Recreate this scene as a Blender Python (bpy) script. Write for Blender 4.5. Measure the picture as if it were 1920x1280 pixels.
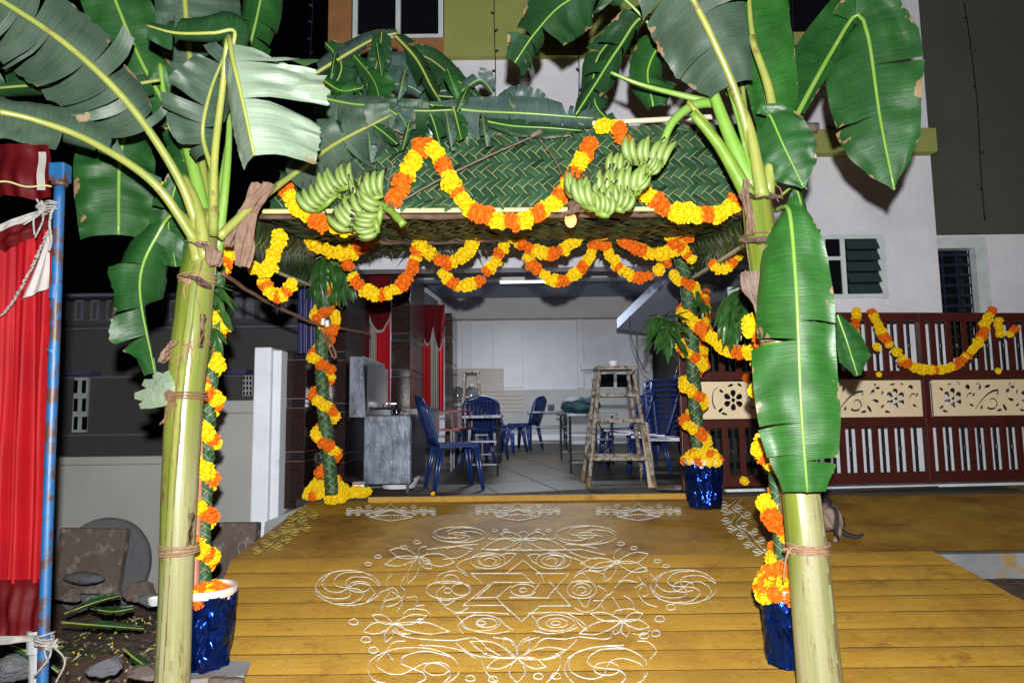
import bpy, math, random
from mathutils import Vector, Matrix, noise
from math import sin, cos, pi, radians, sqrt, atan, atan2
R = random.Random(7)
D = bpy.data; SC = bpy.context.scene; COL = SC.collection
for o in list(D.objects): D.objects.remove(o)
V = Vector

# ---------------- camera, night sky, flash, exposure ----------------
FP = 1280.0
PITCH = atan(132 / FP); ROLL = -0.012
CAM = V((0, 0, 1.55))
CM = Matrix.Rotation(pi / 2 + PITCH, 4, 'X') @ Matrix.Rotation(ROLL, 4, 'Z')
cd = D.cameras.new('camera'); cd.lens = 24; cd.sensor_width = 36; cd.clip_start = .05; cd.clip_end = 500
cam = D.objects.new('camera', cd); COL.objects.link(cam)
cam.matrix_world = Matrix.Translation(CAM) @ CM
SC.camera = cam
W = D.worlds.new('World'); SC.world = W; W.use_nodes = True
bg = W.node_tree.nodes['Background']; bg.inputs[0].default_value = (.25, .3, .5, 1); bg.inputs[1].default_value = .0022
fl = D.lights.new('camera_flash', 'POINT'); fl.energy = 2050; fl.shadow_soft_size = .03; fl.color = (1, .985, .97)
flo = D.objects.new('camera_flash', fl); COL.objects.link(flo); flo.location = (.02, -.12, 1.55 + .24)
SC.view_settings.view_transform = 'Standard'; SC.view_settings.look = 'None'
SC.view_settings.exposure = 0; SC.view_settings.gamma = 1; SC.view_settings.use_curve_mapping = False

# ---------------- helpers ----------------
C3 = CM.to_3x3()
def ray(px, py): return C3 @ V(((px - 960) / FP, -(py - 640) / FP, -1))
def U(px, py, Y):
    d = ray(px, py); return CAM + d * (Y / d.y)
def UZ(px, py, z):
    d = ray(px, py); return CAM + d * ((z - CAM.z) / d.z)
def P3(l): return [U(*p) for p in l]
def mpp(Y): return Y / FP

class MB:
    def __init__(s): s.v = []; s.f = []; s.m = []; s.uv = []
    def face(s, pts, m=0, uv=None):
        n = len(s.v); s.v += [V(p) for p in pts]; s.f.append(tuple(range(n, n + len(pts)))); s.m.append(m)
        s.uv.append(uv or [(0, 0)] * len(pts)); return s
    def box(s, c, size, rot=None, m=0):
        c = V(c); x, y, z = [a / 2 for a in size]; n = len(s.v)
        for k in range(8):
            p = V((x if k & 1 else -x, y if k & 2 else -y, z if k & 4 else -z))
            s.v.append((rot @ p if rot else p) + c)
        for f in ((0, 2, 3, 1), (4, 5, 7, 6), (0, 1, 5, 4), (2, 6, 7, 3), (0, 4, 6, 2), (1, 3, 7, 5)):
            s.f.append(tuple(n + i for i in f)); s.m.append(m); s.uv.append([(0, 0), (1, 0), (1, 1), (0, 1)])
        return s
    def bb(s, a, b, m=0):
        return s.box([(a[i] + b[i]) / 2 for i in range(3)], [abs(b[i] - a[i]) for i in range(3)], None, m)
    def hexa(s, q, m=0):      # 8 corners: bottom 4 ccw, top 4 ccw
        n = len(s.v); s.v += [V(p) for p in q]
        for f in ((3, 2, 1, 0), (4, 5, 6, 7), (0, 1, 5, 4), (1, 2, 6, 5), (2, 3, 7, 6), (3, 0, 4, 7)):
            s.f.append(tuple(n + i for i in f)); s.m.append(m); s.uv.append([(0, 0), (1, 0), (1, 1), (0, 1)])
        return s
    def bar(s, a, b, w, h=None, m=0):   # box bar from a to b
        a, b = V(a), V(b); d = b - a; h = h or w
        r = d.to_track_quat('Z', 'Y').to_matrix()
        return s.box((a + b) / 2, (w, h, d.length), r, m)
    def tube(s, pts, r, n=8, m=0, cap=True, shape=None):
        pts = [V(p) for p in pts]; k = len(pts); b = len(s.v)
        if not hasattr(r, '__len__'): r = [r] * k
        up = None; L = 0; Ls = []
        for i in range(k):
            t = (pts[min(i + 1, k - 1)] - pts[max(i - 1, 0)])
            t = t.normalized() if t.length > 1e-9 else V((0, 0, 1))
            if up is None: up = t.orthogonal().normalized()
            else:
                up = up - t * up.dot(t); up = up.normalized() if up.length > 1e-6 else t.orthogonal().normalized()
            w = t.cross(up); Ls.append(L)
            if i + 1 < k: L += (pts[i + 1] - pts[i]).length
            for j in range(n):
                a = 2 * pi * j / n; q = r[i] * (shape(j / n, i / (k - 1)) if shape else 1)
                s.v.append(pts[i] + (up * cos(a) + w * sin(a)) * q)
        for i in range(k - 1):
            for j in range(n):
                j2 = (j + 1) % n
                s.f.append((b + i * n + j, b + i * n + j2, b + (i + 1) * n + j2, b + (i + 1) * n + j)); s.m.append(m)
                s.uv.append([(j / n, Ls[i]), ((j + 1) / n, Ls[i]), ((j + 1) / n, Ls[i + 1]), (j / n, Ls[i + 1])])
        if cap:
            s.f.append(tuple(b + j for j in reversed(range(n)))); s.m.append(m); s.uv.append([(.5, 0)] * n)
            s.f.append(tuple(b + (k - 1) * n + j for j in range(n))); s.m.append(m); s.uv.append([(.5, L)] * n)
        return s
    def grid(s, fn, nu, nv, m=0, uvf=None, closed=False):
        b = len(s.v)
        for i in range(nu + 1):
            for j in range(nv + 1): s.v.append(V(fn(i / nu, j / nv)))
        for i in range(nu):
            for j in range(nv):
                q = [(i, j), (i + 1, j), (i + 1, j + 1), (i, j + 1)]
                s.f.append(tuple(b + a * (nv + 1) + c for a, c in q)); s.m.append(m)
                s.uv.append([(a / nu, c / nv) for a, c in q])
        return s
    def lathe(s, prof, n, c=(0, 0, 0), m=0, jit=None):
        b = len(s.v); c = V(c)
        for i, (r, z) in enumerate(prof):
            for j in range(n):
                a = 2 * pi * j / n; q = r + (jit(a, z) if jit else 0)
                s.v.append(c + V((q * cos(a), q * sin(a), z)))
        for i in range(len(prof) - 1):
            for j in range(n):
                j2 = (j + 1) % n
                s.f.append((b + i * n + j, b + i * n + j2, b + (i + 1) * n + j2, b + (i + 1) * n + j)); s.m.append(m)
                s.uv.append([(j / n, i), ((j + 1) / n, i), ((j + 1) / n, i + 1), (j / n, i + 1)])
        return s
    def ball(s, c, r, n=8, k=6, m=0):
        r = r if hasattr(r, '__len__') else (r, r, r); c = V(c)
        return s.grid(lambda u, v: c + V((r[0] * sin(pi * v) * cos(2 * pi * u), r[1] * sin(pi * v) * sin(2 * pi * u), -r[2] * cos(pi * v))), n, k, m)
    def mesh(s, name, mats, smooth=False, off=V((0, 0, 0))):
        me = D.meshes.new(name); me.from_pydata([tuple(p - off) for p in s.v], [], s.f)
        for m in (mats if isinstance(mats, (list, tuple)) else [mats]): me.materials.append(m)
        me.polygons.foreach_set('material_index', s.m)
        ul = me.uv_layers.new(name='UVMap'); fl_ = []
        for u in s.uv:
            for a in u: fl_ += [a[0], a[1]]
        ul.data.foreach_set('uv', fl_)
        if smooth: me.polygons.foreach_set('use_smooth', [True] * len(s.f))
        me.update(); return me
    def build(s, name, mats, parent=None, smooth=False, bevel=0, solid=0, weld=False, local=False, **kw):
        off = V((0, 0, 0))
        if parent is not None: off = V((0, 0, 0)) if local else V(parent['_o']) if '_o' in parent else V((0, 0, 0))
        elif not local and s.v:
            lo = V([min(p[i] for p in s.v) for i in range(3)]); hi = V([max(p[i] for p in s.v) for i in range(3)])
            off = V(((lo.x + hi.x) / 2, (lo.y + hi.y) / 2, lo.z))
        me = s.mesh(name, mats, smooth, off)
        o = D.objects.new(name, me); COL.objects.link(o); o['_o'] = tuple(off)
        if parent is not None: o.parent = parent
        else: o.location = off
        if weld: o.modifiers.new('w', 'WELD').merge_threshold = .0005
        if solid:
            q = o.modifiers.new('s', 'SOLIDIFY'); q.thickness = solid; q.offset = 0
        if bevel:
            q = o.modifiers.new('b', 'BEVEL'); q.width = bevel; q.segments = 2; q.limit_method = 'ANGLE'
        tag(o, **kw); return o

def tag(o, label=None, cat=None, group=None, kind=None):
    if label: o['label'] = label
    if cat: o['category'] = cat
    if group: o['group'] = group
    if kind: o['kind'] = kind
    return o
def thing(name, label, cat, loc=(0, 0, 0), rz=0, group=None):
    o = D.objects.new(name, None); COL.objects.link(o); o.location = loc; o.rotation_euler = (0, 0, rz)
    o.empty_display_size = .1; o['_o'] = tuple(loc); return tag(o, label, cat, group)
def dup(root, loc, rz, label, group=None, rot=None):
    r = root.copy(); COL.objects.link(r); r.location = loc; r.rotation_euler = rot or (0, 0, rz)
    r['label'] = label
    if group: r['group'] = group
    for ch in list(root.children):
        c = ch.copy(); COL.objects.link(c); c.parent = r
        for g in list(ch.children):
            d = g.copy(); COL.objects.link(d); d.parent = c
    return r
def inst(name, me, mat4, parent):
    o = D.objects.new(name, me); COL.objects.link(o)
    if parent is not None:
        o.parent = parent; mat4 = Matrix.Translation(-V(parent['_o'])) @ mat4
    o.matrix_local = mat4
    return o
def smooth_path(pts, n):
    pts = [V(p) for p in pts]; k = len(pts); out = []
    if k == 2: return [pts[0].lerp(pts[1], i / n) for i in range(n + 1)]
    Ls = [0]
    for i in range(k - 1): Ls.append(Ls[-1] + max(1e-6, (pts[i + 1] - pts[i]).length))
    for a in range(n + 1):
        t = a / n * Ls[-1]; i = 0
        while i < k - 2 and t > Ls[i + 1]: i += 1
        u = (t - Ls[i]) / (Ls[i + 1] - Ls[i])
        p0 = pts[i - 1] if i else pts[0] * 2 - pts[1]; p1, p2 = pts[i], pts[i + 1]
        p3 = pts[i + 2] if i + 2 < k else pts[-1] * 2 - pts[-2]
        d1 = (p2 - p0) * .5; d2 = (p3 - p1) * .5
        u2 = u * u; u3 = u2 * u
        out.append(p1 * (2 * u3 - 3 * u2 + 1) + d1 * (u3 - 2 * u2 + u) + p2 * (-2 * u3 + 3 * u2) + d2 * (u3 - u2))
    return out
def lerp(a, b, t): return a + (b - a) * t
def interp(l, t):
    if not hasattr(l, '__len__'): return l
    x = t * (len(l) - 1); i = min(int(x), len(l) - 2); u = x - i; u = u * u * (3 - 2 * u) * .5 + u * .5
    return l[i] + (l[i + 1] - l[i]) * u

# ---------------- materials ----------------
def nt(name):
    m = D.materials.new(name); m.use_nodes = True; t = m.node_tree
    return m, t, t.nodes['Principled BSDF']
def nd(t, ty, **kw):
    n = t.nodes.new('ShaderNode' + ty)
    for k, v in kw.items():
        if k in n.inputs.keys() if isinstance(k, str) else False: n.inputs[k].default_value = v
        else: setattr(n, k, v)
    return n
def ramp(t, fac, stops):
    r = t.nodes.new('ShaderNodeValToRGB'); e = r.color_ramp.elements
    while len(e) < len(stops): e.new(.5)
    for i, (p, c) in enumerate(stops): e[i].position = p; e[i].color = (*c[:3], 1)
    t.links.new(fac, r.inputs[0]); return r.outputs[0]
def tex(t, scale, detail=4, coord='Object', st=None, rough=.6, rot=None):
    tc = t.nodes.new('ShaderNodeTexCoord'); o = tc.outputs[coord]
    if st:
        mp = t.nodes.new('ShaderNodeMapping'); mp.inputs['Scale'].default_value = st
        if rot: mp.inputs['Rotation'].default_value = rot
        t.links.new(o, mp.inputs[0]); o = mp.outputs[0]
    n = t.nodes.new('ShaderNodeTexNoise'); n.inputs['Scale'].default_value = scale; n.inputs['Detail'].default_value = detail
    n.inputs['Roughness'].default_value = rough; t.links.new(o, n.inputs['Vector']); return n.outputs[0]
def mix(t, fac, a, b, mode='MIX'):
    m = t.nodes.new('ShaderNodeMix'); m.data_type = 'RGBA'; m.blend_type = mode
    for s, x in ((m.inputs[0], fac), (m.inputs[6], a), (m.inputs[7], b)):
        if hasattr(x, 'default_value') and hasattr(x, 'links'): t.links.new(x, s)
        elif isinstance(x, (int, float)): s.default_value = x
        else: s.default_value = (*x[:3], 1)
    return m.outputs[2]
def bump(t, b, h, st=.3, dist=.01):
    n = t.nodes.new('ShaderNodeBump'); n.inputs['Strength'].default_value = st; n.inputs['Distance'].default_value = dist
    t.links.new(h, n.inputs['Height']); t.links.new(n.outputs[0], b.inputs['Normal']); return n
def mat(name, col, rough=.6, metal=0, col2=None, scale=6, lo=.35, hi=.7, bs=0, bscale=60, st=None, spec=.5, dirt=None, dscale=2, dlo=.5, dhi=.75, bd=.01, coat=0):
    m, t, b = nt(name); col2 = col2 or tuple(c * .8 for c in col)
    c = ramp(t, tex(t, scale, st=st), [(lo, col), (hi, col2)])
    if dirt: c = mix(t, ramp(t, tex(t, dscale, 8), [(dlo, (0, 0, 0)), (dhi, (1, 1, 1))]), c, dirt)
    t.links.new(c, b.inputs['Base Color']); b.inputs['Roughness'].default_value = rough; b.inputs['Metallic'].default_value = metal
    b.inputs['Specular IOR Level'].default_value = spec
    b.inputs['Coat Weight'].default_value = coat; b.inputs['Coat Roughness'].default_value = .1
    if bs: bump(t, b, tex(t, bscale, 3, st=st), bs, bd)
    return m
M = {}
M['white_wall'] = mat('white_stucco', (.74, .74, .79), .85, bs=.4, bscale=24, bd=.012, col2=(.60, .60, .68), scale=1.5, dirt=(.45, .45, .5), dscale=1.2, dlo=.6, dhi=.9)
M['olive'] = mat('olive_paint', (.30, .32, .09), .85, bs=.4, bscale=45, col2=(.25, .27, .07), scale=1.5)
M['brown'] = mat('brown_paint', (.32, .14, .05), .85, bs=.4, bscale=45)
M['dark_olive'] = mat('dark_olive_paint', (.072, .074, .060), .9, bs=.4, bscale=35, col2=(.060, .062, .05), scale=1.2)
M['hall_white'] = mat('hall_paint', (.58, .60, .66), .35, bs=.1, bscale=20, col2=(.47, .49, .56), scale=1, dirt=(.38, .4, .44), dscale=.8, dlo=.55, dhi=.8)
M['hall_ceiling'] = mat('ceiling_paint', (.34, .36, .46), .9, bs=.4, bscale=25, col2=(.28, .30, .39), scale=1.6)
M['hall_cream'] = mat('cream_paint', (.42, .43, .44), .5, col2=(.37, .38, .38), scale=2)
M['grey_wall'] = mat('grey_plaster', (.285, .285, .275), .9, bs=.25, bscale=30, col2=(.245, .245, .235), scale=1.3, dirt=(.14, .135, .12), dscale=1.4, dlo=.6, dhi=.85)
M['white_post'] = mat('whitewash', (.62, .66, .72), .8, bs=.3, bscale=25, col2=(.52, .56, .62), scale=2.5, dirt=(.3, .31, .33), dscale=5, dlo=.66, dhi=.8)
M['frame_white'] = mat('white_frame', (.62, .68, .70), .5)
M['glass_dark'] = mat('dark_glass', (.006, .007, .009), .12, spec=.3)
M['louvre'] = mat('louvre_glass', (.035, .06, .06), .12, spec=.8)
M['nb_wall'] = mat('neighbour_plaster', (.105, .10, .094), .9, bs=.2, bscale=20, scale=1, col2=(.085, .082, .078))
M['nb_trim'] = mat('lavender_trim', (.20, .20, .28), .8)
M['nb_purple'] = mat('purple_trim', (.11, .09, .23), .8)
M['dirt'] = mat('dirt_ground', (.085, .045, .032), .95, bs=.9, bscale=14, col2=(.045, .03, .022), scale=3, dirt=(.2, .17, .15), dscale=6, dlo=.55, dhi=.7, bd=.03)
M['black_frame'] = mat('black_iron', (.012, .012, .014), .4)
M['maroon'] = mat('maroon_enamel', (.062, .012, .008), .38, col2=(.048, .009, .006), scale=4)
M['chrome'] = mat('chrome', (.8, .8, .82), .15, 1)
M['cream_panel'] = mat('cream_enamel', (.68, .56, .36), .45, col2=(.62, .51, .33), scale=3)
M['steel'] = mat('scuffed_steel', (.13, .15, .19), .45, .5, col2=(.035, .045, .06), scale=13, lo=.38, hi=.64, st=(1, 1, .4), bs=.2, bscale=50, dirt=(.45, .48, .52), dscale=40, dlo=.62, dhi=.72)
M['steel_dark'] = mat('dark_steel', (.05, .055, .07), .35, .6, col2=(.03, .03, .035))
M['blue_plastic'] = mat('blue_plastic', (.009, .025, .115), .3, col2=(.007, .02, .095), scale=8)
M['hall_red'] = mat('red_curtain', (.36, .008, .014), .8, col2=(.28, .005, .010), spec=.2)
M['hall_dark_red'] = mat('maroon_velvet', (.09, .003, .006), .9, col2=(.06, .002, .004), spec=.15)
M['red_cloth'] = mat('red_satin', (.21, .0024, .005), .6, col2=(.14, .0015, .0035), spec=.12, scale=3, bs=.15, bscale=120)
M['dark_red'] = mat('dark_red_satin', (.060, .0012, .0026), .6, col2=(.042, .001, .0018), spec=.12, scale=3, bs=.15, bscale=120)
M['white_cloth'] = mat('white_cloth', (.25, .24, .225), .7, bs=.2, bscale=80)
M['blue_cloth'] = mat('navy_cloth', (.015, .014, .085), .6)
M['rope'] = mat('jute_rope', (.30, .17, .10), .95, col2=(.19, .10, .06), scale=40, bs=.8, bscale=160, bd=.004)
M['coir'] = mat('coir_rope', (.17, .085, .045), .95, col2=(.10, .05, .03), scale=40, bs=.8, bscale=160, bd=.004)
M['white_rope'] = mat('white_rope', (.24, .23, .21), .95, col2=(.12, .115, .11), scale=60, bs=.8, bscale=160, bd=.004)
M['wire'] = mat('dark_wire', (.010, .011, .025), .5)
M['yellow_fl'] = mat('yellow_petal', (.72, .52, .006), .75, col2=(.66, .41, .003), scale=30, spec=.2)
M['orange_fl'] = mat('orange_petal', (.62, .145, .004), .75, col2=(.52, .085, .002), scale=30, spec=.2)
M['log'] = mat('bark', (.13, .075, .05), .95, col2=(.055, .03, .02), scale=9, st=(1, 1, 1), bs=.9, bscale=30)
M['log_pale'] = mat('pale_bark', (.17, .125, .095), .95, col2=(.12, .075, .06), scale=14, bs=.9, bscale=40)
M['rib'] = mat('palm_rib', (.44, .42, .22), .5, col2=(.34, .36, .14), scale=9)
M['rib_pale'] = mat('pale_split_rib', (.50, .48, .34), .6, col2=(.4, .38, .25), scale=9)
M['braid_leaf'] = mat('plaited_leaflet', (.012, .045, .016), .55, col2=(.024, .075, .024), scale=14, spec=.3)
M['leaflet'] = mat('coconut_leaflet', (.013, .043, .022), .33, col2=(.026, .068, .032), scale=9, spec=.5)
M['leaflet_rib'] = mat('leaflet_rib', (.38, .36, .14), .6)
M['leaflet_under'] = mat('coconut_leaf_underside', (.032, .060, .016), .5, col2=(.018, .034, .010), scale=14)
M['mango'] = mat('mango_leaf', (.014, .050, .011), .30, col2=(.03, .092, .018), scale=14, spec=.5)
M['dry_leaf'] = mat('dry_leaf', (.20, .125, .085), .9, col2=(.11, .065, .045), scale=16, bs=.5, bscale=60)
M['banana'] = mat('green_banana', (.165, .235, .055), .45, col2=(.130, .20, .042), scale=14)
M['banana_tip'] = mat('banana_tip', (.03, .02, .012), .9)
M['stalk'] = mat('green_stalk', (.16, .26, .035), .4, col2=(.10, .2, .02), scale=10, dirt=(.1, .07, .04), dscale=14, dlo=.6, dhi=.7)
M['petiole'] = mat('petiole', (.235, .255, .055), .38, col2=(.165, .215, .045), scale=7, dirt=(.13, .07, .035), dscale=9, dlo=.62, dhi=.72)
M['petiole_green'] = mat('green_petiole', (.13, .27, .035), .35, col2=(.18, .30, .06), scale=6, dirt=(.35, .4, .3), dscale=8, dlo=.65, dhi=.8)
M['bucket_rim'] = mat('white_bucket', (.62, .55, .50), .6, col2=(.5, .42, .38), scale=8)
M['blue_pole'] = mat('worn_blue_paint', (.006, .072, .19), .5, col2=(.005, .048, .14), scale=9, st=(1, 1, .2), dirt=(.045, .022, .018), dscale=14, dlo=.50, dhi=.56, bs=.2, bscale=40)
M['stone'] = mat('rough_stone', (.085, .06, .048), .95, col2=(.10, .08, .07), scale=5, bs=.8, bscale=18, dirt=(.25, .22, .2), dscale=7, dlo=.55, dhi=.7, bd=.02)
M['leaflet_b'] = mat('coconut_leaflet_light', (.024, .066, .032), .28, col2=(.036, .088, .042), scale=9)
M['leaflet_c'] = mat('coconut_leaflet_dark', (.008, .028, .014), .34, col2=(.014, .042, .02), scale=9)
M['stone_grey'] = mat('grey_stone', (.095, .095, .10), .95, col2=(.08, .085, .1), scale=5, bs=.7, bscale=18, dirt=(.04, .09, .12), dscale=3, dlo=.62, dhi=.68, bd=.02)
M['concrete'] = mat('stained_concrete', (.24, .25, .26), .9, col2=(.15, .16, .17), scale=2, bs=.5, bscale=20, dirt=(.26, .15, .02), dscale=5, dlo=.58, dhi=.68)
M['floor'] = mat('hall_stone_floor', (.052, .042, .031), .45, col2=(.032, .026, .020), scale=2.5, bs=.25, bscale=15, dirt=(.075, .048, .02), dscale=1.2, dlo=.5, dhi=.75)
M['floor_gap'] = mat('floor_joint', (.026, .021, .016), .9)
M['brick_dark'] = mat('dark_brick', (.055, .045, .042), .9, col2=(.035, .03, .03), scale=12, bs=.7, bscale=30)
M['splat_wood'] = mat('paint_splattered_wood', (.27, .25, .22), .85, col2=(.12, .065, .04), scale=26, lo=.46, hi=.60, bs=.5, bscale=50, dirt=(.05, .04, .035), dscale=22, dlo=.56, dhi=.62)
M['mud_wood'] = mat('muddy_wood', (.20, .14, .07), .9, col2=(.10, .07, .035), scale=16, bs=.5, bscale=50)
M['plank'] = mat('pale_plank', (.45, .36, .25), .8, col2=(.33, .25, .17), scale=10, st=(1, 1, .15))
M['teal_cloth'] = mat('teal_cloth', (.012, .07, .10), .7, col2=(.02, .04, .06), scale=9)
M['white_plastic'] = mat('white_plastic', (.65, .67, .7), .4)
M['red_paint'] = mat('red_paint', (.16, .010, .008), .5)
M['tile'] = mat('beige_wall_tile', (.34, .30, .27), .4, col2=(.36, .31, .28), scale=5)
M['kolam'] = mat('rice_flour', (.50, .52, .50), .95, col2=(.36, .26, .06), scale=30, lo=.45, hi=.70)
M['kolam_green'] = mat('wet_flour', (.36, .33, .085), .95, col2=(.30, .24, .04), scale=20)
M['sheath_edge'] = mat('sheath_margin', (.13, .085, .035), .7, col2=(.07, .04, .018), scale=22)
M['cane'] = mat('pink_stem', (.30, .11, .075), .5, col2=(.36, .2, .12), scale=7)
M['fur_black'] = mat('black_fur', (.010, .009, .010), .8, bs=.4, bscale=200, bd=.003)
M['fur_tan'] = mat('pale_fur', (.40, .27, .22), .85, col2=(.3, .19, .15), scale=30, bs=.4, bscale=200, bd=.003)
def emis(name, col, s):
    m, t, b = nt(name); b.inputs['Base Color'].default_value = (.8, .8, .8, 1)
    b.inputs['Emission Color'].default_value = (*col, 1); b.inputs['Emission Strength'].default_value = s; return m
M['bulb_glow'] = emis('lit_bulb', (1, .46, .13), 1.9); M['bulb_glow'].node_tree.nodes['Principled BSDF'].inputs['Base Color'].default_value = (.12, .07, .03, 1)
M['filament'] = emis('filament', (1, .8, .5), 60)
M['tube_glow'] = emis('tube_light', (.85, .92, 1), 4)
M['groove_dark'] = mat('groove_dirt', (.13, .058, .008), .95)
def granite():
    m, t, b = nt('red_granite')
    v = nd(t, 'TexVoronoi'); v.inputs['Scale'].default_value = 150
    tc = t.nodes.new('ShaderNodeTexCoord'); t.links.new(tc.outputs['Object'], v.inputs['Vector'])
    n = tex(t, 90, 5)
    c = ramp(t, n, [(.40, (.006, .005, .006)), (.52, (.016, .010, .010)), (.64, (.050, .020, .017)), (.80, (.09, .06, .055))])
    t.links.new(c, b.inputs['Base Color']); b.inputs['Roughness'].default_value = .18; b.inputs['Specular IOR Level'].default_value = .25
    return m
M['granite'] = granite()
M['granite_black'] = mat('black_granite', (.007, .007, .008), .18, col2=(.016, .016, .018), scale=60)
M['groove'] = mat('pinkish_joint', (.14, .07, .06), .8)
def foil():
    m, t, b = nt('blue_foil')
    b.inputs['Base Color'].default_value = (.006, .03, .2, 1); b.inputs['Metallic'].default_value = .9; b.inputs['Roughness'].default_value = .20
    v = nd(t, 'TexVoronoi', feature='F2'); v.inputs['Scale'].default_value = 8
    tc = t.nodes.new('ShaderNodeTexCoord'); mp = t.nodes.new('ShaderNodeMapping'); mp.inputs['Scale'].default_value = (1.3, 1.3, .7); mp.inputs['Rotation'].default_value = (.5, .6, 0)
    t.links.new(tc.outputs['Object'], mp.inputs[0]); t.links.new(mp.outputs[0], v.inputs['Vector'])
    a = t.nodes.new('ShaderNodeMath'); a.operation = 'ADD'; t.links.new(v.outputs['Distance'], a.inputs[0]); t.links.new(tex(t, 9, 2), a.inputs[1])
    bump(t, b, a.outputs[0], .85, .05)
    c = mix(t, ramp(t, tex(t, 3.5, 8), [(.60, (0, 0, 0)), (.72, (1, 1, 1))]), (.007, .034, .25), (.08, .06, .018))
    t.links.new(c, b.inputs['Base Color'])
    return m
M['foil'] = foil()
def rampmat(name, wet):
    m, t, b = nt(name)
    c = ramp(t, tex(t, 1.6, 8, rough=.7), [(.32, (.275, .142, .013)), (.5, (.37, .203, .019)), (.68, (.40, .235, .030))])
    st = ramp(t, tex(t, 3.2 if not wet else 1.5, 10, rough=.75, st=(1, 1.6, 1)), [(.44 if wet else .54, (0, 0, 0)), (.66 if wet else .74, (1, 1, 1))])
    c = mix(t, st, c, (.15, .062, .005))
    oi = t.nodes.new('ShaderNodeObjectInfo'); c = mix(t, 1.0, c, ramp(t, oi.outputs['Random'], [(0, (.88, .88, .88)), (1, (1.06, 1.06, 1.06))]), 'MULTIPLY')
    sp = ramp(t, tex(t, 34, 6, rough=.8), [(.57, (0, 0, 0)), (.68, (1, 1, 1))])
    m2 = t.nodes.new('ShaderNodeMath'); m2.operation = 'MULTIPLY'; m2.inputs[1].default_value = .75 if not wet else .9
    t.links.new(sp, m2.inputs[0])
    c = mix(t, m2.outputs[0], c, (.12, .055, .009))
    du = ramp(t, tex(t, 5.5, 10, rough=.8, st=(1, 2.5, 1)), [(.56, (0, 0, 0)), (.74, (.55, .55, .55))])
    c = mix(t, du, c, (.47, .31, .10) if not wet else (.30, .17, .03))
    t.links.new(c, b.inputs['Base Color']); b.inputs['Roughness'].default_value = .55 if wet else .7
    bump(t, b, tex(t, 55, 6, rough=.75), .5, .012)
    return m
M['ramp'] = rampmat('yellow_washed_concrete', False); M['apron'] = rampmat('damp_yellow_concrete', True)
def leafmat(name, top, under, rough, flip=False, brown=.62):
    m, t, b = nt(name)
    tc = t.nodes.new('ShaderNodeTexCoord')
    mp = t.nodes.new('ShaderNodeMapping'); mp.inputs['Scale'].default_value = (1, .010, 1); t.links.new(tc.outputs['UV'], mp.inputs[0])
    n = t.nodes.new('ShaderNodeTexNoise'); n.inputs['Scale'].default_value = 120; n.inputs['Detail'].default_value = 3; t.links.new(mp.outputs[0], n.inputs['Vector'])
    vein = ramp(t, n.outputs[0], [(.36, (.78, .78, .78)), (.66, (1.2, 1.2, 1.2))])
    big = tex(t, 5, 5)
    ca = ramp(t, big, [(.35, tuple(x * .78 for x in top)), (.7, tuple(x * 1.25 for x in top))])
    cb = ramp(t, big, [(.35, tuple(x * .85 for x in under)), (.7, tuple(x * 1.18 for x in under))])
    g = t.nodes.new('ShaderNodeNewGeometry')
    c = mix(t, g.outputs['Backfacing'], *((cb, ca) if flip else (ca, cb)))
    c = mix(t, 1.0, c, vein, 'MULTIPLY')
    sx = t.nodes.new('ShaderNodeSeparateXYZ'); t.links.new(tc.outputs['UV'], sx.inputs[0])
    e = t.nodes.new('ShaderNodeMath'); e.operation = 'MULTIPLY_ADD'; e.inputs[1].default_value = .42; t.links.new(sx.outputs[1], e.inputs[0]); t.links.new(tex(t, 7, 5), e.inputs[2])
    ef = ramp(t, e.outputs[0], [(brown + .36, (0, 0, 0)), (brown + .42, (1, 1, 1))])
    c = mix(t, ef, c, (.20, .135, .07))
    t.links.new(c, b.inputs['Base Color']); b.inputs['Roughness'].default_value = rough; b.inputs['Specular IOR Level'].default_value = .38
    bump(t, b, n.outputs[0], .35, .006)
    return m
M['leaf_top'] = leafmat('banana_leaf_upper_face', (.012, .060, .012), (.05, .09, .05), .42)
M['leaf_bright'] = leafmat('fresh_banana_leaf', (.016, .078, .012), (.06, .10, .05), .38)
M['leaf_under'] = leafmat('banana_leaf_waxy_underside', (.014, .06, .012), (.034, .062, .040), .45, True)
M['leaf_pale'] = leafmat('pale_waxy_banana_leaf', (.03, .08, .03), (.150, .205, .145), .34, True)
M['leaf_dark'] = leafmat('dark_banana_leaf', (.010, .040, .012), (.03, .055, .04), .45)
M['leaf_blue'] = leafmat('bluish_banana_leaf', (.012, .045, .014), (.036, .066, .056), .42, True, .58)
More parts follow.
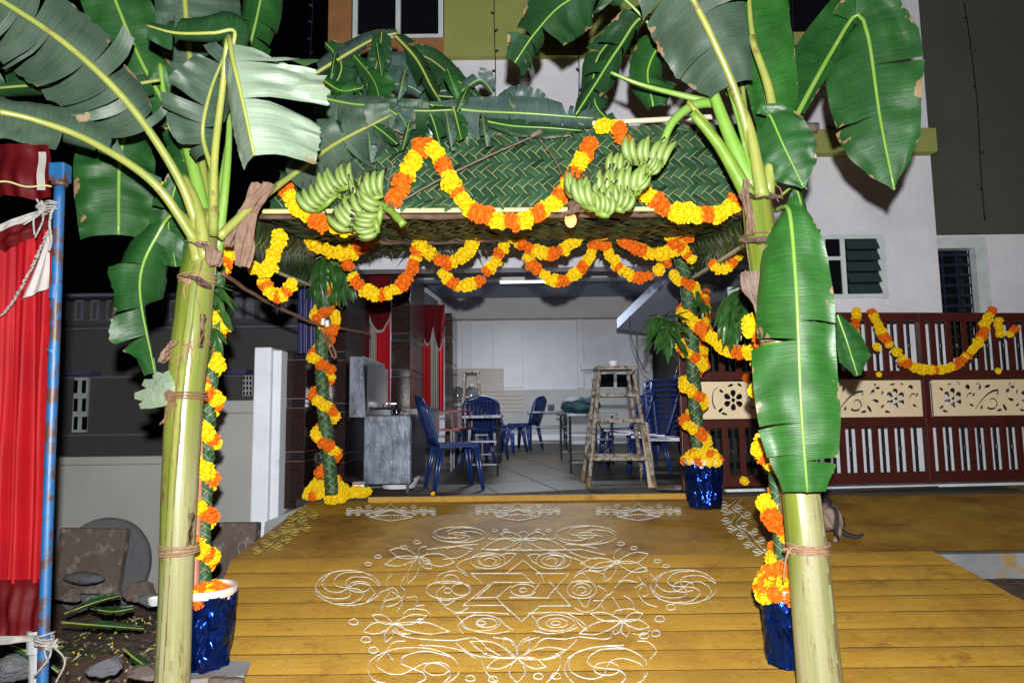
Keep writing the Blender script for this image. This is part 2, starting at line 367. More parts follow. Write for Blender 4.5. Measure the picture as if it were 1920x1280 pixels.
def trunkmat(u0=0., g0=.35, g1=.75):
    m, t, b = nt('banana_stem')
    tc = t.nodes.new('ShaderNodeTexCoord')
    mp = t.nodes.new('ShaderNodeMapping'); mp.inputs['Scale'].default_value = (9, .5, 1); t.links.new(tc.outputs['UV'], mp.inputs[0])
    n = t.nodes.new('ShaderNodeTexNoise'); n.inputs['Scale'].default_value = 2.2; n.inputs['Detail'].default_value = 6; t.links.new(mp.outputs[0], n.inputs['Vector'])
    sx = t.nodes.new('ShaderNodeSeparateXYZ'); t.links.new(tc.outputs['UV'], sx.inputs[0])
    pale = ramp(t, n.outputs[0], [(.3, (.165, .175, .066)), (.5, (.225, .220, .105)), (.72, (.265, .245, .15))])
    green = ramp(t, n.outputs[0], [(.3, (.075, .115, .012)), (.52, (.135, .165, .022)), (.75, (.21, .215, .055))])
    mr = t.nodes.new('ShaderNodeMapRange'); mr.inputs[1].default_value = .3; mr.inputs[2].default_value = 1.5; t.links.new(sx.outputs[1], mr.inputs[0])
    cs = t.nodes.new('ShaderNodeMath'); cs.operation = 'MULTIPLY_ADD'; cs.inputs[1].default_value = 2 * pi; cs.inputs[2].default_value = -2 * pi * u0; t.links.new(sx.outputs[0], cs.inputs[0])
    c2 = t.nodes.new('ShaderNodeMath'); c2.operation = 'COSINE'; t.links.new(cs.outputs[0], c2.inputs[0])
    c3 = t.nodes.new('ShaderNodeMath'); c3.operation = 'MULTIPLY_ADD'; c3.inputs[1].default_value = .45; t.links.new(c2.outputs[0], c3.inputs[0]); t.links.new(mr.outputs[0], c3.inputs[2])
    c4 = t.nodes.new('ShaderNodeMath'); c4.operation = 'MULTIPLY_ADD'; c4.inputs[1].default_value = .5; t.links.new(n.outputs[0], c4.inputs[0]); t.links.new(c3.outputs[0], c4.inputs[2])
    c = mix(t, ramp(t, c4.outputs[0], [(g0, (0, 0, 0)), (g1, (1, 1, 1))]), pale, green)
    st = ramp(t, tex(t, 5, 8, 'Object', st=(3, 3, .6), rough=.8), [(.555, (0, 0, 0)), (.63, (1, 1, 1))])
    c = mix(t, st, c, (.12, .07, .03))
    sp = ramp(t, tex(t, 60, 4), [(.655, (0, 0, 0)), (.70, (1, 1, 1))]); c = mix(t, sp, c, (.16, .09, .03))
    t.links.new(c, b.inputs['Base Color']); b.inputs['Roughness'].default_value = .3; b.inputs['Specular IOR Level'].default_value = .5
    bump(t, b, n.outputs[0], .25, .01)
    return m
# ---------------- ground, ramp ----------------
FZ = .80
YT = 6.25                                    # threshold
YA = 4.92
zT = .775; zA = U(960, 1042, YA).z
YE = 3.2
zE = .02
def Hbase(y):
    if y >= YA: return lerp(zA, zT, min(1.2, (y - YA) / (YT - YA)))
    return lerp(zE, zA, (y - YE) / (YA - YE))
def G(px, py, up=0.0):                       # where a view ray meets the ramp
    d = ray(px, py); a, b = 2.0, 9.0
    for _ in range(40):
        m = (a + b) / 2; p = CAM + d * (m / d.y)
        if p.z > Hbase(m): a = m
        else: b = m
    return CAM + d * (a / d.y) + V((0, 0, up))
g = MB()
def gz(x, y):
    z = .09 * (noise.noise(V((x * 1.3, y * 1.3, 0))) + .5 * noise.noise(V((x * 4, y * 4, 3)))) - .05
    return z
g.grid(lambda u, v: (lerp(-9, 9, u), lerp(.4, 9, v), gz(lerp(-9, 9, u), lerp(.4, 9, v))), 110, 70)
g.build('dirt_ground', M['dirt'], smooth=True, kind='structure')
far = MB(); far.grid(lambda u, v: (lerp(-150, 150, u), lerp(-120, 200, v), -.16), 4, 4)
far.build('street_ground', M['dirt'], kind='structure')

XL = lambda y: lerp(-1.60, -1.99, (y - YE) / (YA - YE)) if y < YA else lerp(-1.99, -1.83, (y - YA) / (YT - YA))
XR = lambda y: lerp(3.45, 2.93, (y - YE) / (YA - YE)) if y < YA else lerp(2.93, 9.0, min(1, (y - YA) / .05))
band_y = [1042, 1069, 1096, 1125, 1155, 1187, 1222, 1260]
bands = [G(960, y).y for y in band_y] + [3.46, YE]
rp = D.objects.new('ramp', None); COL.objects.link(rp); rp['kind'] = 'structure'; rp['_o'] = (0, 0, 0)
def laps(y):
    for i in range(len(bands) - 1):
        if bands[i + 1] <= y <= bands[i]:
            u = (y - bands[i + 1]) / (bands[i] - bands[i + 1]); return .010 * (1 - u) - .004
    return 0
for i in range(len(bands) - 1):
    y0, y1 = bands[i + 1] + .004, bands[i] - .002
    s = MB(); n = 26; rr = random.Random(i)
    jit = [rr.uniform(-.005, .005) + .006 * noise.noise(V((kk * .35, i * 3.1, 0))) for kk in range(n + 1)]
    top = []
    for k in range(n + 1):
        u = k / n
        a = V((lerp(XL(y0), XR(y0), u), y0 + .001 + jit[k], Hbase(y0) + .001))
        b = V((lerp(XL(y1), XR(y1), u), y1 - .001 + jit[(k * 7) % n] * .5, Hbase(y1) + .001)); top.append((a, b))
    for k in range(n):
        (a, b), (c, d) = top[k], top[k + 1]
        prev = None
        for q in range(5):
            uu = q / 4; p1, p2 = a.lerp(b, uu), c.lerp(d, uu); h = .004 * (1 - (2 * uu - 1) ** 4) + .003 * noise.noise(p1 * 6) * (1 if 0 < q < 4 else 0)
            h2 = .004 * (1 - (2 * uu - 1) ** 4) + .003 * noise.noise(p2 * 6) * (1 if 0 < q < 4 else 0)
            p1 = p1 + V((0, 0, h)); p2 = p2 + V((0, 0, h2))
            if prev: s.face([prev[0], prev[1], p2, p1])
            prev = (p1, p2)
        s.face([b, d, d + V((0, .002, -.02)), b + V((0, .002, -.02))])
    for q in (top[0], top[-1]):
        a, b = q; s.face([a, b, V((b.x, b.y, -.2)), V((a.x, a.y, -.2))])
    s.build('ramp_strip', M['ramp'], rp)
b_ = MB()
b_.hexa([(XL(YE) + .01, YE + .02, -.3), (XR(YE) - .01, YE + .02, -.3), (XR(YA) - .01, YA, -.3), (XL(YA) + .01, YA, -.3), (XL(YE) + .01, YE + .02, zE - .014), (XR(YE) - .01, YE + .02, zE - .014), (XR(YA) - .01, YA, zA - .016), (XL(YA) + .01, YA, zA - .016)])
b_.build('ramp_core', M['groove_dark'], rp)
ap = MB()
for k in range(40):
    for j in range(10):
        q = []
        for (kk, jj) in ((k, j), (k + 1, j), (k + 1, j + 1), (k, j + 1)):
            y = lerp(YA, YT, jj / 10); u = kk / 40; x = lerp(XL(y), 9.0, u ** 1.3)
            q.append((x, y, Hbase(y) + (.004 * noise.noise(V((x * 5, y * 5, 0))) if 0 < jj < 10 else 0)))
        ap.face(q)
ap.face([(XL(YA), YA, -.2), (XL(YA), YA, zA), (XL(YT), YT, zT), (XL(YT), YT, -.2)])
ap.build('apron', M['apron'], smooth=False, kind='structure')
k = MB(); k.bb((2.95, YA - .012, -.2), (9, YA + .15, zA - .02)); k.build('drain_kerb', M['concrete'], kind='structure', bevel=.01)
zsoil = U(1850, 1084, YA).z
so = MB(); so.grid(lambda u, v: (lerp(2.6, 9, u), lerp(3.0, YA - .01, v), min(zsoil, Hbase(lerp(3.0, YA - .01, v)) - .05) + .03 * noise.noise(V((u * 20, v * 12, 1)))), 40, 20)
so.build('drain_soil', M['dirt'], smooth=True, kind='structure')
gs = MB(); gs.hexa([(1.62, YT + .001, .3), (9, YT + .001, .3), (9, 7.5, .3), (1.62, 7.5, .3), (1.62, YT + .001, zT - .003), (9, YT + .001, zT - .003), (9, 7.5, zT + .01), (1.62, 7.5, zT + .01)]); gs.build('gate_strip', M['apron'], kind='structure')
# threshold strip and hall floor
YB = 13.2
fl_ = MB(); fl_.hexa([(-1.95, YT - .02, FZ - .2), (4.6, YT - .02, FZ - .2), (4.6, YB, FZ - .2), (-1.95, YB, FZ - .2), (-1.95, YT - .02, FZ - .006), (4.6, YT - .02, FZ - .006), (4.6, YB, FZ + .124), (-1.95, YB, FZ + .124)])
floor = fl_.build('hall_floor', M['floor_gap'], kind='structure')
th = MB(); th.bb((-1.3, YT - .065, FZ - .1), (1.66, YT - .021, FZ + .012)); th.build('door_sill', M['ramp'], kind='structure', bevel=.006)
def fz(y): return FZ + .13 * (y - YT) / (YB - YT)
tile_me = []
for v in range(4):
    t = MB(); a = .29
    t.box((0, 0, -.003), (2 * a - .012, 2 * a * 1.5 - .012, .010)); tile_me.append(t.mesh('stone_tile', M['floor']))
ang = radians(14); sl = .13 / (YB - YT)
for i in range(-9, 22):
    for j in range(-8, 16):
        x = 1.3 + i * .58 * cos(ang) - j * .87 * sin(ang); y = 9.0 + i * .58 * sin(ang) + j * .87 * cos(ang)
        if -1.9 < x < 4.2 and YT + .42 < y < YB - .4:
            m = Matrix.Translation((x, y, fz(y) + .002 + R.uniform(0, .002))) @ Matrix.Rotation(sl, 4, 'X') @ Matrix.Rotation(ang, 4, 'Z')
            o = inst('floor_tile', tile_me[(i + j) % 4], m, floor)

# ---------------- main house with hall ----------------
house = thing('house', 'white, olive and brown two storey house with an open hall on its ground floor', 'house', (1.3, 7.4, 0))
YW = 7.4
def wall(x0, x1, z0, z1, m, y=YW, t=.2, name='wall', proud=0):
    w = MB(); w.bb((x0, y - proud, z0), (x1, y + t, z1)); return w.build(name, M[m], house)
zl = U(960, 502, YW).z                       # underside of the entrance beam
zo = U(1000, 112, YW).z                      # underside of the olive storey
xo = U(834, 60, YW).x; xb = U(617, 60, YW).x; xc = U(1745, 300, YW).x
xj = U(1530, 600, YW).x
wall(xb, xc, zl + .34, zo, 'white_wall')
wall(xj, xc, 0, zl + .34, 'white_wall')
wall(xo, U(1600, 100, YW).x, zo, 8.5, 'olive', proud=.06)
wall(U(1600, 100, YW).x + .002, xc, zo, 8.5, 'white_wall')
# brown bay with its window (two dark panes)
bx0, bx1, bz = U(660, 70, YW).x, U(833, 70, YW).x, U(745, 75, YW).z
wall(xb, bx0, zo - .1, 8.5, 'brown', proud=.04); wall(bx0 + .001, xo - .001, zo - .1, bz, 'brown', proud=.04)
def window(x0, x1, z0, z1, y, cols=2, fr=.055, name='window', glass='glass_dark', mull=None):
    f = MB()
    for (a, b_) in ((x0, x0 + fr), (x1 - fr, x1)): f.bb((a, y, z0), (b_, y + .07, z1))
    f.bb((x0 + fr, y, z0), (x1 - fr, y + .07, z0 + fr)); f.bb((x0 + fr, y, z1 - fr), (x1 - fr, y + .07, z1))
    for i in range(1, cols):
        x = lerp(x0, x1, i / cols) if not mull else lerp(x0, x1, mull); f.bb((x - fr / 2, y + .004, z0 + fr), (x + fr / 2, y + .066, z1 - fr))
    w = f.build(name, M['frame_white'], house)
    for i in range(cols):
        a, b_ = lerp(x0, x1, i / cols) + fr * .6, lerp(x0, x1, (i + 1) / cols) - fr * .6
        if mull: a, b_ = ((x0 + fr, lerp(x0, x1, mull) - fr / 2), (lerp(x0, x1, mull) + fr / 2, x1 - fr))[i]
        p = MB(); p.bb((a, y + .03, z0 + fr), (b_, y + .036, z1 - fr)); p.build('pane', M[glass], w)
    return w
window(bx0 + .01, bx1 - .01, bz, 8.3, YW - .02, 2)
bk = MB(); bk.bb((xb, YW + .25, zo), (xo, YW + .3, 8.5)); bk.build('back_panel', M['glass_dark'], house)
# upper right window
wx0, wx1, wz = U(1463, 40, YW).x, U(1562, 40, YW).x, U(1500, 66, YW).z
f = MB(); f.bb((wx0, YW - .085, wz), (wx1, YW - .062, 8.4)); f.build('window', M['glass_dark'], house)
f = MB(); f.bb((wx0 - .03, YW - .10, wz - .03), (wx0, YW - .062, 8.4)); f.bb((wx1, YW - .10, wz), (wx1 + .09, YW - .062, 8.4)); f.build('window_frame', M['frame_white'], house)
f = MB(); f.bb((xo, YW - .085, zo), (wx1 + .1, YW - .062, zo + .14)); f.build('ledge', M['olive'], house)
# olive band under
z0, z1 = U(1640, 294, YW).z, U(1640, 250, YW).z
f = MB(); f.bb((U(1300, 270, YW).x, YW - .14, z0), (U(1743, 270, YW).x, YW, z1)); f.build('ledge', M['olive'], house, bevel=.01)
# louvred window
lx0, lx1, lz0, lz1 = U(1540, 500, YW).x, U(1661, 500, YW).x, U(1600, 560, YW).z, U(1600, 440, YW).z
f = MB(); q = .05
for a in (lx0, lerp(lx0, lx1, .3), lx1 - .085): f.bb((a, YW - .02, lz0), (a + q + (.035 if a == lx1 - .085 else 0), YW + .01, lz1))
f.bb((lx0, YW - .018, lz0), (lx1, YW + .01, lz0 + q)); f.bb((lx0, YW - .018, lz1 - q), (lx1, YW + .01, lz1)); f.bb((lx0, YW - .016, lerp(lz0, lz1, .6)), (lerp(lx0, lx1, .32), YW + .01, lerp(lz0, lz1, .6) + .04))
lw = f.build('window', M['frame_white'], house)
p = MB(); p.bb((lx0 + .02, YW - .003, lz0 + .02), (lx1 - .02, YW - .001, lz1 - .02)); p.build('pane', M['glass_dark'], lw)
lh = (lz1 - lz0 - 2 * q) / 5
for i in range(5):
    p = MB(); c = V((lerp(lx0, lx1, .64), YW - .022, lz0 + q + lh * (i + .5)))
    p.box(c, ((lx1 - lx0) * .50, .006, lh * 1.06), Matrix.Rotation(radians(-24), 3, 'X')); p.build('louvre', M['louvre'], lw)
f = MB(); f.bb((lx0, YW - .012, lz1), (lx1 + .06, YW, lz1 + .05)); f.bb((lx1 + .001, YW - .012, lz0 - .06), (lx1 + .06, YW, lz1)); f.build('window_surround', M['white_wall'], house)
# right wing: dark olive storey over white wall, door with grille
Y2 = 7.75
zd = U(1840, 440, Y2).z
dx0, dx1, dz1 = U(1747, 500, Y2).x, U(1846, 500, Y2).x, U(1800, 446, Y2).z
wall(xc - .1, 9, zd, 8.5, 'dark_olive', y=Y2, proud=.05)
wall(dx1, 9, 0, zd, 'white_wall', y=Y2); zsill = U(1800, 672, Y2).z; wall(xc - .1, dx1 + .001, 0, zsill, 'white_wall', y=Y2)
wall(dx0, dx1, dz1, zd, 'white_wall', y=Y2 + .004)
dr = MB(); fw = .12
dr.bb((dx1 - fw, Y2 - .04, zsill), (dx1 + .02, Y2 + .1, dz1)); dr.bb((dx0, Y2 - .04, dz1 - .13), (dx1 - fw, Y2 + .1, dz1))
dr = dr.build('tall_window', M['frame_white'], house)
p = MB(); p.bb((dx0 - .2, Y2 + .12, zsill), (dx1 - fw, Y2 + .15, dz1 - .13)); p.build('pane', M['glass_dark'], dr)
gl = MB()
for i in range(15): gl.bb((dx0, Y2 + .07, zsill + .12 * i), (dx1 - fw, Y2 + .085, zsill + .12 * i + .03))
for i in range(4): gl.bb((lerp(dx0, dx1 - fw, i / 3.0) - .01, Y2 + .06, zsill), (lerp(dx0, dx1 - fw, i / 3.0) + .012, Y2 + .07, dz1 - .13))
gl.build('grille', mat('navy_iron', (.010, .016, .04), .5), dr)
sw = MB(); sw.bb((xc - .2, YW + .001, 0), (xc, Y2 + .1, 8.5)); sw.build('wall_return', M['white_wall'], house)
# ---- hall
xlw0, xlw1 = -1.62, U(851, 700, YB).x
xrw = U(1222, 700, YB).x
zc = U(960, 563, YB).z
def hx(y): return lerp(xlw0, xlw1, (y - 6.6) / (YB - 6.6))
w = MB(); w.bb((xlw1 - .6, YB, 0), (xrw + 2.2, YB + .2, zc + .3)); w.build('wall', M['hall_white'], house)
zbm = U(1000, 597, YB - .25).z
w = MB(); w.bb((xlw1 - .1, YB - .3, zbm), (xrw + 2, YB, zc + .02)); w.build('beam', M['hall_cream'], house)
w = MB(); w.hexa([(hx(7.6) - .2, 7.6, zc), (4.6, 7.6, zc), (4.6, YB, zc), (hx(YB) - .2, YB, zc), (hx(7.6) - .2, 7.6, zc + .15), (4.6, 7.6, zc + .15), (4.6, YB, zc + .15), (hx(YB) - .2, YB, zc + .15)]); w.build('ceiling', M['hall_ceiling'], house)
w = MB(); w.bb((-2.2, YW, zl), (xj + .3, YW + .25, zl + .342)); w.build('beam', M['hall_white'], house)
w = MB(); w.bb((-1.6, 9.6, zc - .28), (3.5, 9.85, zc)); w.build('beam', M['hall_cream'], house)
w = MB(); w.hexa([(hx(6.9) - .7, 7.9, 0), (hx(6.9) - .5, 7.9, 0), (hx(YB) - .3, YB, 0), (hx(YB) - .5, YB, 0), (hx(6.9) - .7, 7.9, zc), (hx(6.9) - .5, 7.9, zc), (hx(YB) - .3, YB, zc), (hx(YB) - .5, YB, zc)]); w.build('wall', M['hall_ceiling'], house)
w = MB(); w.bb((xrw + .02, 10.6, 0), (xrw + .2, YB, zc)); w.build('wall', M['brick_dark'], house)
w = MB(); w.bb((3.55, 7.65, 0), (4.8, 7.8, zc)); w.build('wall', M['brick_dark'], house)
w = MB(); w.bb((xrw + .1, 10.4, 0), (4.8, 10.6, zc)); w.build('wall', M['brick_dark'], house)
# brick courses on the dark side wall
bm = MB(); bm.box((0, 0, 0), (.21, .02, .075)); bme = bm.mesh('brick', M['brick_dark'])
for j in range(16):
    for i in range(7):
        x = xrw + .35 + i * .225 + (.11 if j % 2 else 0); inst('brick', bme, Matrix.Translation((x, 10.392 + R.uniform(-.004, .004), FZ + .12 + j * .085)), house)
# entrance floor slab edge handled by floor; back wall dado, pipes, sill, column
def at_back(x0, y0, x1, y1, m, name, y=YB, t=.03):
    a, b_ = U(x0, y1, y), U(x1, y0, y); w = MB(); w.bb((a.x, y - t, a.z), (b_.x, y, b_.z)); return w.build(name, M[m], house, bevel=.004)
at_back(856, 728, 1205, 836, 'hall_cream', 'dado')
at_back(940, 812, 1212, 836, 'hall_white', 'skirting', t=.05)
at_back(1083, 598, 1092, 728, 'hall_white', 'pipe', t=.07); at_back(868, 598, 874, 728, 'hall_white', 'pipe', t=.06); at_back(880, 600, 884, 728, 'hall_white', 'pipe', t=.05)
at_back(925, 598, 980, 727, 'hall_white', 'wall_panel', t=.04)
at_back(1088, 683, 1200, 694, 'hall_white', 'sill', t=.25)
wn = at_back(1110, 696, 1196, 728, 'frame_white', 'window', t=.045)
at_back(1114, 701, 1150, 726, 'glass_dark', 'window_pane', t=.05); at_back(1156, 701, 1192, 726, 'glass_dark', 'window_pane', t=.05)
at_back(1198, 612, 1212, 832, 'hall_cream', 'pillar', y=YB - .2, t=.25)
# staircase waist slab, sloping up to the right
a0, a1 = U(1157, 616, 9.8), U(1348, 432, 8.2)
st = MB(); dvec = V((1.7, 1.6, .15))
pr = [a0, a1, a1 + dvec, a0 + V((1.3, 1.5, 0))]
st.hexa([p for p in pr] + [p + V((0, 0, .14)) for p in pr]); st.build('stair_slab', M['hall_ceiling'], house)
wpan = MB(); a, b_ = U(1352, 578, 7.9), U(1388, 546, 7.9); wpan.bb((a.x, 7.62, a.z), (b_.x, 7.648, b_.z)); wpan.build('notice_board', M['frame_white'], house)
# tube lights in the hall (lit)
ta, tb = U(935, 528, 9.5), U(1056, 526, 9.5); 
tl = thing('tube_light', 'lit fluorescent tube fixed to the hall ceiling behind the garlands', 'tube light', (ta.x, 9.55, zc))
w = MB(); w.bb((ta.x, 9.54, ta.z + .02), (tb.x, 9.596, ta.z + .07)); w.build('batten', M['white_plastic'], tl)
w = MB(); w.tube([(ta.x + .02, 9.555, ta.z), (tb.x - .02, 9.555, tb.z)], .016); w.build('tube', M['tube_glow'], tl)
tlight = D.lights.new('tube_light_lamp', 'AREA'); tlight.shape = 'RECTANGLE'; tlight.size = 1.1; tlight.size_y = .06; tlight.energy = 105; tlight.color = (.86, .93, 1)
to = D.objects.new('tube_light_lamp', tlight); COL.objects.link(to); to.parent = tl; to.location = ((tb.x - ta.x) / 2, 0, ta.z - zc - .03)
# tile cladding on back wall
tl_ = thing('wall_tiling', 'beige stepped tile cladding on the back wall of the hall', 'tiles', (U(900, 730, YB).x, YB, FZ))
for (x0, x1, y0, y1) in ((852, 945, 690, 735), (852, 980, 735, 772)):
    ny = 6 if y0 == 690 else 5
    for r in range(ny):
        for c in range(4):
            xa, xb_ = lerp(x0, x1, c / 4), lerp(x0, x1, (c + 1) / 4); ya, yb = lerp(y0, y1, r / ny), lerp(y0, y1, (r + 1) / ny)
            p, q_ = U(xa, yb, YB - .06), U(xb_, ya, YB - .06)
            t = MB(); t.bb((p.x + .004, YB - .062 - R.uniform(0, .006), p.z + .004), (q_.x - .004, YB - .031, q_.z - .004)); t.build('tile', M['tile'], tl_)
# ---------------- granite pillars ----------------
def pillar(name, label, x0, x1, y0, y1, z0, zs, bandh=.085, top=True, grp='granite clad pillars of the hall'):
    t = thing(name, label, 'pillar', ((x0 + x1) / 2, (y0 + y1) / 2, z0), group=grp)
    c = MB(); c.bb((x0 + .012, y0 + .012, z0), (x1 - .012, y1 - .012, zs[-1] - .004)); c.build('core', M['groove'], t)
    z = z0
    for zt in zs:
        s = MB(); s.bb((x0, y0, z + .004), (x1, y1, zt - bandh - .004)); s.build('granite_slab', M['granite'], t, bevel=.003)
        s = MB(); s.bb((x0 + .004, y0 + .004, zt - bandh + .002), (x1 - .004, y1 - .004, zt - .004)); s.build('black_band', M['granite_black'], t, bevel=.003)
        z = zt
    return t
def zy(py, Y): return U(960, py, Y).z
Ya_ = 6.3
gp = pillar('gate_pillar', 'low dark granite pillar with two black bands beside the whitewashed post', U(518, 800, Ya_).x, U(572, 800, Ya_).x, Ya_, 6.72, .70, [zy(842, Ya_), zy(742, Ya_), zy(652, Ya_)], grp=None)
pillar('granite_pillar', 'tall granite pillar behind the steel wash basin', U(592, 800, 6.75).x, U(647, 800, 6.75).x, 6.75, 7.86, .80, [zy(846, 6.75), zy(752, 6.75), zy(655, 6.75), zy(558, 6.75), zl + .0])
pillar('granite_pillar', 'granite pillar between the two red and white curtains', U(733, 700, 8.1).x, U(769, 700, 8.1).x, 8.1, 9.4, .8, [zy(840, 8.1), zy(762, 8.1), zy(690, 8.1), zy(622, 8.1), zy(555, 8.1), zy(470, 8.1)])
pillar('granite_pillar', 'granite pillar at the far end of the curtains near the back wall', U(834, 700, 10.6).x, U(849, 700, 10.6).x, 10.6, 11.5, .8, [zy(800, 10.6), zy(740, 10.6), zy(680, 10.6), zy(630, 10.6), zy(585, 10.6)])
# ---------------- boundary wall, whitewashed post ----------------
wp = thing('gate_post', 'whitewashed post at the end of the grey boundary wall', 'post', (U(495, 800, 6.2).x, 6.25, 0))
w = MB(); a, b_ = U(473, 800, 6.1).x, U(505, 800, 6.1).x
w.bb((a, 6.1, .25), (b_, 6.6, zy(645, 6.1))); w.bb((b_ + .001, 6.14, .55), (b_ + .08, 6.62, zy(650, 6.1))); w.build('post_body', M['white_post'], wp, bevel=.012)
bw = thing('boundary_wall', 'grey plastered boundary wall stepping down behind the left banana tree', 'wall', (-3.3, 6.3, 0))
w = MB(); w.bb((U(395, 800, 6.2).x, 6.2, -.2), (U(499, 800, 6.12).x - .02, 6.45, zy(768, 6.2))); w.bb((U(398, 800, 6.2).x, 6.21, zy(768, 6.2)), (U(476, 800, 6.2).x, 6.44, zy(744, 6.2))); w.build('wall_panel', M['grey_wall'], bw, bevel=.01)
w = MB(); w.bb((-7.5, 6.28, -.2), (U(396, 800, 6.28).x, 6.5, zy(862, 6.28))); w.build('wall_panel', M['grey_wall'], bw, bevel=.01)
w = MB(); w.bb((-7.5, 6.26, zy(862, 6.28) + .001), (U(396, 800, 6.28).x, 6.52, zy(846, 6.28))); w.build('coping', M['grey_wall'], bw, bevel=.012)
pl = MB(); pl.hexa([(U(505, 960, 6.2).x, 6.0, .2), (U(580, 960, 6.2).x, 6.0, .2), (U(580, 960, 6.2).x, 6.6, .2), (U(505, 960, 6.2).x, 6.6, .2), (U(505, 950, 6.2).x, 6.1, .62), (U(580, 940, 6.2).x, 6.1, .76), (U(580, 940, 6.2).x, 6.6, .76), (U(505, 960, 6.2).x, 6.6, .7)]); pl.build('plinth', M['concrete'], bw)
# ---------------- neighbouring house ----------------
YN = 11.0
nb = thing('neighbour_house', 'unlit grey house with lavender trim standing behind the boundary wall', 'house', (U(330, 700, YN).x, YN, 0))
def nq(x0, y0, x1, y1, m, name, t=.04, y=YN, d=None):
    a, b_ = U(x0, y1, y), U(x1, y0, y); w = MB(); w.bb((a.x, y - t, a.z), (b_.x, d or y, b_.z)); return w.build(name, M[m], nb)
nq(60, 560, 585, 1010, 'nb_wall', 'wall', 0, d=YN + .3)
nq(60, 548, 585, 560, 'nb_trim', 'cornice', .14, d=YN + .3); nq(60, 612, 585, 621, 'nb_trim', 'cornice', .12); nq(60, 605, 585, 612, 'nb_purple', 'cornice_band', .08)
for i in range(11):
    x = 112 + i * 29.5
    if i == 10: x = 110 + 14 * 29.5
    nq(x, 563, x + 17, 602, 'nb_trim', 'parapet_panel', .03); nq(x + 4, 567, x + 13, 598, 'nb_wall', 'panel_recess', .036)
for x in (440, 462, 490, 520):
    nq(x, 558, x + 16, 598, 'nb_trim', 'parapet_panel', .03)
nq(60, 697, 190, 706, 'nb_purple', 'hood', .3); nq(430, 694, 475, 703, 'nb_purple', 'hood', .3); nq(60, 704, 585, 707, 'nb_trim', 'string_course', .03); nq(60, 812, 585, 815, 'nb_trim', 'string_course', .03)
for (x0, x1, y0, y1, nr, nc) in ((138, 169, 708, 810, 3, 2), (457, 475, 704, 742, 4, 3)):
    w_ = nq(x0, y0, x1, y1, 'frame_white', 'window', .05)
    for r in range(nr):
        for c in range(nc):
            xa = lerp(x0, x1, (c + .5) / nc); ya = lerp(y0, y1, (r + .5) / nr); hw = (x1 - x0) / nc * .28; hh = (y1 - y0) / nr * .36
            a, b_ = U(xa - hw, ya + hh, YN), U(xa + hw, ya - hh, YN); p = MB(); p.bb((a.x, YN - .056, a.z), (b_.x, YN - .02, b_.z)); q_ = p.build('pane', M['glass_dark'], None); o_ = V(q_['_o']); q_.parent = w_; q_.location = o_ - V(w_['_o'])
# ---------------- sliding gate ----------------
YG = 6.32
gx0 = U(1276, 800, YG).x; gsl = .10
gate = thing('sliding_gate', 'maroon steel gate with slats and a cream floral panel band', 'gate', (gx0, YG, FZ))
def gp_(x, z, y=0): return V((gx0 + x, YG + gsl * x + y, z))
ga = atan(gsl); GR = Matrix.Rotation(ga, 3, 'Z')
def gbox(name, x0, x1, z0, z1, m, y0=0, t=.04, parent=None, bev=.003):
    w = MB(); w.box(gp_((x0 + x1) / 2, (z0 + z1) / 2, y0), ((x1 - x0) * sqrt(1 + gsl * gsl), t, z1 - z0), GR, 0); return w.build(name, M[m], parent or gate, bevel=bev)
zt = {k: U(1290, y, YG).z for k, y in dict(top=585, t2=601, m1=697, m2=713, p0=716, p1=786, m3=788, m4=803, b1=893, b2=914, bot=921).items()}
GW = 4.6; post = U(1738, 800, YG + .25).x - gx0
for a, b_ in (('t2', 'top'), ('m2', 'm1'), ('m4', 'm3'), ('b2', 'b1')): gbox('rail', .062, GW, zt[a], zt[b_], 'maroon', t=.045)
gbox('end_post', 0, .06, zt['bot'], zt['top'] - .002, 'maroon', t=.06)
gbox('mid_post', post - .03, post + .03, zt['b2'] + .001, zt['top'] - .001, 'maroon', -.004, t=.06)
gbox('bottom_track', .4, GW, zt['bot'] - .012, zt['bot'] + .012, 'frame_white', 0, .05)
per = .163
nb_ = int(GW / per)
def slatmesh(h, w, m): 
    s = MB(); s.box((0, 0, 0), (w, .008, h)); 
    if m == 'maroon':
        for zz in (-h * .32, h * .32): s.tube([(0, -.004, zz), (0, -.010, zz)], [.011, .007], 8, 1)
    else: s.box((0, -.006, 0), (.016, .010, .03), None, 1)
    return s.mesh('gate_slat', [M[m], M['chrome']])
for (za, zb) in (('m1', 't2'), ('b1', 'm4')):
    h = zt[zb] - zt[za] + .004; zm = (zt[zb] + zt[za]) / 2
    m1 = slatmesh(h, .056, 'maroon'); m2 = slatmesh(h, .020, 'black_frame')
    for i in range(nb_ + 1):
        x = .09 + i * per
        if abs(x - post) > .07 and x < GW: inst('slat', m1, Matrix.Translation(gp_(x, zm)) @ GR.to_4x4(), gate)
        x += per / 2
        if abs(x - post) > .05 and x < GW: inst('rod', m2, Matrix.Translation(gp_(x, zm, .006)) @ GR.to_4x4(), gate)
def thick(pts, w0, w1):
    n = len(pts); a = []; b = []
    for i in range(n):
        p = pts[i]; t = (pts[min(i + 1, n - 1)][0] - pts[max(0, i - 1)][0], pts[min(i + 1, n - 1)][1] - pts[max(0, i - 1)][1]); L = sqrt(t[0] ** 2 + t[1] ** 2) or 1
        w = lerp(w0, w1, i / (n - 1)); nx, ny = -t[1] / L * w, t[0] / L * w
        a.append((p[0] + nx, p[1] + ny)); b.append((p[0] - nx, p[1] - ny))
    return a + b[::-1]
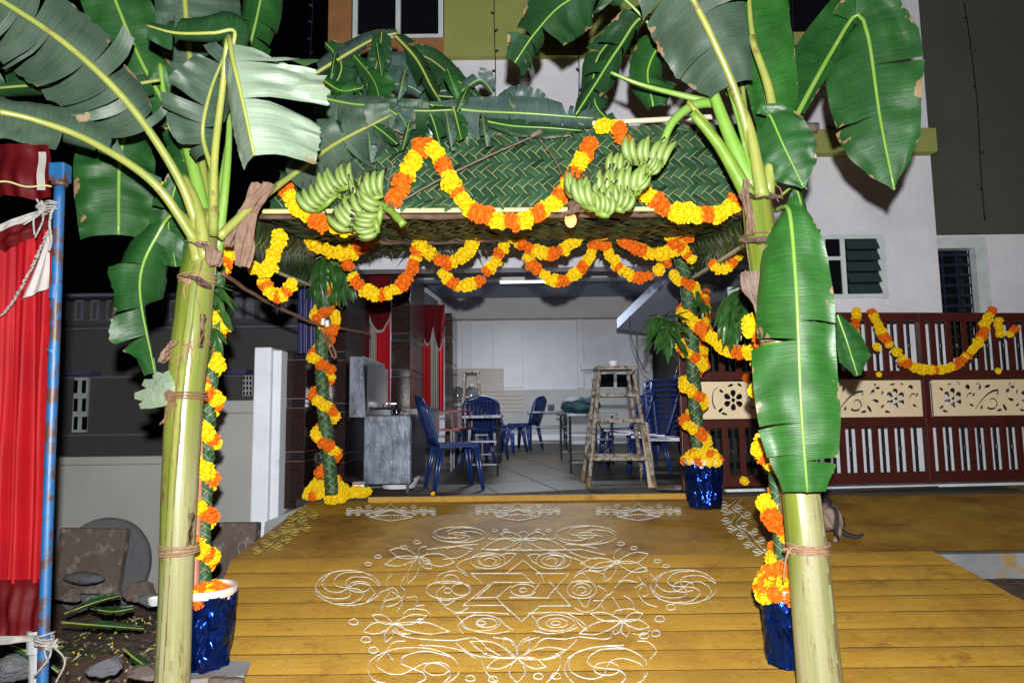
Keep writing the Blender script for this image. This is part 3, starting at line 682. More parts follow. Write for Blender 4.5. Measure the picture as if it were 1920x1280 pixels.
def tear(cx, cy, ang_, L, w):
    o = []
    for i in range(12):
        u = i / 12 * 2 * pi; x = L * (.5 - .5 * cos(u)); y = w * sin(u) * (.35 + .65 * sin(u / 2) ** 1) * .9
        o.append((cx + x * cos(ang_) - y * sin(ang_), cy + x * sin(ang_) + y * cos(ang_)))
    return o
def disc(cx, cy, r, n=12): return [(cx + r * cos(2 * pi * i / n), cy + r * sin(2 * pi * i / n)) for i in range(n)]
def motif(x, fl=1):
    H = []
    def X(l): return [(x + fl * a, b) for a, b in l]
    H.append(X(disc(0, 0, .020)))
    for i in range(6): H.append(X(tear(.030 * cos(i * pi / 3 + .5), .030 * sin(i * pi / 3 + .5), i * pi / 3 + .5, .068, .036)))
    H.append(X(disc(.16, .105, .026)))
    sp = [(.60 - .27 * cos(a * .45) - .05 * a * .2, -.105 + .20 * sin(min(a, 3.3) * .48)) for a in [i * .25 for i in range(14)]]
    H.append(X(thick([(.22 + .02 * i + .0, -.11 + .18 * sin(i / 13 * 1.7)) for i in range(14)], .004, .011)))
    H.append(X(thick([(.40 + .075 * (1 - i / 22) * cos(i * .33 - 2.4) , -.045 + .075 * (1 - i / 22) * sin(i * .33 - 2.4)) for i in range(17)], .010, .004)))
    for (cx, cy, a, L, w) in ((.27, .06, 1.2, .07, .02), (.33, .10, .3, .07, .02), (.50, .055, 2.0, .075, .02), (.545, .03, .9, .075, .022), (.565, -.01, -.3, .07, .02), (.51, -.06, -1.1, .08, .022), (.30, -.07, -2.0, .05, .018), (.30, -.085, -.9, .05, .018), (.34, -.115, -.1, .05, .016), (.21, -.085, 2.6, .05, .016), (.60, .10, .1, .05, .018), (.60, .085, -1.2, .05, .018), (.60, .115, 1.5, .04, .016), (-.09, .07, 2.5, .05, .018), (-.10, -.07, -2.4, .06, .02)):
        H.append(X(tear(cx, cy, a, L, w)))
    H.append(X(thick([(.185 + .055 * cos(a), -.055 + .10 * sin(a)) for a in [3.5 - .28 * i for i in range(9)]], .003, .008)))
    H.append(X(thick([(.40 + .12 * cos(a), .02 + .12 * sin(a)) for a in [2.4 - .22 * i for i in range(12)]], .003, .008)))
    H.append(X(thick([(.59 - .11 * cos(a), -.03 + .10 * sin(a)) for a in [-1.2 + .22 * i for i in range(12)]], .003, .007)))
    H.append(X(thick([(-.14 + .06 * cos(a), .01 + .11 * sin(a)) for a in [1.6 + .25 * i for i in range(11)]], .003, .007)))
    for (cx, cy, a, L, w) in ((.24, .135, .2, .06, .016), (.44, -.13, .2, .06, .016), (-.05, .13, .3, .06, .016), (-.06, -.135, 2.9, .06, .016), (.10, -.12, .5, .06, .016), (.09, .13, 2.6, .05, .016), (.64, -.09, .6, .05, .014), (.66, .03, 1.2, .05, .014), (.20, .01, .9, .05, .014), (.44, .03, .4, .045, .014)): H.append(X(tear(cx, cy, a, L, w)))
    H.append(X(disc(.475, .075, .010))); H.append(X(disc(.455, -.11, .010)))
    return H
def panel(x0, x1, start, fl):
    cu = D.curves.new('floral_panel', 'CURVE'); cu.dimensions = '2D'; cu.fill_mode = 'BOTH'; cu.extrude = .0035
    h = zt['p0'] - zt['p1']; w = x1 - x0
    def spl(l):
        s = cu.splines.new('POLY'); s.points.add(len(l) - 1); s.use_cyclic_u = True
        for p, q in zip(s.points, l): p.co = (q[0], q[1], 0, 1)
    spl([(-w / 2, -h / 2), (w / 2, -h / 2), (w / 2, h / 2), (-w / 2, h / 2)])
    x = start; done = []
    def inside(p, l):
        r = False; j = len(l) - 1
        for i in range(len(l)):
            if (l[i][1] > p[1]) != (l[j][1] > p[1]) and p[0] < (l[j][0] - l[i][0]) * (p[1] - l[i][1]) / (l[j][1] - l[i][1]) + l[i][0]: r = not r
            j = i
        return r
    while True:
        for l in motif(x, fl):
            xs = [p[0] for p in l]; l = [(p[0], p[1] * h / .35) for p in l]
            if not (min(xs) > -w / 2 + .02 and max(xs) < w / 2 - .02 and max(abs(p[1]) for p in l) < h / 2 - .012): continue
            if any(inside(p, k) for k in done for p in l) or any(inside(p, l) for k in done for p in k) or any((p[0] - q[0]) ** 2 + (p[1] - q[1]) ** 2 < 2.5e-5 for k in done if abs(k[0][0] - l[0][0]) < .4 for p in l for q in k): continue
            done.append(l); spl(l)
        x += .80
        if x > w / 2 + .8: break
    o = D.objects.new('floral_panel', cu); COL.objects.link(o)
    dg = bpy.context.evaluated_depsgraph_get(); me = D.meshes.new_from_object(o.evaluated_get(dg)); D.objects.remove(o)
    me.materials.clear(); me.materials.append(M['cream_panel'])
    o = inst('floral_panel', me, Matrix.Translation(gp_((x0 + x1) / 2, (zt['p0'] + zt['p1']) / 2, -.026)) @ GR.to_4x4() @ Matrix.Rotation(pi / 2, 4, 'X'), gate)
panel(.075, post - .05, -.72, 1); panel(post + .05, GW, -.86, 1)
# ---------------- banana leaves ----------------
def leaf(parent, name, mid, wa, wb, m='leaf_top', s0=0.0, s1=1.0, fa=10, fb=10, curl=25, tears=(0, 0), seed=0, r0=.016, r1=.004, rib='petiole', n=44, slant=.15, jag=.05, gap=.5, droop=.0, tiltn=0, spread=18, cut=0, nrm=None, **kw):
    rr = random.Random(seed * 31 + 5)
    pts = smooth_path([U(*p) for p in mid], 60)
    Y0 = sum(p[2] for p in mid) / len(mid); k = mpp(Y0)
    def at(t):
        x = max(0, min(1, t)) * 60; i = min(int(x), 59); return pts[i].lerp(pts[i + 1], x - i), (pts[min(i + 2, 60)] - pts[max(i - 1, 0)]).normalized()
    top = MB(); Ltot = sum((pts[i + 1] - pts[i]).length for i in range(60))
    for side, wl, f0, nt_ in ((1, wa, fa, tears[0]), (-1, wb, fb, tears[1])):
        if not wl: continue
        cuts = [0.0, 1.0]
        if isinstance(nt_, list): cuts += nt_
        else: cuts += [rr.uniform(.04, .96) for _ in range(nt_)]
        cuts = sorted(cuts)
        for c in range(len(cuts) - 1):
            ta, tb = cuts[c], cuts[c + 1]
            if tb - ta < .008: continue
            ns = max(2, int(n * (tb - ta))); nv = 6
            dphi = rr.gauss(0, spread) if len(cuts) > 2 else 0
            wf = 1 - abs(rr.gauss(0, jag * 1.6)) if len(cuts) > 2 else 1
            sl = rr.gauss(0, .05) if len(cuts) > 2 else 0
            dc = rr.gauss(0, spread * .5) if len(cuts) > 2 else 0
            tc = (ta + tb) / 2; gp = rr.uniform(.04, .34) * gap if len(cuts) > 2 else 0
            def fn(u, v):
                t = lerp(ta, tb, u); t2 = tc + (t - tc) * (1 - gp * v)
                p, T = at(lerp(s0, s1, t2))
                N = (CAM - p).normalized() if nrm is None else V(nrm)
                S = T.cross(N).normalized() * side; N2 = S.cross(T).normalized() * side
                if N2.dot(N) < 0: N2 = -N2
                w = interp(wl, t) * k * wf
                e = jag * w * noise.noise(V((t * 40, seed * 3.7 + side, 0))) * v if jag else 0
                ph = radians(f0 + tiltn * side + (dphi + 0) * v); 
                # arc along curl
                cu = radians(curl + dc); x = y = 0.0; q = v
                a1 = ph + cu * q / 2
                x = (w * v + e) * cos(a1); y = -(w * v + e) * sin(a1)
                rip = .020 * w * 10 * noise.noise(V((t * 9 + seed, v * 2.2, side * 2.))) * v
                tip = slant + sl
                return p + S * x + N2 * (y + rip) + T * (tip * w * v * v) + V((0, 0, -droop * w * v * v))
            b = len(top.v)
            for i in range(ns + 1):
                for j in range(nv + 1): top.v.append(fn(i / ns, j / nv))
            for i in range(ns):
                for j in range(nv):
                    q = [(i, j), (i + 1, j), (i + 1, j + 1), (i, j + 1)]
                    if side == 1: q = q[::-1]
                    top.f.append(tuple(b + a_ * (nv + 1) + c_ for a_, c_ in q)); top.m.append(0)
                    top.uv.append([(lerp(ta, tb, a_ / ns) * Ltot * 1.3, c_ / nv) for a_, c_ in q])
    o = top.build(name, M[m], parent, smooth=True, **kw)
    rb = MB(); rp_ = pts; cc = []
    for i, p in enumerate(rp_):
        cc.append(p + (CAM - p).normalized() * (lerp(r0, r1, i / 60) * .35))
    rb.tube(cc[::2], [lerp(r0, r1, (i / 60) ** .8) for i in range(0, 61, 2)], 8)
    rb.build('midrib', M[rib], o, smooth=True)
    return o
def trunk(parent, pts, r, seed=0):
    rr = random.Random(seed); ph = [rr.random() for _ in range(4)]
    p = smooth_path([U(*q) for q in pts], 50)
    def shp(a, t):
        s = 1 + .016 * noise.noise(V((cos(a * 6.28) * 2, sin(a * 6.28) * 2, t * 5 + seed))) + .03 * noise.noise(V((0, seed, t * 7)))
        for i, q in enumerate(ph):
            d = (a - q - .12 * t * (1 if i % 2 else -1)) % 1
            s += .05 * max(0, 1 - d / .38) if d < .38 else 0
        return s
    m = MB(); m.tube(p, [interp(r, i / 50) for i in range(51)], 120, shape=shp)
    for f in range(50 * 120):
        i, j = divmod(f, 120); a, t = (j + .5) / 120, i / 50
        for k, q in enumerate(ph):
            d = (a - q - .12 * t * (1 if k % 2 else -1)) % 1
            if d < .009 + .012 * max(0, noise.noise(V((t * 9, k * 5.1, seed)))) and noise.noise(V((t * 14, k * 3.3, seed + 2))) > -.15: m.m[f] = 1
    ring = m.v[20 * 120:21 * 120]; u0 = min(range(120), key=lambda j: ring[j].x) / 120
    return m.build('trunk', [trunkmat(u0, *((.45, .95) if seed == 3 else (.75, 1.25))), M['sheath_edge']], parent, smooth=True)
def loops(name, label, px, py, Y, r, n=3, tilt=.1, m='rope', rr_=.006, knot=None, dz=.012, group=None, seed=0, tails=0):
    rr = random.Random(seed); c = U(px, py, Y); t = thing(name, label, 'rope', tuple(c), group=group)
    for i in range(n):
        pts = []; a0 = rr.uniform(0, 6); tx, ty = rr.gauss(0, tilt), rr.gauss(0, tilt); z0 = (i - (n - 1) / 2) * dz
        for k in range(33):
            a = a0 + k / 32 * 2 * pi; q = r + rr_ * .6 + .003 * sin(5 * a + i)
            pts.append(c + V((q * cos(a), q * sin(a), z0 + q * (tx * cos(a) + ty * sin(a)))))
        b = MB(); b.tube(pts, rr_, 6); b.build('loop', M[m], t, smooth=True)
    if knot is not None:
        kc = c + V(knot) ; b = MB()
        for i in range(4):
            pts = [kc + V((rr.gauss(0, .012), rr.gauss(0, .008) - .005, rr.gauss(0, .012))) for _ in range(6)]
            b.tube(smooth_path(pts, 20), rr_ * 1.1, 6)
        for i in range(tails):
            d = V((rr.uniform(-.09, .05), rr.uniform(-.03, .0), rr.uniform(-.16, -.05)))
            b.tube(smooth_path([kc, kc + d * .5 + V((rr.gauss(0, .02), 0, .01)), kc + d], 12), rr_ * .9, 6)
        b.build('knot', M[m], t, smooth=True)
    return t

# ---- left banana tree
LT = thing('banana_tree', 'banana tree on the left, large torn leaves, one pale leaf bent over and shining', 'banana tree', tuple(U(322, 1300, 3.45)))
trunk(LT, [(322, 1330, 3.45), (342, 820, 3.5), (362, 600, 3.52), (370, 520, 3.53), (384, 440, 3.55), (392, 395, 3.55)], [.078, .076, .078, .083, .086, .090, .085, .05], 3)
def sheath(parent, a, b, c, Y, r, seed):   # overlapping leaf bases at the crown
    m = MB(); p = smooth_path(P3([(*a, Y), (*b, Y - .03), (*c, Y - .04)]), 14); m.tube(p, [lerp(r, r * .35, i / 14) for i in range(15)], 10); m.build('leaf_base', M['stalk'], parent, smooth=True)
L = lambda *a, **k: leaf(LT, 'leaf', *a, **k)
L([(378, 450, 3.5), (335, 335, 3.4), (245, 200, 3.25), (130, 88, 3.1), (0, 0, 2.98), (-110, -60, 2.9)], [70, 105, 110, 108, 105, 100, 90], [90, 112, 120, 118, 110, 100, 90], 'leaf_under', s0=.36, fa=12, fb=12, curl=16, tears=(9, 12), seed=1, r0=.028, r1=.011, slant=.30, gap=.6, jag=.10, spread=13)
L([(368, 455, 3.47), (290, 345, 3.3), (175, 268, 3.2), (75, 228, 3.1), (-10, 208, 3.0), (-100, 195, 2.95)], [10, 45, 62, 50, 34, 50, 60], [8, 30, 52, 62, 60, 66, 60], 'leaf_under', s0=.40, fa=20, fb=30, curl=40, tears=(3, 4), seed=2, r0=.027, r1=.012, gap=.6, jag=.06)
L([(392, 420, 3.75), (330, 260, 3.85), (255, 215, 3.9), (226, 290, 3.9), (222, 440, 3.88)], [60, 78, 80, 78, 72, 66], [50, 72, 78, 80, 74, 66], 'leaf_top', s0=.60, fa=8, fb=8, curl=18, tears=(0, 1), seed=3, r0=.02, r1=.009, rib='petiole_green', jag=.01)
L([(380, 420, 3.65), (330, 400, 3.72), (300, 432, 3.75), (262, 530, 3.72), (290, 700, 3.7)], [40, 62, 66, 50, 56, 66, 30, 22], [50, 66, 76, 64, 8, 6, 5, 4], 'leaf_top', s0=.28, fa=15, fb=12, curl=20, tears=(3, 2), seed=4, r0=.014, r1=.004, rib='petiole_green')
# bent bright leaf: petiole up, blade folded over and hanging
L([(400, 440, 3.45), (402, 300, 3.25), (418, 160, 3.05), (428, 70, 2.95), (436, 110, 2.88), (455, 190, 2.86), (477, 292, 2.88)], [30, 50, 62, 66, 66, 56], [120, 156, 156, 148, 138, 122], 'leaf_pale', s0=.665, fa=58, fb=4, curl=14, tears=(0, [.10, .17, .24, .52]), seed=5, r0=.026, r1=.006, slant=.16, gap=.55, jag=.07, spread=7)
L([(425, 120, 3.06), (440, 60, 3.02), (400, 62, 3.0), (330, 62, 2.98), (275, 48, 2.98)], [40, 60, 52, 45, 30], [40, 50, 46, 36, 25], 'leaf_dark', s0=.1, fa=35, fb=25, curl=50, tears=(3, 2), seed=6, r0=.012, r1=.005)
L([(398, 320, 3.3), (380, 250, 3.3), (395, 170, 3.2), (425, 95, 3.1)], [30, 55, 60, 40, 20], [40, 75, 85, 60, 30], 'leaf_under', s0=.15, fa=25, fb=20, curl=30, tears=(2, 5), seed=7, r0=.014, r1=.006, gap=.9)
L([(388, 430, 3.62), (330, 240, 3.8), (262, 110, 3.75), (212, -10, 3.65), (190, -80, 3.6)], [55, 70, 70, 66, 60], [45, 62, 68, 64, 60], 'leaf_top', s0=.52, fa=10, fb=10, curl=20, seed=8, r0=.02, r1=.008, rib='petiole_green', jag=.02)
L([(395, 440, 3.6), (372, 250, 3.75), (352, 70, 3.75), (344, -40, 3.7)], [40, 90, 112, 110], [30, 60, 58, 60], 'leaf_under', s0=.62, fa=8, fb=8, curl=20, seed=9, r0=.03, r1=.014, jag=.02)
L([(400, 430, 3.65), (440, 200, 3.9), (480, 40, 4.0), (500, -60, 4.0)], [30, 50, 60, 50], [30, 45, 50, 45], 'leaf_top', s0=.55, fa=10, fb=10, curl=30, tears=(4, 2), seed=10, r0=.02, r1=.006, rib='petiole_green')
L([(410, 445, 3.5), (480, 380, 3.62), (560, 320, 3.78), (632, 268, 3.88), (735, 215, 3.95)], [60, 100, 95, 70, 45], [20, 50, 55, 45, 25], 'leaf_under', s0=.42, fa=8, fb=14, curl=25, tears=(2, 2), seed=11, r0=.026, r1=.008, slant=.3)
L([(394, 430, 3.68), (352, 300, 3.8), (312, 195, 3.8), (300, 120, 3.75)], [30, 40, 40, 20], [30, 55, 55, 20], 'leaf_top', s0=.35, fa=12, fb=14, curl=30, tears=(2, 3), seed=12, r0=.032, r1=.014, rib='petiole_green')
L([(300, 150, 3.55), (200, 165, 3.5), (90, 160, 3.45), (0, 165, 3.4), (-60, 175, 3.4)], [20, 40, 46, 46, 40], [30, 60, 66, 62, 50], 'leaf_dark', s0=.05, fa=20, fb=20, curl=30, tears=(5, 5), seed=13, r0=.01, r1=.006)
L([(345, 300, 3.8), (330, 345, 3.86), (316, 420, 3.86), (330, 500, 3.84)], [20, 34, 36, 20], [22, 40, 40, 22], 'leaf_top', s0=.1, fa=12, fb=14, curl=20, tears=(2, 1), seed=14, r0=.006, r1=.003, rib='petiole_green')
for i, (x0, y0, x1, y1, Y, r) in enumerate(((395, 450, 320, 185, 3.6, .036), (402, 440, 384, 190, 3.62, .030), (408, 445, 432, 180, 3.6, .022), (385, 455, 345, 330, 3.46, .030), (372, 460, 322, 385, 3.46, .028))):
    m = MB(); m.tube(smooth_path(P3([(x0, y0 + 30, Y), ((x0 + x1) / 2 + 6, (y0 + y1) / 2, Y), (x1, y1, Y + .05)]), 14), [lerp(r * 1.25, r * .6, k / 14) for k in range(15)], 10); m.build('leaf_stalk', M['petiole_green' if i in (0, 1, 2) else 'petiole'], LT, smooth=True)
# dried brown leaf and husks
def rag(parent, name, pts, w, m, seed, nv=8):
    p = smooth_path(P3(pts), 16); rr = random.Random(seed); k = mpp(pts[0][2]); b = MB()
    for s in range(3):
        o = rr.uniform(-.4, .4)
        def fn(u, v):
            i = min(int(u * 16), 16); q = p[i]; e = (v - .5 + o * .5) * w * k * (1 - .35 * u + .2 * sin(u * 9 + s))
            return q + V((e, .02 * sin(v * 9 + u * 7 + s * 2) - .01 * s, .012 * noise.noise(V((u * 6, v * 6, seed)))))
        b.grid(fn, 16, nv)
    return b.build(name, M[m], parent, smooth=True)
rag(LT, 'dry_leaf', [(500, 345, 3.62), (478, 380, 3.6), (462, 430, 3.6), (455, 500, 3.6)], 30, 'dry_leaf', 2)
rag(LT, 'dry_leaf', [(480, 372, 3.6), (444, 415, 3.58), (428, 462, 3.57)], 20, 'dry_leaf', 5)
rag(LT, 'husk', [(372, 455, 3.42), (400, 470, 3.41), (405, 498, 3.41)], 34, 'dry_leaf', 3)
rag(LT, 'husk', [(358, 518, 3.43), (378, 528, 3.425), (392, 540, 3.43)], 20, 'log', 8)
for i, (x, y, l, w_) in enumerate(((384, 590, 60, 4), (362, 960, 60, 3))): rag(LT, 'sheath_fringe', [(x, y, 3.435), (x - 3, y + l * .5, 3.43), (x - 6, y + l, 3.42)], w_, 'sheath_edge', 60 + i, 4)
rag(LT, 'husk', [(335, 640, 3.44), (318, 655, 3.43), (306, 680, 3.43)], 12, 'dry_leaf', 9)
# pale torn leaf scrap tied to the trunk
st = thing('leaf_scrap', 'pale fan shaped leaf scrap tied to the left trunk by the coir rope', 'leaf', tuple(U(330, 745, 3.42)))
for (x, y, w) in ((262, 762, 13), (252, 742, 15), (268, 716, 16), (290, 700, 15), (312, 696, 12)):
    leaf(st, 'leaf_strip', [(332, 745, 3.43), ((332 + x) / 2, (745 + y) / 2 - 3, 3.42), (x, y, 3.44)], [4, w, w * .9, w * .4], [4, w, w * .9, w * .4], 'leaf_pale', fa=6, fb=10, curl=10, seed=x, r0=.002, r1=.001, n=14)
# ---- right banana tree
RT = thing('banana_tree', 'banana tree on the right, a long glossy leaf hanging down its front', 'banana tree', tuple(U(1541, 1300, 3.35)))
trunk(RT, [(1543, 1330, 3.35), (1502, 925, 3.42), (1458, 640, 3.48), (1428, 450, 3.52), (1416, 345, 3.54), (1415, 290, 3.54)], [.098, .094, .088, .082, .080, .079, .075, .05], 8)
L = lambda *a, **k: leaf(RT, 'leaf', *a, **k)
L([(1425, 345, 3.5), (1385, 190, 3.4), (1335, 70, 3.3), (1295, -10, 3.2), (1270, -70, 3.15)], [45, 62, 75, 95, 105, 100], [60, 95, 118, 125, 120, 110], 'leaf_under', s0=.44, fa=10, fb=10, curl=20, tears=(3, 2), seed=21, r0=.028, r1=.014, slant=-.25, gap=.4, spread=8)
L([(1448, 340, 3.55), (1440, 180, 3.6), (1410, 60, 3.6), (1402, -60, 3.6)], [40, 62, 76, 80, 78], [30, 44, 50, 50, 44], 'leaf_bright', s0=.22, fa=12, fb=26, curl=20, seed=22, r0=.03, r1=.010, jag=.01)
L([(1440, 335, 3.6), (1495, 215, 3.7), (1565, 88, 3.75), (1606, 28, 3.74), (1628, 70, 3.7), (1650, 220, 3.66), (1677, 356, 3.64)], [30, 55, 78, 92, 90, 82, 68, 40, 3], [40, 70, 88, 88, 78, 70, 62, 38, 3], 'leaf_top', s0=.49, fa=8, fb=8, curl=16, tears=(2, 2), seed=23, r0=.02, r1=.006, rib='petiole_green', jag=.01, slant=.05, spread=5, gap=.25)
L([(1500, 210, 3.78), (1545, 120, 3.82), (1600, 30, 3.82), (1640, -20, 3.82)], [10, 18, 26, 40], [40, 66, 72, 62, 50], 'leaf_top', s0=.0, fa=10, fb=14, curl=18, seed=24, r0=.010, r1=.006, rib='petiole_green', jag=.01)
L([(1452, 350, 3.5), (1446, 260, 3.46), (1442, 215, 3.42), (1470, 275, 3.36), (1507, 352, 3.34)], [12, 44, 52, 40, 4], [22, 52, 56, 42, 4], 'leaf_top', s0=.42, fa=6, fb=6, curl=14, seed=25, r0=.012, r1=.003, rib='petiole_green', jag=.005)
L([(1455, 395, 3.45), (1470, 388, 3.3), (1482, 408, 3.2), (1494, 560, 3.16), (1502, 760, 3.16), (1514, 922, 3.18)], [6, 52, 72, 84, 88, 86, 80, 66, 44], [6, 46, 60, 66, 66, 68, 70, 62, 34], 'leaf_bright', s0=.08, fa=7, fb=7, curl=16, tears=([.52, .78, .88], [.46, .90]), seed=26, r0=.012, r1=.006, rib='petiole_green', jag=.006, slant=.12, spread=7, gap=.30, n=70)
L([(1460, 370, 3.6), (1490, 352, 3.62), (1505, 400, 3.6), (1510, 470, 3.6)], [10, 30, 34, 20], [12, 30, 34, 20], 'leaf_top', s0=.2, fa=10, fb=10, curl=20, seed=27, tears=(1, 2), r0=.008, r1=.003, rib='petiole_green')
L([(1570, 590, 3.7), (1588, 640, 3.7), (1598, 672, 3.68), (1608, 704, 3.68)], [4, 20, 26, 6], [6, 32, 38, 8], 'leaf_top', fa=12, fb=18, curl=30, seed=28, r0=.006, r1=.003, rib='petiole_green')
L([(1345, 195, 3.62), (1275, 178, 3.62), (1200, 158, 3.6), (1145, 136, 3.6)], [4, 22, 26, 18, 6], [4, 16, 20, 18, 6], 'leaf_bright', s0=.1, fa=55, fb=50, curl=40, seed=29, r0=.022, r1=.008, rib='petiole_green', jag=.01)
L([(1330, 190, 3.75), (1230, 60, 3.78), (1140, -20, 3.7), (1060, 5, 3.65), (1005, 60, 3.62), (965, 118, 3.62)], [50, 74, 70, 50, 22], [44, 70, 72, 60, 34], 'leaf_dark', s0=.46, fa=25, fb=12, curl=26, tears=(1, 9), seed=30, r0=.012, r1=.004, rib='petiole_green', gap=.9, slant=.35)
L([(1290, 60, 3.85), (1210, 30, 3.9), (1160, 90, 3.9), (1115, 160, 3.9), (1080, 215, 3.9)], [30, 46, 44, 36, 10], [30, 42, 44, 30, 8], 'leaf_dark', s0=.25, fa=25, fb=25, curl=35, tears=(6, 6), seed=31, r0=.012, r1=.005, rib='petiole_green', gap=1.2, slant=.5, spread=26)
L([(1370, 180, 3.85), (1300, 110, 3.9), (1248, 80, 3.9), (1215, 130, 3.9), (1225, 200, 3.9)], [20, 50, 60, 50, 20], [20, 46, 60, 60, 30], 'leaf_top', s0=.2, fa=18, fb=18, curl=30, tears=(3, 4), seed=32, r0=.014, r1=.005, rib='petiole_green', gap=.9)
L([(1400, 230, 3.75), (1385, 120, 3.8), (1355, 60, 3.8), (1300, 30, 3.8)], [30, 50, 55, 40], [40, 60, 60, 40], 'leaf_under', s0=.25, fa=14, fb=14, curl=25, tears=(2, 2), seed=33, r0=.016, r1=.006)
L([(1170, 50, 4.1), (1120, 110, 4.1), (1115, 190, 4.1), (1150, 235, 4.08)], [26, 36, 30, 12], [26, 36, 36, 14], 'leaf_dark', s0=.05, fa=20, fb=20, curl=40, tears=(4, 5), seed=34, r0=.008, r1=.004, rib='petiole_green', gap=1.1, spread=24)
for i, (pp, Y, r, mm) in enumerate((([(1405, 345), (1350, 275), (1298, 212)], 3.46, .034, 'stalk'), ([(1412, 330), (1362, 240), (1325, 138)], 3.5, .038, 'petiole_green'), ([(1420, 330), (1395, 250), (1365, 150)], 3.48, .026, 'petiole_green'), ([(1440, 340), (1448, 200), (1408, 68)], 3.44, .028, 'petiole'), ([(1430, 345), (1405, 240), (1372, 165)], 3.42, .030, 'petiole'), ([(1400, 350), (1345, 262), (1290, 190)], 3.55, .02, 'petiole'))):
    m = MB(); m.tube(smooth_path(P3([(a, b + (25 if j == 0 else 0), Y) for j, (a, b) in enumerate(pp)]), 16), [lerp(r * 1.2, r * .62, k / 16) for k in range(17)], 10); m.build('leaf_stalk', M[mm], RT, smooth=True)
rag(RT, 'husk', [(1412, 365, 3.44), (1425, 372, 3.43), (1440, 368, 3.43)], 50, 'log', 11); rag(RT, 'husk', [(1405, 448, 3.42), (1428, 455, 3.41), (1445, 450, 3.42)], 40, 'log', 12)
rag(RT, 'husk', [(1404, 510, 3.41), (1412, 545, 3.40), (1428, 590, 3.40), (1440, 640, 3.4)], 26, 'log_pale', 13); rag(RT, 'husk', [(1394, 340, 3.44), (1400, 390, 3.43), (1408, 440, 3.43)], 12, 'dry_leaf', 14)
# ---- green bananas
def banana_mesh(L_=.160, r=.0235, bend=1.0):
    b = MB(); pts = []; x = z = 0; a = -.30
    for i in range(13):
        pts.append(V((x, 0, z))); a += bend / 12; x += L_ / 12 * cos(a); z += L_ / 12 * sin(a)
    rad = [.30, .40, .70, .93, 1, 1.03, 1.03, 1, .96, .88, .72, .48, .30]
    b.tube(pts, [r * q for q in rad], 10, shape=lambda a_, t: 1 + .06 * cos(5 * 2 * pi * a_))
    d = (pts[-1] - pts[-2]).normalized(); b.tube([pts[-1], pts[-1] + d * .012 + V((0, .003, 0)), pts[-1] + d * .03], [.006, .004, .007], 5, 1)
    return b.mesh('banana', [M['banana'], M['banana_tip']], True)
BM = [banana_mesh(), banana_mesh(.150, .0230, 1.15), banana_mesh(.155, .0225, .9)]
def hand(parent, px, py, Y, n, adir, arow, spread, seed, flip=-1, L_=1.0, gap=.031):
    """bananas side by side: the crown's middle at the pixel, fruit pointing along adir, crown running along arow (degrees)"""
    rr = random.Random(seed); c = U(px, py, Y); ra = radians(arow); rowv = V((cos(ra), -.25, sin(ra)))
    n = max(4, int(n * .74 + .5))
    for row in range(2):
        for i in range(n - row):
            k = i - (n - 1 - row) / 2
            a = radians(adir - .75 * spread * k / n * (1 if True else -1) + rr.gauss(0, 2))
            X = V((cos(a), 0, sin(a)))
            lean = radians(14 - 26 * row + rr.gauss(0, 3))
            X = (X * cos(lean) + V((0, -1, 0)) * sin(lean)).normalized()
            Yv = V((0, 1, 0)) * flip; Yv = (Yv - X * Yv.dot(X)).normalized(); Z = X.cross(Yv)
            s = L_ * rr.uniform(.94, 1.06)
            base = c + rowv * (k * gap * L_) + V((0, .034 * row - .012, .0))
            m = Matrix(((X.x * s, Yv.x * s, Z.x * s, base.x), (X.y * s, Yv.y * s, Z.y * s, base.y), (X.z * s, Yv.z * s, Z.z * s, base.z), (0, 0, 0, 1)))
            inst('banana', BM[rr.randrange(3)], m, parent)
    b = MB(); e = rowv * (gap * n * .42 * L_); b.tube([c - e, c, c + e], [.012, .02, .012], 8); b.build('crown', M['stalk'], parent, smooth=True)
LB = thing('banana_bunch', 'cut bunch of green bananas tied to the left end of the woven eave', 'banana bunch', tuple(U(690, 395, 3.82)))
m = MB(); m.tube(smooth_path(P3([(590, 350, 3.96), (650, 372, 3.92), (715, 384, 3.86), (745, 408, 3.82), (757, 422, 3.8)]), 20), [.016 + .003 * sin(i * 2.2) * (i > 12) + .0004 * i for i in range(21)], 10); m.build('stalk', M['stalk'], LB, smooth=True)
hand(LB, 612, 382, 3.84, 8, 138, 35, 40, 1); hand(LB, 648, 352, 3.93, 7, 130, 15, 50, 5, L_=.9)
hand(LB, 678, 412, 3.76, 9, 140, 40, 45, 2); hand(LB, 700, 372, 3.85, 7, 118, 10, 50, 3, L_=.95)
hand(LB, 712, 404, 3.72, 7, 185, 80, 60, 4, L_=.9); hand(LB, 706, 424, 3.70, 5, 200, 100, 40, 6, L_=.75, flip=-1)
FB = thing('fruit_bunch', None, None, tuple(U(1240, 270, 3.6))); FB.parent = RT; FB.location = V(FB['_o']) - V(RT['_o'])
m = MB(); m.tube(smooth_path(P3([(1345, 192, 3.62), (1300, 198, 3.6), (1262, 228, 3.58), (1240, 272, 3.6), (1205, 320, 3.66), (1150, 345, 3.68), (1100, 370, 3.68), (1085, 385, 3.66)]), 30), [lerp(.028, .012, i / 30) for i in range(31)], 10); m.build('stalk', M['petiole_green'], FB, smooth=True)
hand(FB, 1214, 308, 3.58, 9, 100, -12, 75, 11, L_=.92); hand(FB, 1216, 322, 3.57, 6, 45, -60, 50, 14, flip=1, L_=.55)
hand(FB, 1168, 368, 3.56, 9, 105, 5, 45, 12, L_=.98); hand(FB, 1160, 392, 3.54, 6, 60, -30, 60, 15, flip=1, L_=.7); hand(FB, 1190, 350, 3.53, 5, 40, -70, 40, 18, flip=1, L_=.6)
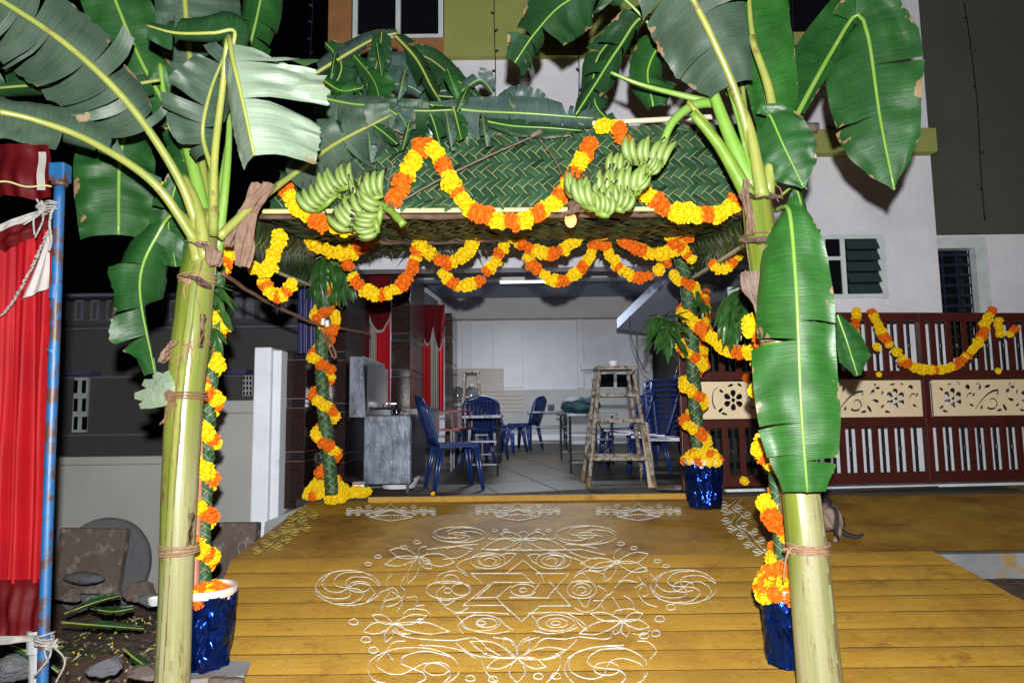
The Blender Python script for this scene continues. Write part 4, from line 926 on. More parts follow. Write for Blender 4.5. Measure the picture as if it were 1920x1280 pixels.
hand(FB, 1118, 392, 3.56, 8, 112, -20, 40, 13, L_=.95); hand(FB, 1092, 376, 3.6, 5, 120, -35, 30, 16, L_=.95); hand(FB, 1160, 330, 3.68, 6, 100, 0, 40, 17, L_=.85); hand(FB, 1130, 402, 3.52, 5, 75, -20, 50, 19, flip=1, L_=.7)
rag(FB, 'dry_flower', [(1085, 375, 3.62), (1075, 395, 3.6), (1062, 405, 3.6)], 24, 'log', 21)

# ---------------- ropes on the trunks ----------------
loops('rope', 'pale jute rope wound round the top of the left trunk below the crown', 370, 525, 3.53, .088, 4, .06, seed=1, rr_=.004, knot=(0, -.09, -.02), tails=1)
loops('rope', 'thin twine with dangling ends round the middle of the left trunk', 360, 643, 3.52, .086, 3, .10, seed=2, rr_=.003, knot=(.02, -.088, -.03), tails=4)
loops('rope', 'dark coir rope with a big knot holding the pale leaf scrap to the left trunk', 353, 742, 3.5, .086, 3, .05, 'coir', seed=3, rr_=.005, knot=(-.06, -.08, 0), tails=3)
loops('rope', 'jute rope round the lower part of the left trunk beside the blue bucket', 336, 1028, 3.47, .086, 4, .04, seed=4, rr_=.005)
loops('rope', 'thick jute rope wound round the right trunk low down near the dog', 1515, 1026, 3.4, .094, 5, .05, seed=5, rr_=.005, knot=(-.1, -.02, 0), tails=2)
loops('rope', 'coir cord tied round the crown of the right banana tree', 1418, 362, 3.53, .084, 2, .08, 'coir', seed=6, rr_=.004, knot=(.06, -.07, .03), tails=2)
loops('rope', 'dark cord round the right trunk beside the woven side mat', 1424, 446, 3.52, .084, 2, .08, 'coir', seed=7, rr_=.004)
# ---------------- woven coconut-leaf mats ----------------
def float_mesh(w, m=('leaflet', 'leaflet_rib'), seed=0):
    b = MB(); L_ = 2.45 * w; rr = random.Random(seed); tw = rr.uniform(-.22, .22)
    b.grid(lambda u, v: (L_ * (u - .5), w * .98 * (v - .5) + .08 * w * sin(u * 3 + seed), .24 * w * (1 - (2 * u - 1) ** 2) - .08 * w + .06 * w * abs(2 * v - 1) * -1 + tw * w * (v - .5)), 6, 4)
    b.grid(lambda u, v: (L_ * (.06 + .88 * u - .5), w * (.385 + .055 * v), .24 * w * (1 - (2 * (.06 + .88 * u) - 1) ** 2) - .02 * w), 5, 1, 1)
    return b.mesh('leaflet', [M[k] for k in m], True)
def woven(name, label, q, w=.05, m=('leaflet', 'leaflet_rib'), back='leaflet_under', seed=0, ang_=42, cat='woven mat', group=None, limit=290, grp=None, sag=0.0):
    """2/2 twill of leaflets over the quad q (corners TL, TR, BR, BL in 3D)"""
    q = [V(p) for p in q]; rr = random.Random(seed)
    t = thing(name, label, cat, tuple((q[2] + q[3]) / 2), group=grp)
    nrm = (q[1] - q[0]).cross(q[3] - q[0]).normalized()
    if nrm.dot(CAM - q[0]) < 0: nrm = -nrm
    Wd = ((q[1] - q[0]).length + (q[2] - q[3]).length) / 2; Hd = ((q[3] - q[0]).length + (q[2] - q[1]).length) / 2
    def pt(a, b_):
        u, v = a / Wd, b_ / Hd
        return q[0].lerp(q[1], u).lerp(q[3].lerp(q[2], u), v) + nrm * (.012 * noise.noise(V((a * 3, b_ * 3, seed))) - sag * 4 * u * (1 - u))
    bk = MB(); bk.grid(lambda u, v: pt(u * Wd, v * Hd) - nrm * .022, 16, 6); bk.build('backing', M[back], t)
    fm = [float_mesh(w, (m[0] if m[0] != 'leaflet' else ('leaflet', 'leaflet_b', 'leaflet_c', 'leaflet')[s % 4], m[1]), s) for s in range(6)]; A = radians(ang_); pieces = []
    e1 = (cos(A), sin(A)); e2 = (-sin(A), cos(A)); n = int((Wd + Hd) / w) + 4
    for i in range(-n, n):
        for j in range(-n, n):
            r = (i + j) % 4
            if r == 0: cx, cy, d = i + .5, j, 0
            elif r == 2: cx, cy, d = i, j + .5, 1
            else: continue
            a = (cx * e1[0] + cy * e2[0]) * w; b_ = (cx * e1[1] + cy * e2[1]) * w
            if not (w * .3 < a < Wd - w * .3 and w * .3 < b_ < Hd - w * .3): continue
            pieces.append((a, b_, d))
    rr.shuffle(pieces)
    rest = None
    for k, (a, b_, d) in enumerate(pieces):
        p = pt(a, b_); E = 1e-3
        du = (pt(a + E, b_) - pt(a - E, b_)).normalized(); dv = (pt(a, b_ + E) - pt(a, b_ - E)).normalized()
        ex = (e1, e2)[d]; X = (du * ex[0] + dv * ex[1]).normalized()
        Y_ = nrm.cross(X).normalized(); X2 = X
        s = rr.uniform(.93, 1.08); yy = Y_ * rr.uniform(.9, 1.03)
        X2 = (X + Y_ * rr.gauss(0, .09) + nrm * rr.gauss(0, .05)).normalized() * s
        m4 = Matrix(((X2.x, yy.x, nrm.x, p.x), (X2.y, yy.y, nrm.y, p.y), (X2.z, yy.z, nrm.z, p.z), (0, 0, 0, 1)))
        p += du * rr.gauss(0, .0035) + dv * rr.gauss(0, .0035); m4.translation = p
        if k < limit: inst('leaflet', fm[k % 6], m4, t)
        else:
            if rest is None: rest = MB()
            me = fm[k % 6]; b0 = len(rest.v); rest.v += [m4 @ v.co for v in me.vertices]
            for pl_ in me.polygons:
                rest.f.append(tuple(b0 + x for x in pl_.vertices)); rest.m.append(pl_.material_index); rest.uv.append([(0, 0)] * len(pl_.vertices))
    if rest: rest.build('leaflets', [M[k] for k in m], t, smooth=True, kind='stuff')
    return t
def rib(parent, a, b, w, h, m='rib', name='midrib'):
    b_ = MB(); a, b = U(*a), U(*b); b_.bar(a, b, w, h); return b_.build(name, M[m], parent, bevel=min(w, h) * .3)
fm_ = woven('woven_mat', 'wide glossy woven palm mat hanging as the front eave between the banana trees', [U(545, 262, 4.16), U(1400, 232, 4.16), U(1398, 388, 4.0), U(500, 394, 4.0)], .045, seed=1)
rib(fm_, (492, 397, 3.985), (1402, 391, 3.985), .03, .028)
rib(fm_, (1085, 233, 4.13), (1345, 219, 4.13), .03, .03, 'rib_pale')
RG = 'woven mats of the roof'
woven('woven_mat', 'shaded underside of the woven roof mat behind the front eave', [U(480, 402, 4.08), U(1402, 398, 4.08), U(1292, 466, 5.8), U(618, 472, 5.8)], .095, ('leaflet_under', 'leaflet_rib'), seed=2)
sl = woven('woven_mat', 'woven side mat hanging at the left of the canopy near the dry brown leaf', [U(474, 408, 4.15), U(604, 455, 5.6), U(578, 532, 5.6), U(462, 486, 4.15)], .075, ('leaflet_under', 'leaflet_rib'), seed=3)
rib(sl, (460, 488, 4.13), (580, 534, 5.6), .03, .02, 'rib_pale')
sr = woven('woven_mat', 'woven side mat hanging at the right of the canopy beside the right trunk', [U(1412, 396, 4.15), U(1288, 452, 5.6), U(1300, 519, 5.6), U(1412, 448, 4.15)], .075, ('leaflet_under', 'leaflet_rib'), seed=4)
rib(sr, (1412, 450, 4.13), (1299, 521, 5.6), .035, .02, 'rib_pale')
# ragged frond ends under the back edge of the roof
fr = MB(); rr = random.Random(4)
for i in range(150):
    x = rr.uniform(620, 1290); a = U(x, 462 + rr.uniform(-6, 6), 5.78); b_ = a + V((rr.gauss(0, .06), rr.uniform(-.03, .03), -rr.uniform(.03, .12)))
    s = V((.012, 0, 0)); fr.face([a - s, a + s, b_])
fr.build('frond_fringe', M['leaflet_under'], label='ragged fringe of split frond ends along the back edge of the roof', cat='fringe', kind='stuff')
# poles
def pole(label, pts, r, m='log', seed=0):
    p = smooth_path(P3(pts), 24); b = MB()
    b.tube([q + V((0, 0, .012 * noise.noise(V((i * .5, seed, 0))))) for i, q in enumerate(p)], [r * (1 + .12 * noise.noise(V((i * .7, seed, 4)))) for i in range(25)], 12)
    return b.build('pole', M[m], smooth=True, label=label, cat='pole')
pole('sawn log end of the top pole poking out right of the right banana tree', [(560, 262, 4.22), (1000, 250, 4.22), (1533, 240, 4.22)], .033, 'log_pale', 1)
pole('dark crooked pole under the roof carrying the hanging garlands', [(690, 452, 5.2), (860, 450, 5.2), (1100, 440, 5.2), (1330, 425, 5.2)], .030, 'log', 2)
pole('short bark covered pole slanting through the left side mat', [(470, 412, 4.3), (530, 435, 4.9), (588, 476, 5.4)], .034, 'log', 3)
pole('thin pole under the front edge of the roof', [(480, 405, 4.1), (900, 404, 4.1), (1400, 398, 4.1)], .022, 'log', 4)
# ---------------- banana leaves heaped on the canopy ----------------
def loose(label, *a, **k):
    k.setdefault('rib', R.choice(('petiole', 'petiole_green', 'stalk'))); k['r0'] = k.get('r0', .01) * .72; k['r1'] = k.get('r1', .004) * .7; o = leaf(None, 'banana_leaf', *a, **k); tag(o, label, 'banana leaf', 'banana leaves heaped on the canopy'); return o
loose('dark green leaf slit into strips, standing right of the window on the canopy', [(735, 130, 4.45), (790, 105, 4.45), (850, 145, 4.42), (912, 196, 4.4)], [20, 60, 78, 70, 20], [12, 25, 25, 15, 4], 'leaf_dark', fa=15, fb=15, curl=25, tears=(5, 0), seed=41, r0=.012, r1=.003, slant=-.1, spread=6)
loose('rolled bluish leaf lying under the brown painted window bay', [(640, 172, 4.3), (700, 158, 4.28), (760, 160, 4.28), (790, 175, 4.3)], [30, 44, 46, 25], [50, 66, 62, 30], 'leaf_blue', fa=30, fb=35, curl=50, tears=(1, 1), seed=42, r0=.008, r1=.004)
loose('leaf with a thick yellow midrib rising towards the brown painted wall', [(575, 148, 4.1), (640, 108, 4.12), (700, 74, 4.15), (745, 62, 4.15)], [22, 36, 34, 18], [30, 46, 40, 16], 'leaf_blue', fa=45, fb=40, curl=60, tears=(2, 2), seed=43, r0=.020, r1=.010)
loose('narrow dark leaf strip hanging in front of the window corner', [(716, 60, 4.1), (712, 95, 4.08), (704, 130, 4.08)], [18, 22, 20], [20, 26, 22], 'leaf_dark', fa=10, fb=10, curl=20, seed=44, r0=.005, r1=.003)
loose('bent leaf with a yellow midrib running down from the window to the eave', [(740, 66, 4.2), (780, 110, 4.18), (810, 165, 4.15), (832, 200, 4.12)], [24, 40, 38, 16], [26, 44, 40, 20], 'leaf_dark', fa=35, fb=30, curl=60, tears=(2, 3), seed=45, r0=.016, r1=.008)
loose('long flat leaf lying along the eave top, its tip near the banana stalk', [(790, 196, 4.05), (890, 208, 4.03), (990, 213, 4.0), (1112, 222, 4.0)], [40, 58, 62, 46, 30], [10, 30, 38, 36, 18], 'leaf_blue', fa=14, fb=20, curl=35, tears=(3, 3), seed=46, r0=.014, r1=.007, gap=.8)
loose('leaf with hanging strips in front of the first garland peak', [(640, 195, 4.0), (720, 203, 3.98), (790, 208, 3.97), (850, 206, 3.97)], [50, 82, 80, 56], [14, 22, 22, 12], 'leaf_dark', fa=12, fb=30, curl=30, tears=(6, 2), seed=47, r0=.014, r1=.007, gap=1.0, spread=20)
loose('broad pale leaf hanging left of the first garland peak', [(610, 185, 3.98), (660, 195, 3.95), (715, 200, 3.94), (745, 215, 3.94)], [70, 100, 96, 50], [10, 24, 24, 12], 'leaf_under', fa=8, fb=25, curl=22, tears=(3, 2), seed=48, r0=.012, r1=.006, gap=.7)
loose('twisted leaf scraps gathered above the middle of the eave', [(820, 180, 4.1), (880, 185, 4.1), (930, 196, 4.1), (985, 190, 4.1)], [20, 34, 36, 18], [24, 36, 34, 18], 'leaf_blue', fa=45, fb=50, curl=70, tears=(4, 4), seed=49, r0=.006, r1=.003, spread=30)
loose('short pale leaf with a curled brown end standing on the eave', [(935, 205, 4.12), (965, 190, 4.12), (1000, 195, 4.12), (1032, 205, 4.12)], [8, 14, 14, 6], [26, 34, 30, 12], 'leaf_blue', fa=10, fb=10, curl=40, tears=(0, 3), seed=50, r0=.006, r1=.003)
loose('pale leaf behind the left banana bunch, partly in shadow', [(560, 330, 4.04), (620, 290, 4.04), (690, 255, 4.03), (750, 225, 4.03)], [40, 66, 70, 40], [20, 40, 44, 20], 'leaf_under', fa=6, fb=10, curl=12, tears=(2, 2), seed=51, r0=.016, r1=.007)
loose('dark leaf tangle between the bent pale leaf and the brown wall', [(590, 215, 4.15), (625, 165, 4.15), (640, 120, 4.15), (610, 80, 4.15)], [34, 50, 46, 20], [34, 46, 44, 20], 'leaf_dark', fa=30, fb=30, curl=40, tears=(4, 4), seed=52, r0=.010, r1=.005, spread=24)
loose('dark leaf drooping over the left end of the eave', [(600, 225, 3.97), (650, 260, 3.95), (640, 300, 3.93)], [24, 36, 24], [24, 40, 26], 'leaf_dark', fa=20, fb=20, curl=30, tears=(2, 2), seed=53, r0=.008, r1=.004)
# ---------------- marigold flowers and garlands ----------------
def flower_mesh(m, seed, r=1.0):
    rr = random.Random(seed); b = MB(); b.ball((0, 0, 0), (.74, .74, .58), 10, 7)
    n = 130
    for i in range(n):
        z = 1 - 2 * (i + .5) / n; a = i * 2.39996; q = sqrt(1 - z * z)
        d = V((q * cos(a), q * sin(a), z * .78)) + V((rr.gauss(0, .06), rr.gauss(0, .06), rr.gauss(0, .06)))
        dn = d.normalized(); t = dn.cross(V((rr.gauss(0, 1), rr.gauss(0, 1), rr.gauss(0, 1)))).normalized(); s = dn.cross(t)
        p = d * .74; o = d * rr.uniform(.92, 1.08); wd = rr.uniform(.14, .22)
        b.face([p - t * wd * .5, p + t * wd * .5, o + t * wd + s * .10 * rr.uniform(-1, 1), o + dn * .05 + s * rr.uniform(-.08, .08), o - t * wd + s * .10 * rr.uniform(-1, 1)])
    b.v = [v * r for v in b.v]
    return b.mesh('marigold', M[m])
FY = [flower_mesh('yellow_fl', s) for s in range(3)]; FO = [flower_mesh('orange_fl', s + 5) for s in range(3)]
FR = random.Random(11)
def put_flower(p, r, col, parent, axis=None, name='marigold'):
    Z = (V(axis).normalized() if axis is not None else V((FR.gauss(0, .4), -1, FR.gauss(0, .4) + .5)).normalized())
    Z = (Z + V((FR.gauss(0, .12), FR.gauss(0, .12), FR.gauss(0, .12)))).normalized()
    q = Z.to_track_quat('Z', 'Y').to_matrix().to_4x4() @ Matrix.Rotation(FR.uniform(0, 6.28), 4, 'Z')
    s = r * 1.10 * FR.uniform(.80, 1.14)
    return inst(name, FR.choice(FY if col == 'Y' else FO), Matrix.Translation(V(p) + V((FR.gauss(0, .12), FR.gauss(0, .10), FR.gauss(0, .12))) * r) @ q @ Matrix.Diagonal((s, s * FR.uniform(.86, 1.05), s * FR.uniform(.75, 1.0), 1)), parent)
GG = 'marigold garlands hung on the canopy'
def garland(label, pts, pat, r=.046, phase=0, raw=False, group=GG, sp=.86):
    p = [V(q) for q in pts] if raw else P3(pts)
    L_ = sum((p[i + 1] - p[i]).length for i in range(len(p) - 1)); n = max(2, int(L_ * 1.04 / (r * sp)))
    sm = smooth_path(p, n * 4); c = sm[len(sm) // 2]
    t = thing('marigold_garland', label, 'garland', tuple(c), group=group)
    s = MB(); s.tube(sm[::2], .0025, 4); s.build('string', M['white_rope'], t)
    runs = []
    for c_ in pat:
        if runs and runs[-1][0] == c_: runs[-1][1] += 1
        else: runs.append([c_, 1])
    seq = []
    while len(seq) < n + phase:
        for c_, l_ in runs: seq += [c_] * max(1, l_ + FR.choice((-1, 0, 0, 0, 1)) * (l_ > 1))
    for i in range(n):
        k = i * 4 + 2; ax = (sm[min(k + 2, len(sm) - 1)] - sm[k - 2])
        if n > 12 and FR.random() < .035: continue
        put_flower(sm[k], r, seq[i + phase], t, ax)
    return t
g4 = 4.0 - .07
garland('front swag passing under the left banana bunch, left end orange', [(533, 345, g4), (548, 382, g4), (585, 408, g4), (640, 426, g4 - .02), (690, 418, g4)], 'OOYYYYOOOYYYYYOO', .045)
garland('short front garland climbing from the left bunch up to the first peak', [(735, 382, g4), (752, 345, g4), (772, 305, g4 + .03), (796, 268, g4 + .06)], 'OOOYYYYOOYYY', .049)
garland('long front swag between the two peaks of the eave', [(800, 268, g4 + .05), (826, 300, g4 + .03), (850, 350, g4), (886, 395, g4), (940, 416, g4 - .02), (985, 412, g4 - .02), (1030, 388, g4), (1064, 352, g4), (1088, 305, g4 + .02), (1112, 262, g4 + .05)], 'OYYYOOYYYOOYYYOOYYOOYYYOOYY', .048)
garland('small garland looped over the second peak above the right bunch', [(1118, 242, g4 + .07), (1140, 234, g4 + .08), (1160, 240, g4 + .06), (1164, 262, g4 + .04)], 'YYYOOO', .040)
garland('front swag ending at the right banana trunk', [(1190, 352, g4), (1222, 372, g4), (1252, 392, g4), (1295, 402, g4 - .02), (1335, 402, g4), (1368, 390, g4), (1392, 372, g4)], 'YYYOOOYYYYOOYYYYO', .048)
Yi = 5.15
garland('mostly yellow inner swag behind the left banana bunch', [(574, 436, Yi), (598, 462, Yi), (640, 476, Yi), (682, 462, Yi), (722, 430, Yi)], 'YYYYYYYYYYOOYYYYYYYY', .052)
garland('lower inner swag before the first curtain', [(648, 488, Yi), (664, 520, Yi), (692, 548, Yi), (718, 554, Yi), (750, 536, Yi), (775, 500, Yi), (782, 462, Yi)], 'OOYYOOYYYOOOYYYOOO', .046)
garland('inner swag with a long yellow left half below the eave', [(766, 412, Yi), (785, 455, Yi), (815, 485, Yi), (845, 492, Yi), (872, 478, Yi), (890, 445, Yi), (902, 420, Yi)], 'OOYYYYYYOOYYYYYYOOYYY', .050)
garland('lower inner swag left of the ceiling tube light', [(826, 506, Yi + .1), (842, 525, Yi + .1), (870, 535, Yi + .1), (900, 524, Yi + .1), (925, 495, Yi + .1), (948, 455, Yi + .1)], 'YYYOOYYYYOOOYYYOOYY', .042)
garland('upper inner swag in the middle of the canopy', [(955, 440, Yi), (982, 460, Yi), (1020, 474, Yi), (1050, 470, Yi), (1085, 446, Yi), (1108, 412, Yi)], 'YYYYOOOYYYYOOOYYY', .044)
garland('lower inner swag right below the ceiling tube light', [(986, 478, Yi + .1), (1005, 505, Yi + .1), (1035, 525, Yi + .1), (1065, 522, Yi + .1), (1095, 498, Yi + .1), (1116, 460, Yi + .1), (1130, 428, Yi + .1)], 'YYYOOOYYYOOOYYYOOYYY', .042)
garland('lower inner swag above the stair slab', [(1128, 446, Yi + .1), (1142, 475, Yi + .1), (1165, 505, Yi + .1), (1200, 522, Yi + .1), (1232, 508, Yi + .1), (1252, 486, Yi + .1)], 'YYOOYYYYOOYYYOOOY', .042)
garland('upper inner swag meeting the rear right post', [(1142, 412, Yi), (1165, 440, Yi), (1190, 466, Yi), (1225, 477, Yi), (1258, 470, Yi), (1285, 450, Yi), (1302, 425, Yi)], 'YYYYOOOOYYYYYYOOOO', .050)
garland('short cluster of garland hanging over the rear right post top', [(1254, 430, Yi - .05), (1262, 455, Yi - .05), (1282, 470, Yi - .05), (1298, 490, Yi - .05)], 'YYOOYOYY', .045)
garland('small swag under the right side mat near the trunk', [(1332, 490, 4.9), (1345, 503, 4.9), (1362, 500, 4.9), (1376, 484, 4.9), (1390, 462, 4.9)], 'OYYYOOYYYO', .038)
garland('yellow garland folded down over the left side mat', [(526, 440, 4.25), (516, 470, 4.22), (506, 500, 4.2), (488, 510, 4.2), (472, 502, 4.2)], 'YYYYYYYYYY', .044)
garland('small orange and yellow swag below the left side mat', [(492, 522, 4.3), (505, 545, 4.3), (522, 556, 4.3), (538, 545, 4.3), (550, 524, 4.3)], 'YOOYYOYOYYOO', .040)
garland('end of a garland showing behind the crown of the left tree', [(402, 520, 3.9), (422, 488, 3.95), (436, 470, 4.0)], 'YYOOYY', .042)
garland('scrap of garland seen between the leaf stalks of the left tree', [(308, 345, 3.95), (318, 362, 3.95), (328, 378, 3.95)], 'YOO', .044)
# ---------------- braided posts with garlands ----------------
def braid(parent, pts, r, seed=0):
    p = smooth_path(P3(pts), 60); rr = random.Random(seed); b = MB(); b.tube(p, r * .93, 14)
    up = V((0, -1, 0)); n = 60
    def fr_(t):
        x = max(0, min(.9999, t)) * n; i = int(x); c = p[i].lerp(p[i + 1], x - i); T = (p[i + 1] - p[i]).normalized()
        a = (up - T * up.dot(T)).normalized(); return c, a, T.cross(a)
    L_ = sum((p[i + 1] - p[i]).length for i in range(n)); turns = L_ / (r * 5.2)
    for d in (1, -1):
        for s in range(4):
            a0 = s * pi / 2 + (.4 if d < 0 else 0)
            N = int(turns * 16)
            pr = []
            for k in range(N + 1):
                t = k / N; a = a0 + d * t * turns * 2 * pi; c, A, B = fr_(t)
                h = r * (1.0 + .04 * rr.uniform(-1, 1) + .10 * sin(k * pi / 4 * 1.0 + s * pi / 2 + (0 if d > 0 else pi)))
                w = r * .60 * rr.uniform(.85, 1.1); q = []
                for (dz, m) in ((-w, 0), (w * .90, 0), (w, 1)):
                    c2, A2, B2 = fr_(t + dz / L_); q.append(c2 + (A2 * cos(a) + B2 * sin(a)) * (h if dz < w * .7 else h + .003))
                pr.append(q)
            for k in range(N):
                b.face([pr[k][0], pr[k + 1][0], pr[k + 1][1], pr[k][1]], 0); b.face([pr[k][1], pr[k + 1][1], pr[k + 1][2], pr[k][2]], 1)
    return b.build('braid', [M['braid_leaf'], M['leaflet_rib']], parent, smooth=True)
def helix(label, pts, R0, turns, pat, r, phase=0., group='garlands spiralling round the posts', sp=.86):
    p = smooth_path(P3(pts), 80); out = []
    N = int(turns * 14)
    for k in range(N + 1):
        t = k / N; x = t * 79.99; i = int(x); c = p[i].lerp(p[i + 1], x - i); a = phase + t * turns * 2 * pi
        out.append(c + V((R0 * cos(a), R0 * sin(a), 0)))
    return garland(label, out, pat, r, raw=True, group=group, sp=sp)
PG = 'braided palm leaf posts of the canopy'
def post_(label, pts, r, seed):
    t = thing('braided_post', label, 'post', tuple(U(*pts[-1])), group=PG); braid(t, pts, r, seed); return t
post_('braided leaf post with a heap of yellow flowers at its foot', [(628, 470, 5.75), (612, 560, 5.8), (603, 650, 5.82), (606, 760, 5.85), (616, 850, 5.85), (622, 925, 5.85)], .050, 1)
post_('braided leaf post standing in the foil wrapped bucket by the gate end', [(1272, 455, 5.6), (1288, 540, 5.6), (1296, 620, 5.62), (1300, 700, 5.65), (1306, 800, 5.65), (1314, 905, 5.65)], .052, 2)
fl_post = post_('braided leaf post standing in the bucket beside the left trunk', [(410, 500, 3.88), (402, 600, 3.88), (392, 760, 3.88), (386, 900, 3.88), (381, 1020, 3.88), (383, 1120, 3.88)], .036, 3)
fr_post = post_('braided leaf post half hidden behind the right trunk', [(1428, 500, 3.85), (1440, 640, 3.85), (1452, 860, 3.85), (1462, 1000, 3.85), (1468, 1110, 3.85)], .034, 4)
b = MB(); b.tube(smooth_path(P3([(378, 640, 3.86), (374, 850, 3.85), (368, 1000, 3.84), (365, 1118, 3.82)]), 20), .024, 10); b.build('stem', M['cane'], fl_post, smooth=True)
b = MB(); b.tube(smooth_path(P3([(1466, 850, 3.8), (1476, 1000, 3.78), (1486, 1100, 3.77)]), 20), .026, 10); b.build('stem', M['cane'], fr_post, smooth=True)
helix('garland winding down the rear left braided post', [(622, 490, 5.72), (606, 600, 5.8), (604, 700, 5.82), (610, 800, 5.85), (618, 890, 5.85)], .078, 5.4, 'OOOYYYOOOOYYYY', .040, 1.0)
helix('garland winding down the rear right braided post', [(1280, 490, 5.58), (1294, 590, 5.6), (1298, 700, 5.62), (1306, 830, 5.62)], .080, 5.0, 'YYYOOYYYYOOO', .040, .3)
helix('garland winding down the post beside the left trunk', [(400, 560, 3.86), (388, 760, 3.86), (381, 900, 3.86), (377, 1070, 3.86)], .048, 7.0, 'OOYYYYOYYOYOYY', .042, 2.2)
helix('garland winding down the post behind the right trunk', [(1430, 600, 3.83), (1444, 760, 3.83), (1460, 960, 3.83), (1468, 1070, 3.83)], .06, 4.2, 'YYYOOYYYYO', .048, 2.0)
garland('loop of garland knotted round the rear left post by the white connector', [(592, 600, 5.66), (610, 583, 5.64), (628, 592, 5.64), (628, 612, 5.66), (612, 622, 5.66)], 'OOOOYYYO', .040)
garland('mostly yellow swag running from the rear right post to the right trunk', [(1282, 590, 5.5), (1312, 612, 5.3), (1336, 635, 5.1), (1358, 652, 4.9), (1390, 660, 4.7), (1415, 656, 4.5), (1432, 646, 4.3)], 'YYYYYYOOOOYYYYYY', .044)
garland('vertical garland end hanging behind the rear right post', [(1322, 545, 5.9), (1325, 600, 5.95), (1318, 650, 6.0), (1325, 690, 6.0)], 'OYOOYYYOYYY', .034)
garland('yellow garland end peeping out left of the long hanging leaf', [(1430, 660, 3.7), (1427, 695, 3.7), (1430, 730, 3.7)], 'YYYYO', .042)
garland('long swag hung along the top of the maroon gate', [(1632, 580, 6.42), (1648, 612, 6.45), (1672, 650, 6.45), (1702, 682, 6.46), (1736, 692, 6.46), (1775, 692, 6.5), (1806, 672, 6.5), (1835, 642, 6.5), (1850, 605, 6.52), (1862, 578, 6.52)], 'OYYYYYYOOOYYYYYYOOOYYYYYYOOOYYYYYOOOY', .040, group='garlands on the gate')
garland('short garland end over the gate top right of the long hanging leaf', [(1607, 578, 6.4), (1604, 600, 6.4), (1600, 628, 6.4), (1592, 645, 6.4)], 'YYYOOO', .042, group='garlands on the gate')
garland('garland end hung inside the gate near the right picture edge', [(1872, 600, 6.62), (1874, 630, 6.62)], 'YYY', .036, group='garlands on the gate')
garland('orange garland scrap behind the gate slats at the right picture edge', [(1893, 628, 6.62), (1906, 614, 6.62)], 'YOO', .036, group='garlands on the gate')
def stray(label, px, py, Y, col, r=.036, n=1):
    p = U(px, py, Y); t = thing('marigold', label, 'flower', tuple(p), group='single marigolds stuck on the gate'); put_flower(p, r, col, t, (0, -1, .2), name='flower_head'); return t
stray('orange marigold stuck on the gate rail left of the long hanging leaf', 1400, 707, 6.28, 'O'); stray('yellow marigold stuck low on the gate left of the right trunk', 1396, 902, 6.26, 'Y'); stray('yellow marigold on the upper gate slats under the swag start', 1645, 650, 6.38, 'Y'); stray('small yellow marigold on the gate rail above the cream panel', 1648, 702, 6.4, 'Y', .026); stray('yellow marigold stuck on the gate rail near its right end', 1870, 696, 6.5, 'Y', .03)
# ---------------- buckets in blue foil ----------------
def bucket(label, px, py, Y, r, h, seed, tilt=(0, 0), rim=True):
    c = U(px, py, Y); t = thing('foil_bucket', label, 'bucket', tuple(c), group='buckets wrapped in blue foil'); rr = random.Random(seed)
    n = 56; prof = [(r * .80, 0.0), (r * .83, .02)] + [(lerp(r * .83, r, i / 16), .02 + (h - .05) * i / 16) for i in range(1, 17)] + [(r * 1.02, h - .02)]
    b = MB(); 
    def jit(a, z): return .016 * noise.noise(V((cos(a) * 2.6 + seed, sin(a) * 2.6, z * 5 + a * .8))) + .012 * noise.noise(V((cos(a) * 7, sin(a) * 7 + seed, z * 14 + a * 2))) + .004 * sin(a * 9 + z * 22 + seed)
    b.lathe(prof, n, c, 0, jit); b.build('foil_wrap', M['foil'], t, smooth=True)
    b = MB(); b.lathe([(r * .70, .012), (r * .84, h - .03), (r * 1.0, h - .03), (r * 1.03, h - .02), (r * 1.03, h + .012), (r * .96, h + .012), (r * .93, h - .05), (.0, h - .06)], 40, c, 0); b.build('bucket_shell', M['bucket_rim'], t, smooth=False)
    return t, c
def heap(label, c, spread, h, n, pat, r=.038, name='flower_heap', sx=1.0):
    t = thing(name, label, 'flower heap', tuple(c), group=None); hr = random.Random(n)
    for i in range(n):
        a = hr.uniform(0, 6.28); q = sqrt(hr.random()) ; x, y = spread * q * cos(a) * sx, spread * q * sin(a)
        z = h * (1 - q ** 1.6) * hr.uniform(.75, 1.05) + r * .55
        put_flower(V(c) + V((x, y, z)), r, hr.choice(pat), t)
    return t
bt, bc = bucket('blue foil bucket with a white rim standing beside the left trunk', 384, 1247, 3.8, .148, .40, 1)
heap('orange and yellow flowers filling the white rimmed bucket', bc + V((0, 0, .34)), .125, .04, 34, 'OOY')
bt, bc2 = bucket('dark blue foil bucket half hidden behind the right trunk', 1486, 1240, 3.72, .155, .38, 2)
heap('mostly orange flower pile on the bucket behind the right trunk', bc2 + V((-.03, -.02, .34)), .13, .14, 60, 'OOOOY', .040)
bt, bc3 = bucket('blue foil bucket at the gate end beside the white vine drawing', 1322, 948, 5.6, .150, .36, 3)
heap('yellow flower pile on the bucket at the gate end', bc3 + V((0, 0, .33)), .145, .10, 64, 'YYYYO', .038)
hp = heap('large yellow flower heap at the foot of the rear left post', G(612, 938), .20, .21, 120, 'YYYYYYYYYYYYYYYYO', .040)
t_ = MB()
for k in range(16):
    p = G(640 + k * .9, 935) + V((.01 * k, .0, .03)); put_flower(p + V((FR.gauss(.02, .05), FR.gauss(0, .05), FR.uniform(0, .05))), .036, 'Y', hp)
bp = MB(); bp.box(bc + V((.03, -.04, -.012)), (.42, .30, .025), Matrix.Rotation(.2, 3, 'Z')); bp.build('base_board', M['concrete'], label='grey board lying under the bucket beside the left trunk', cat='board', bevel=.004)
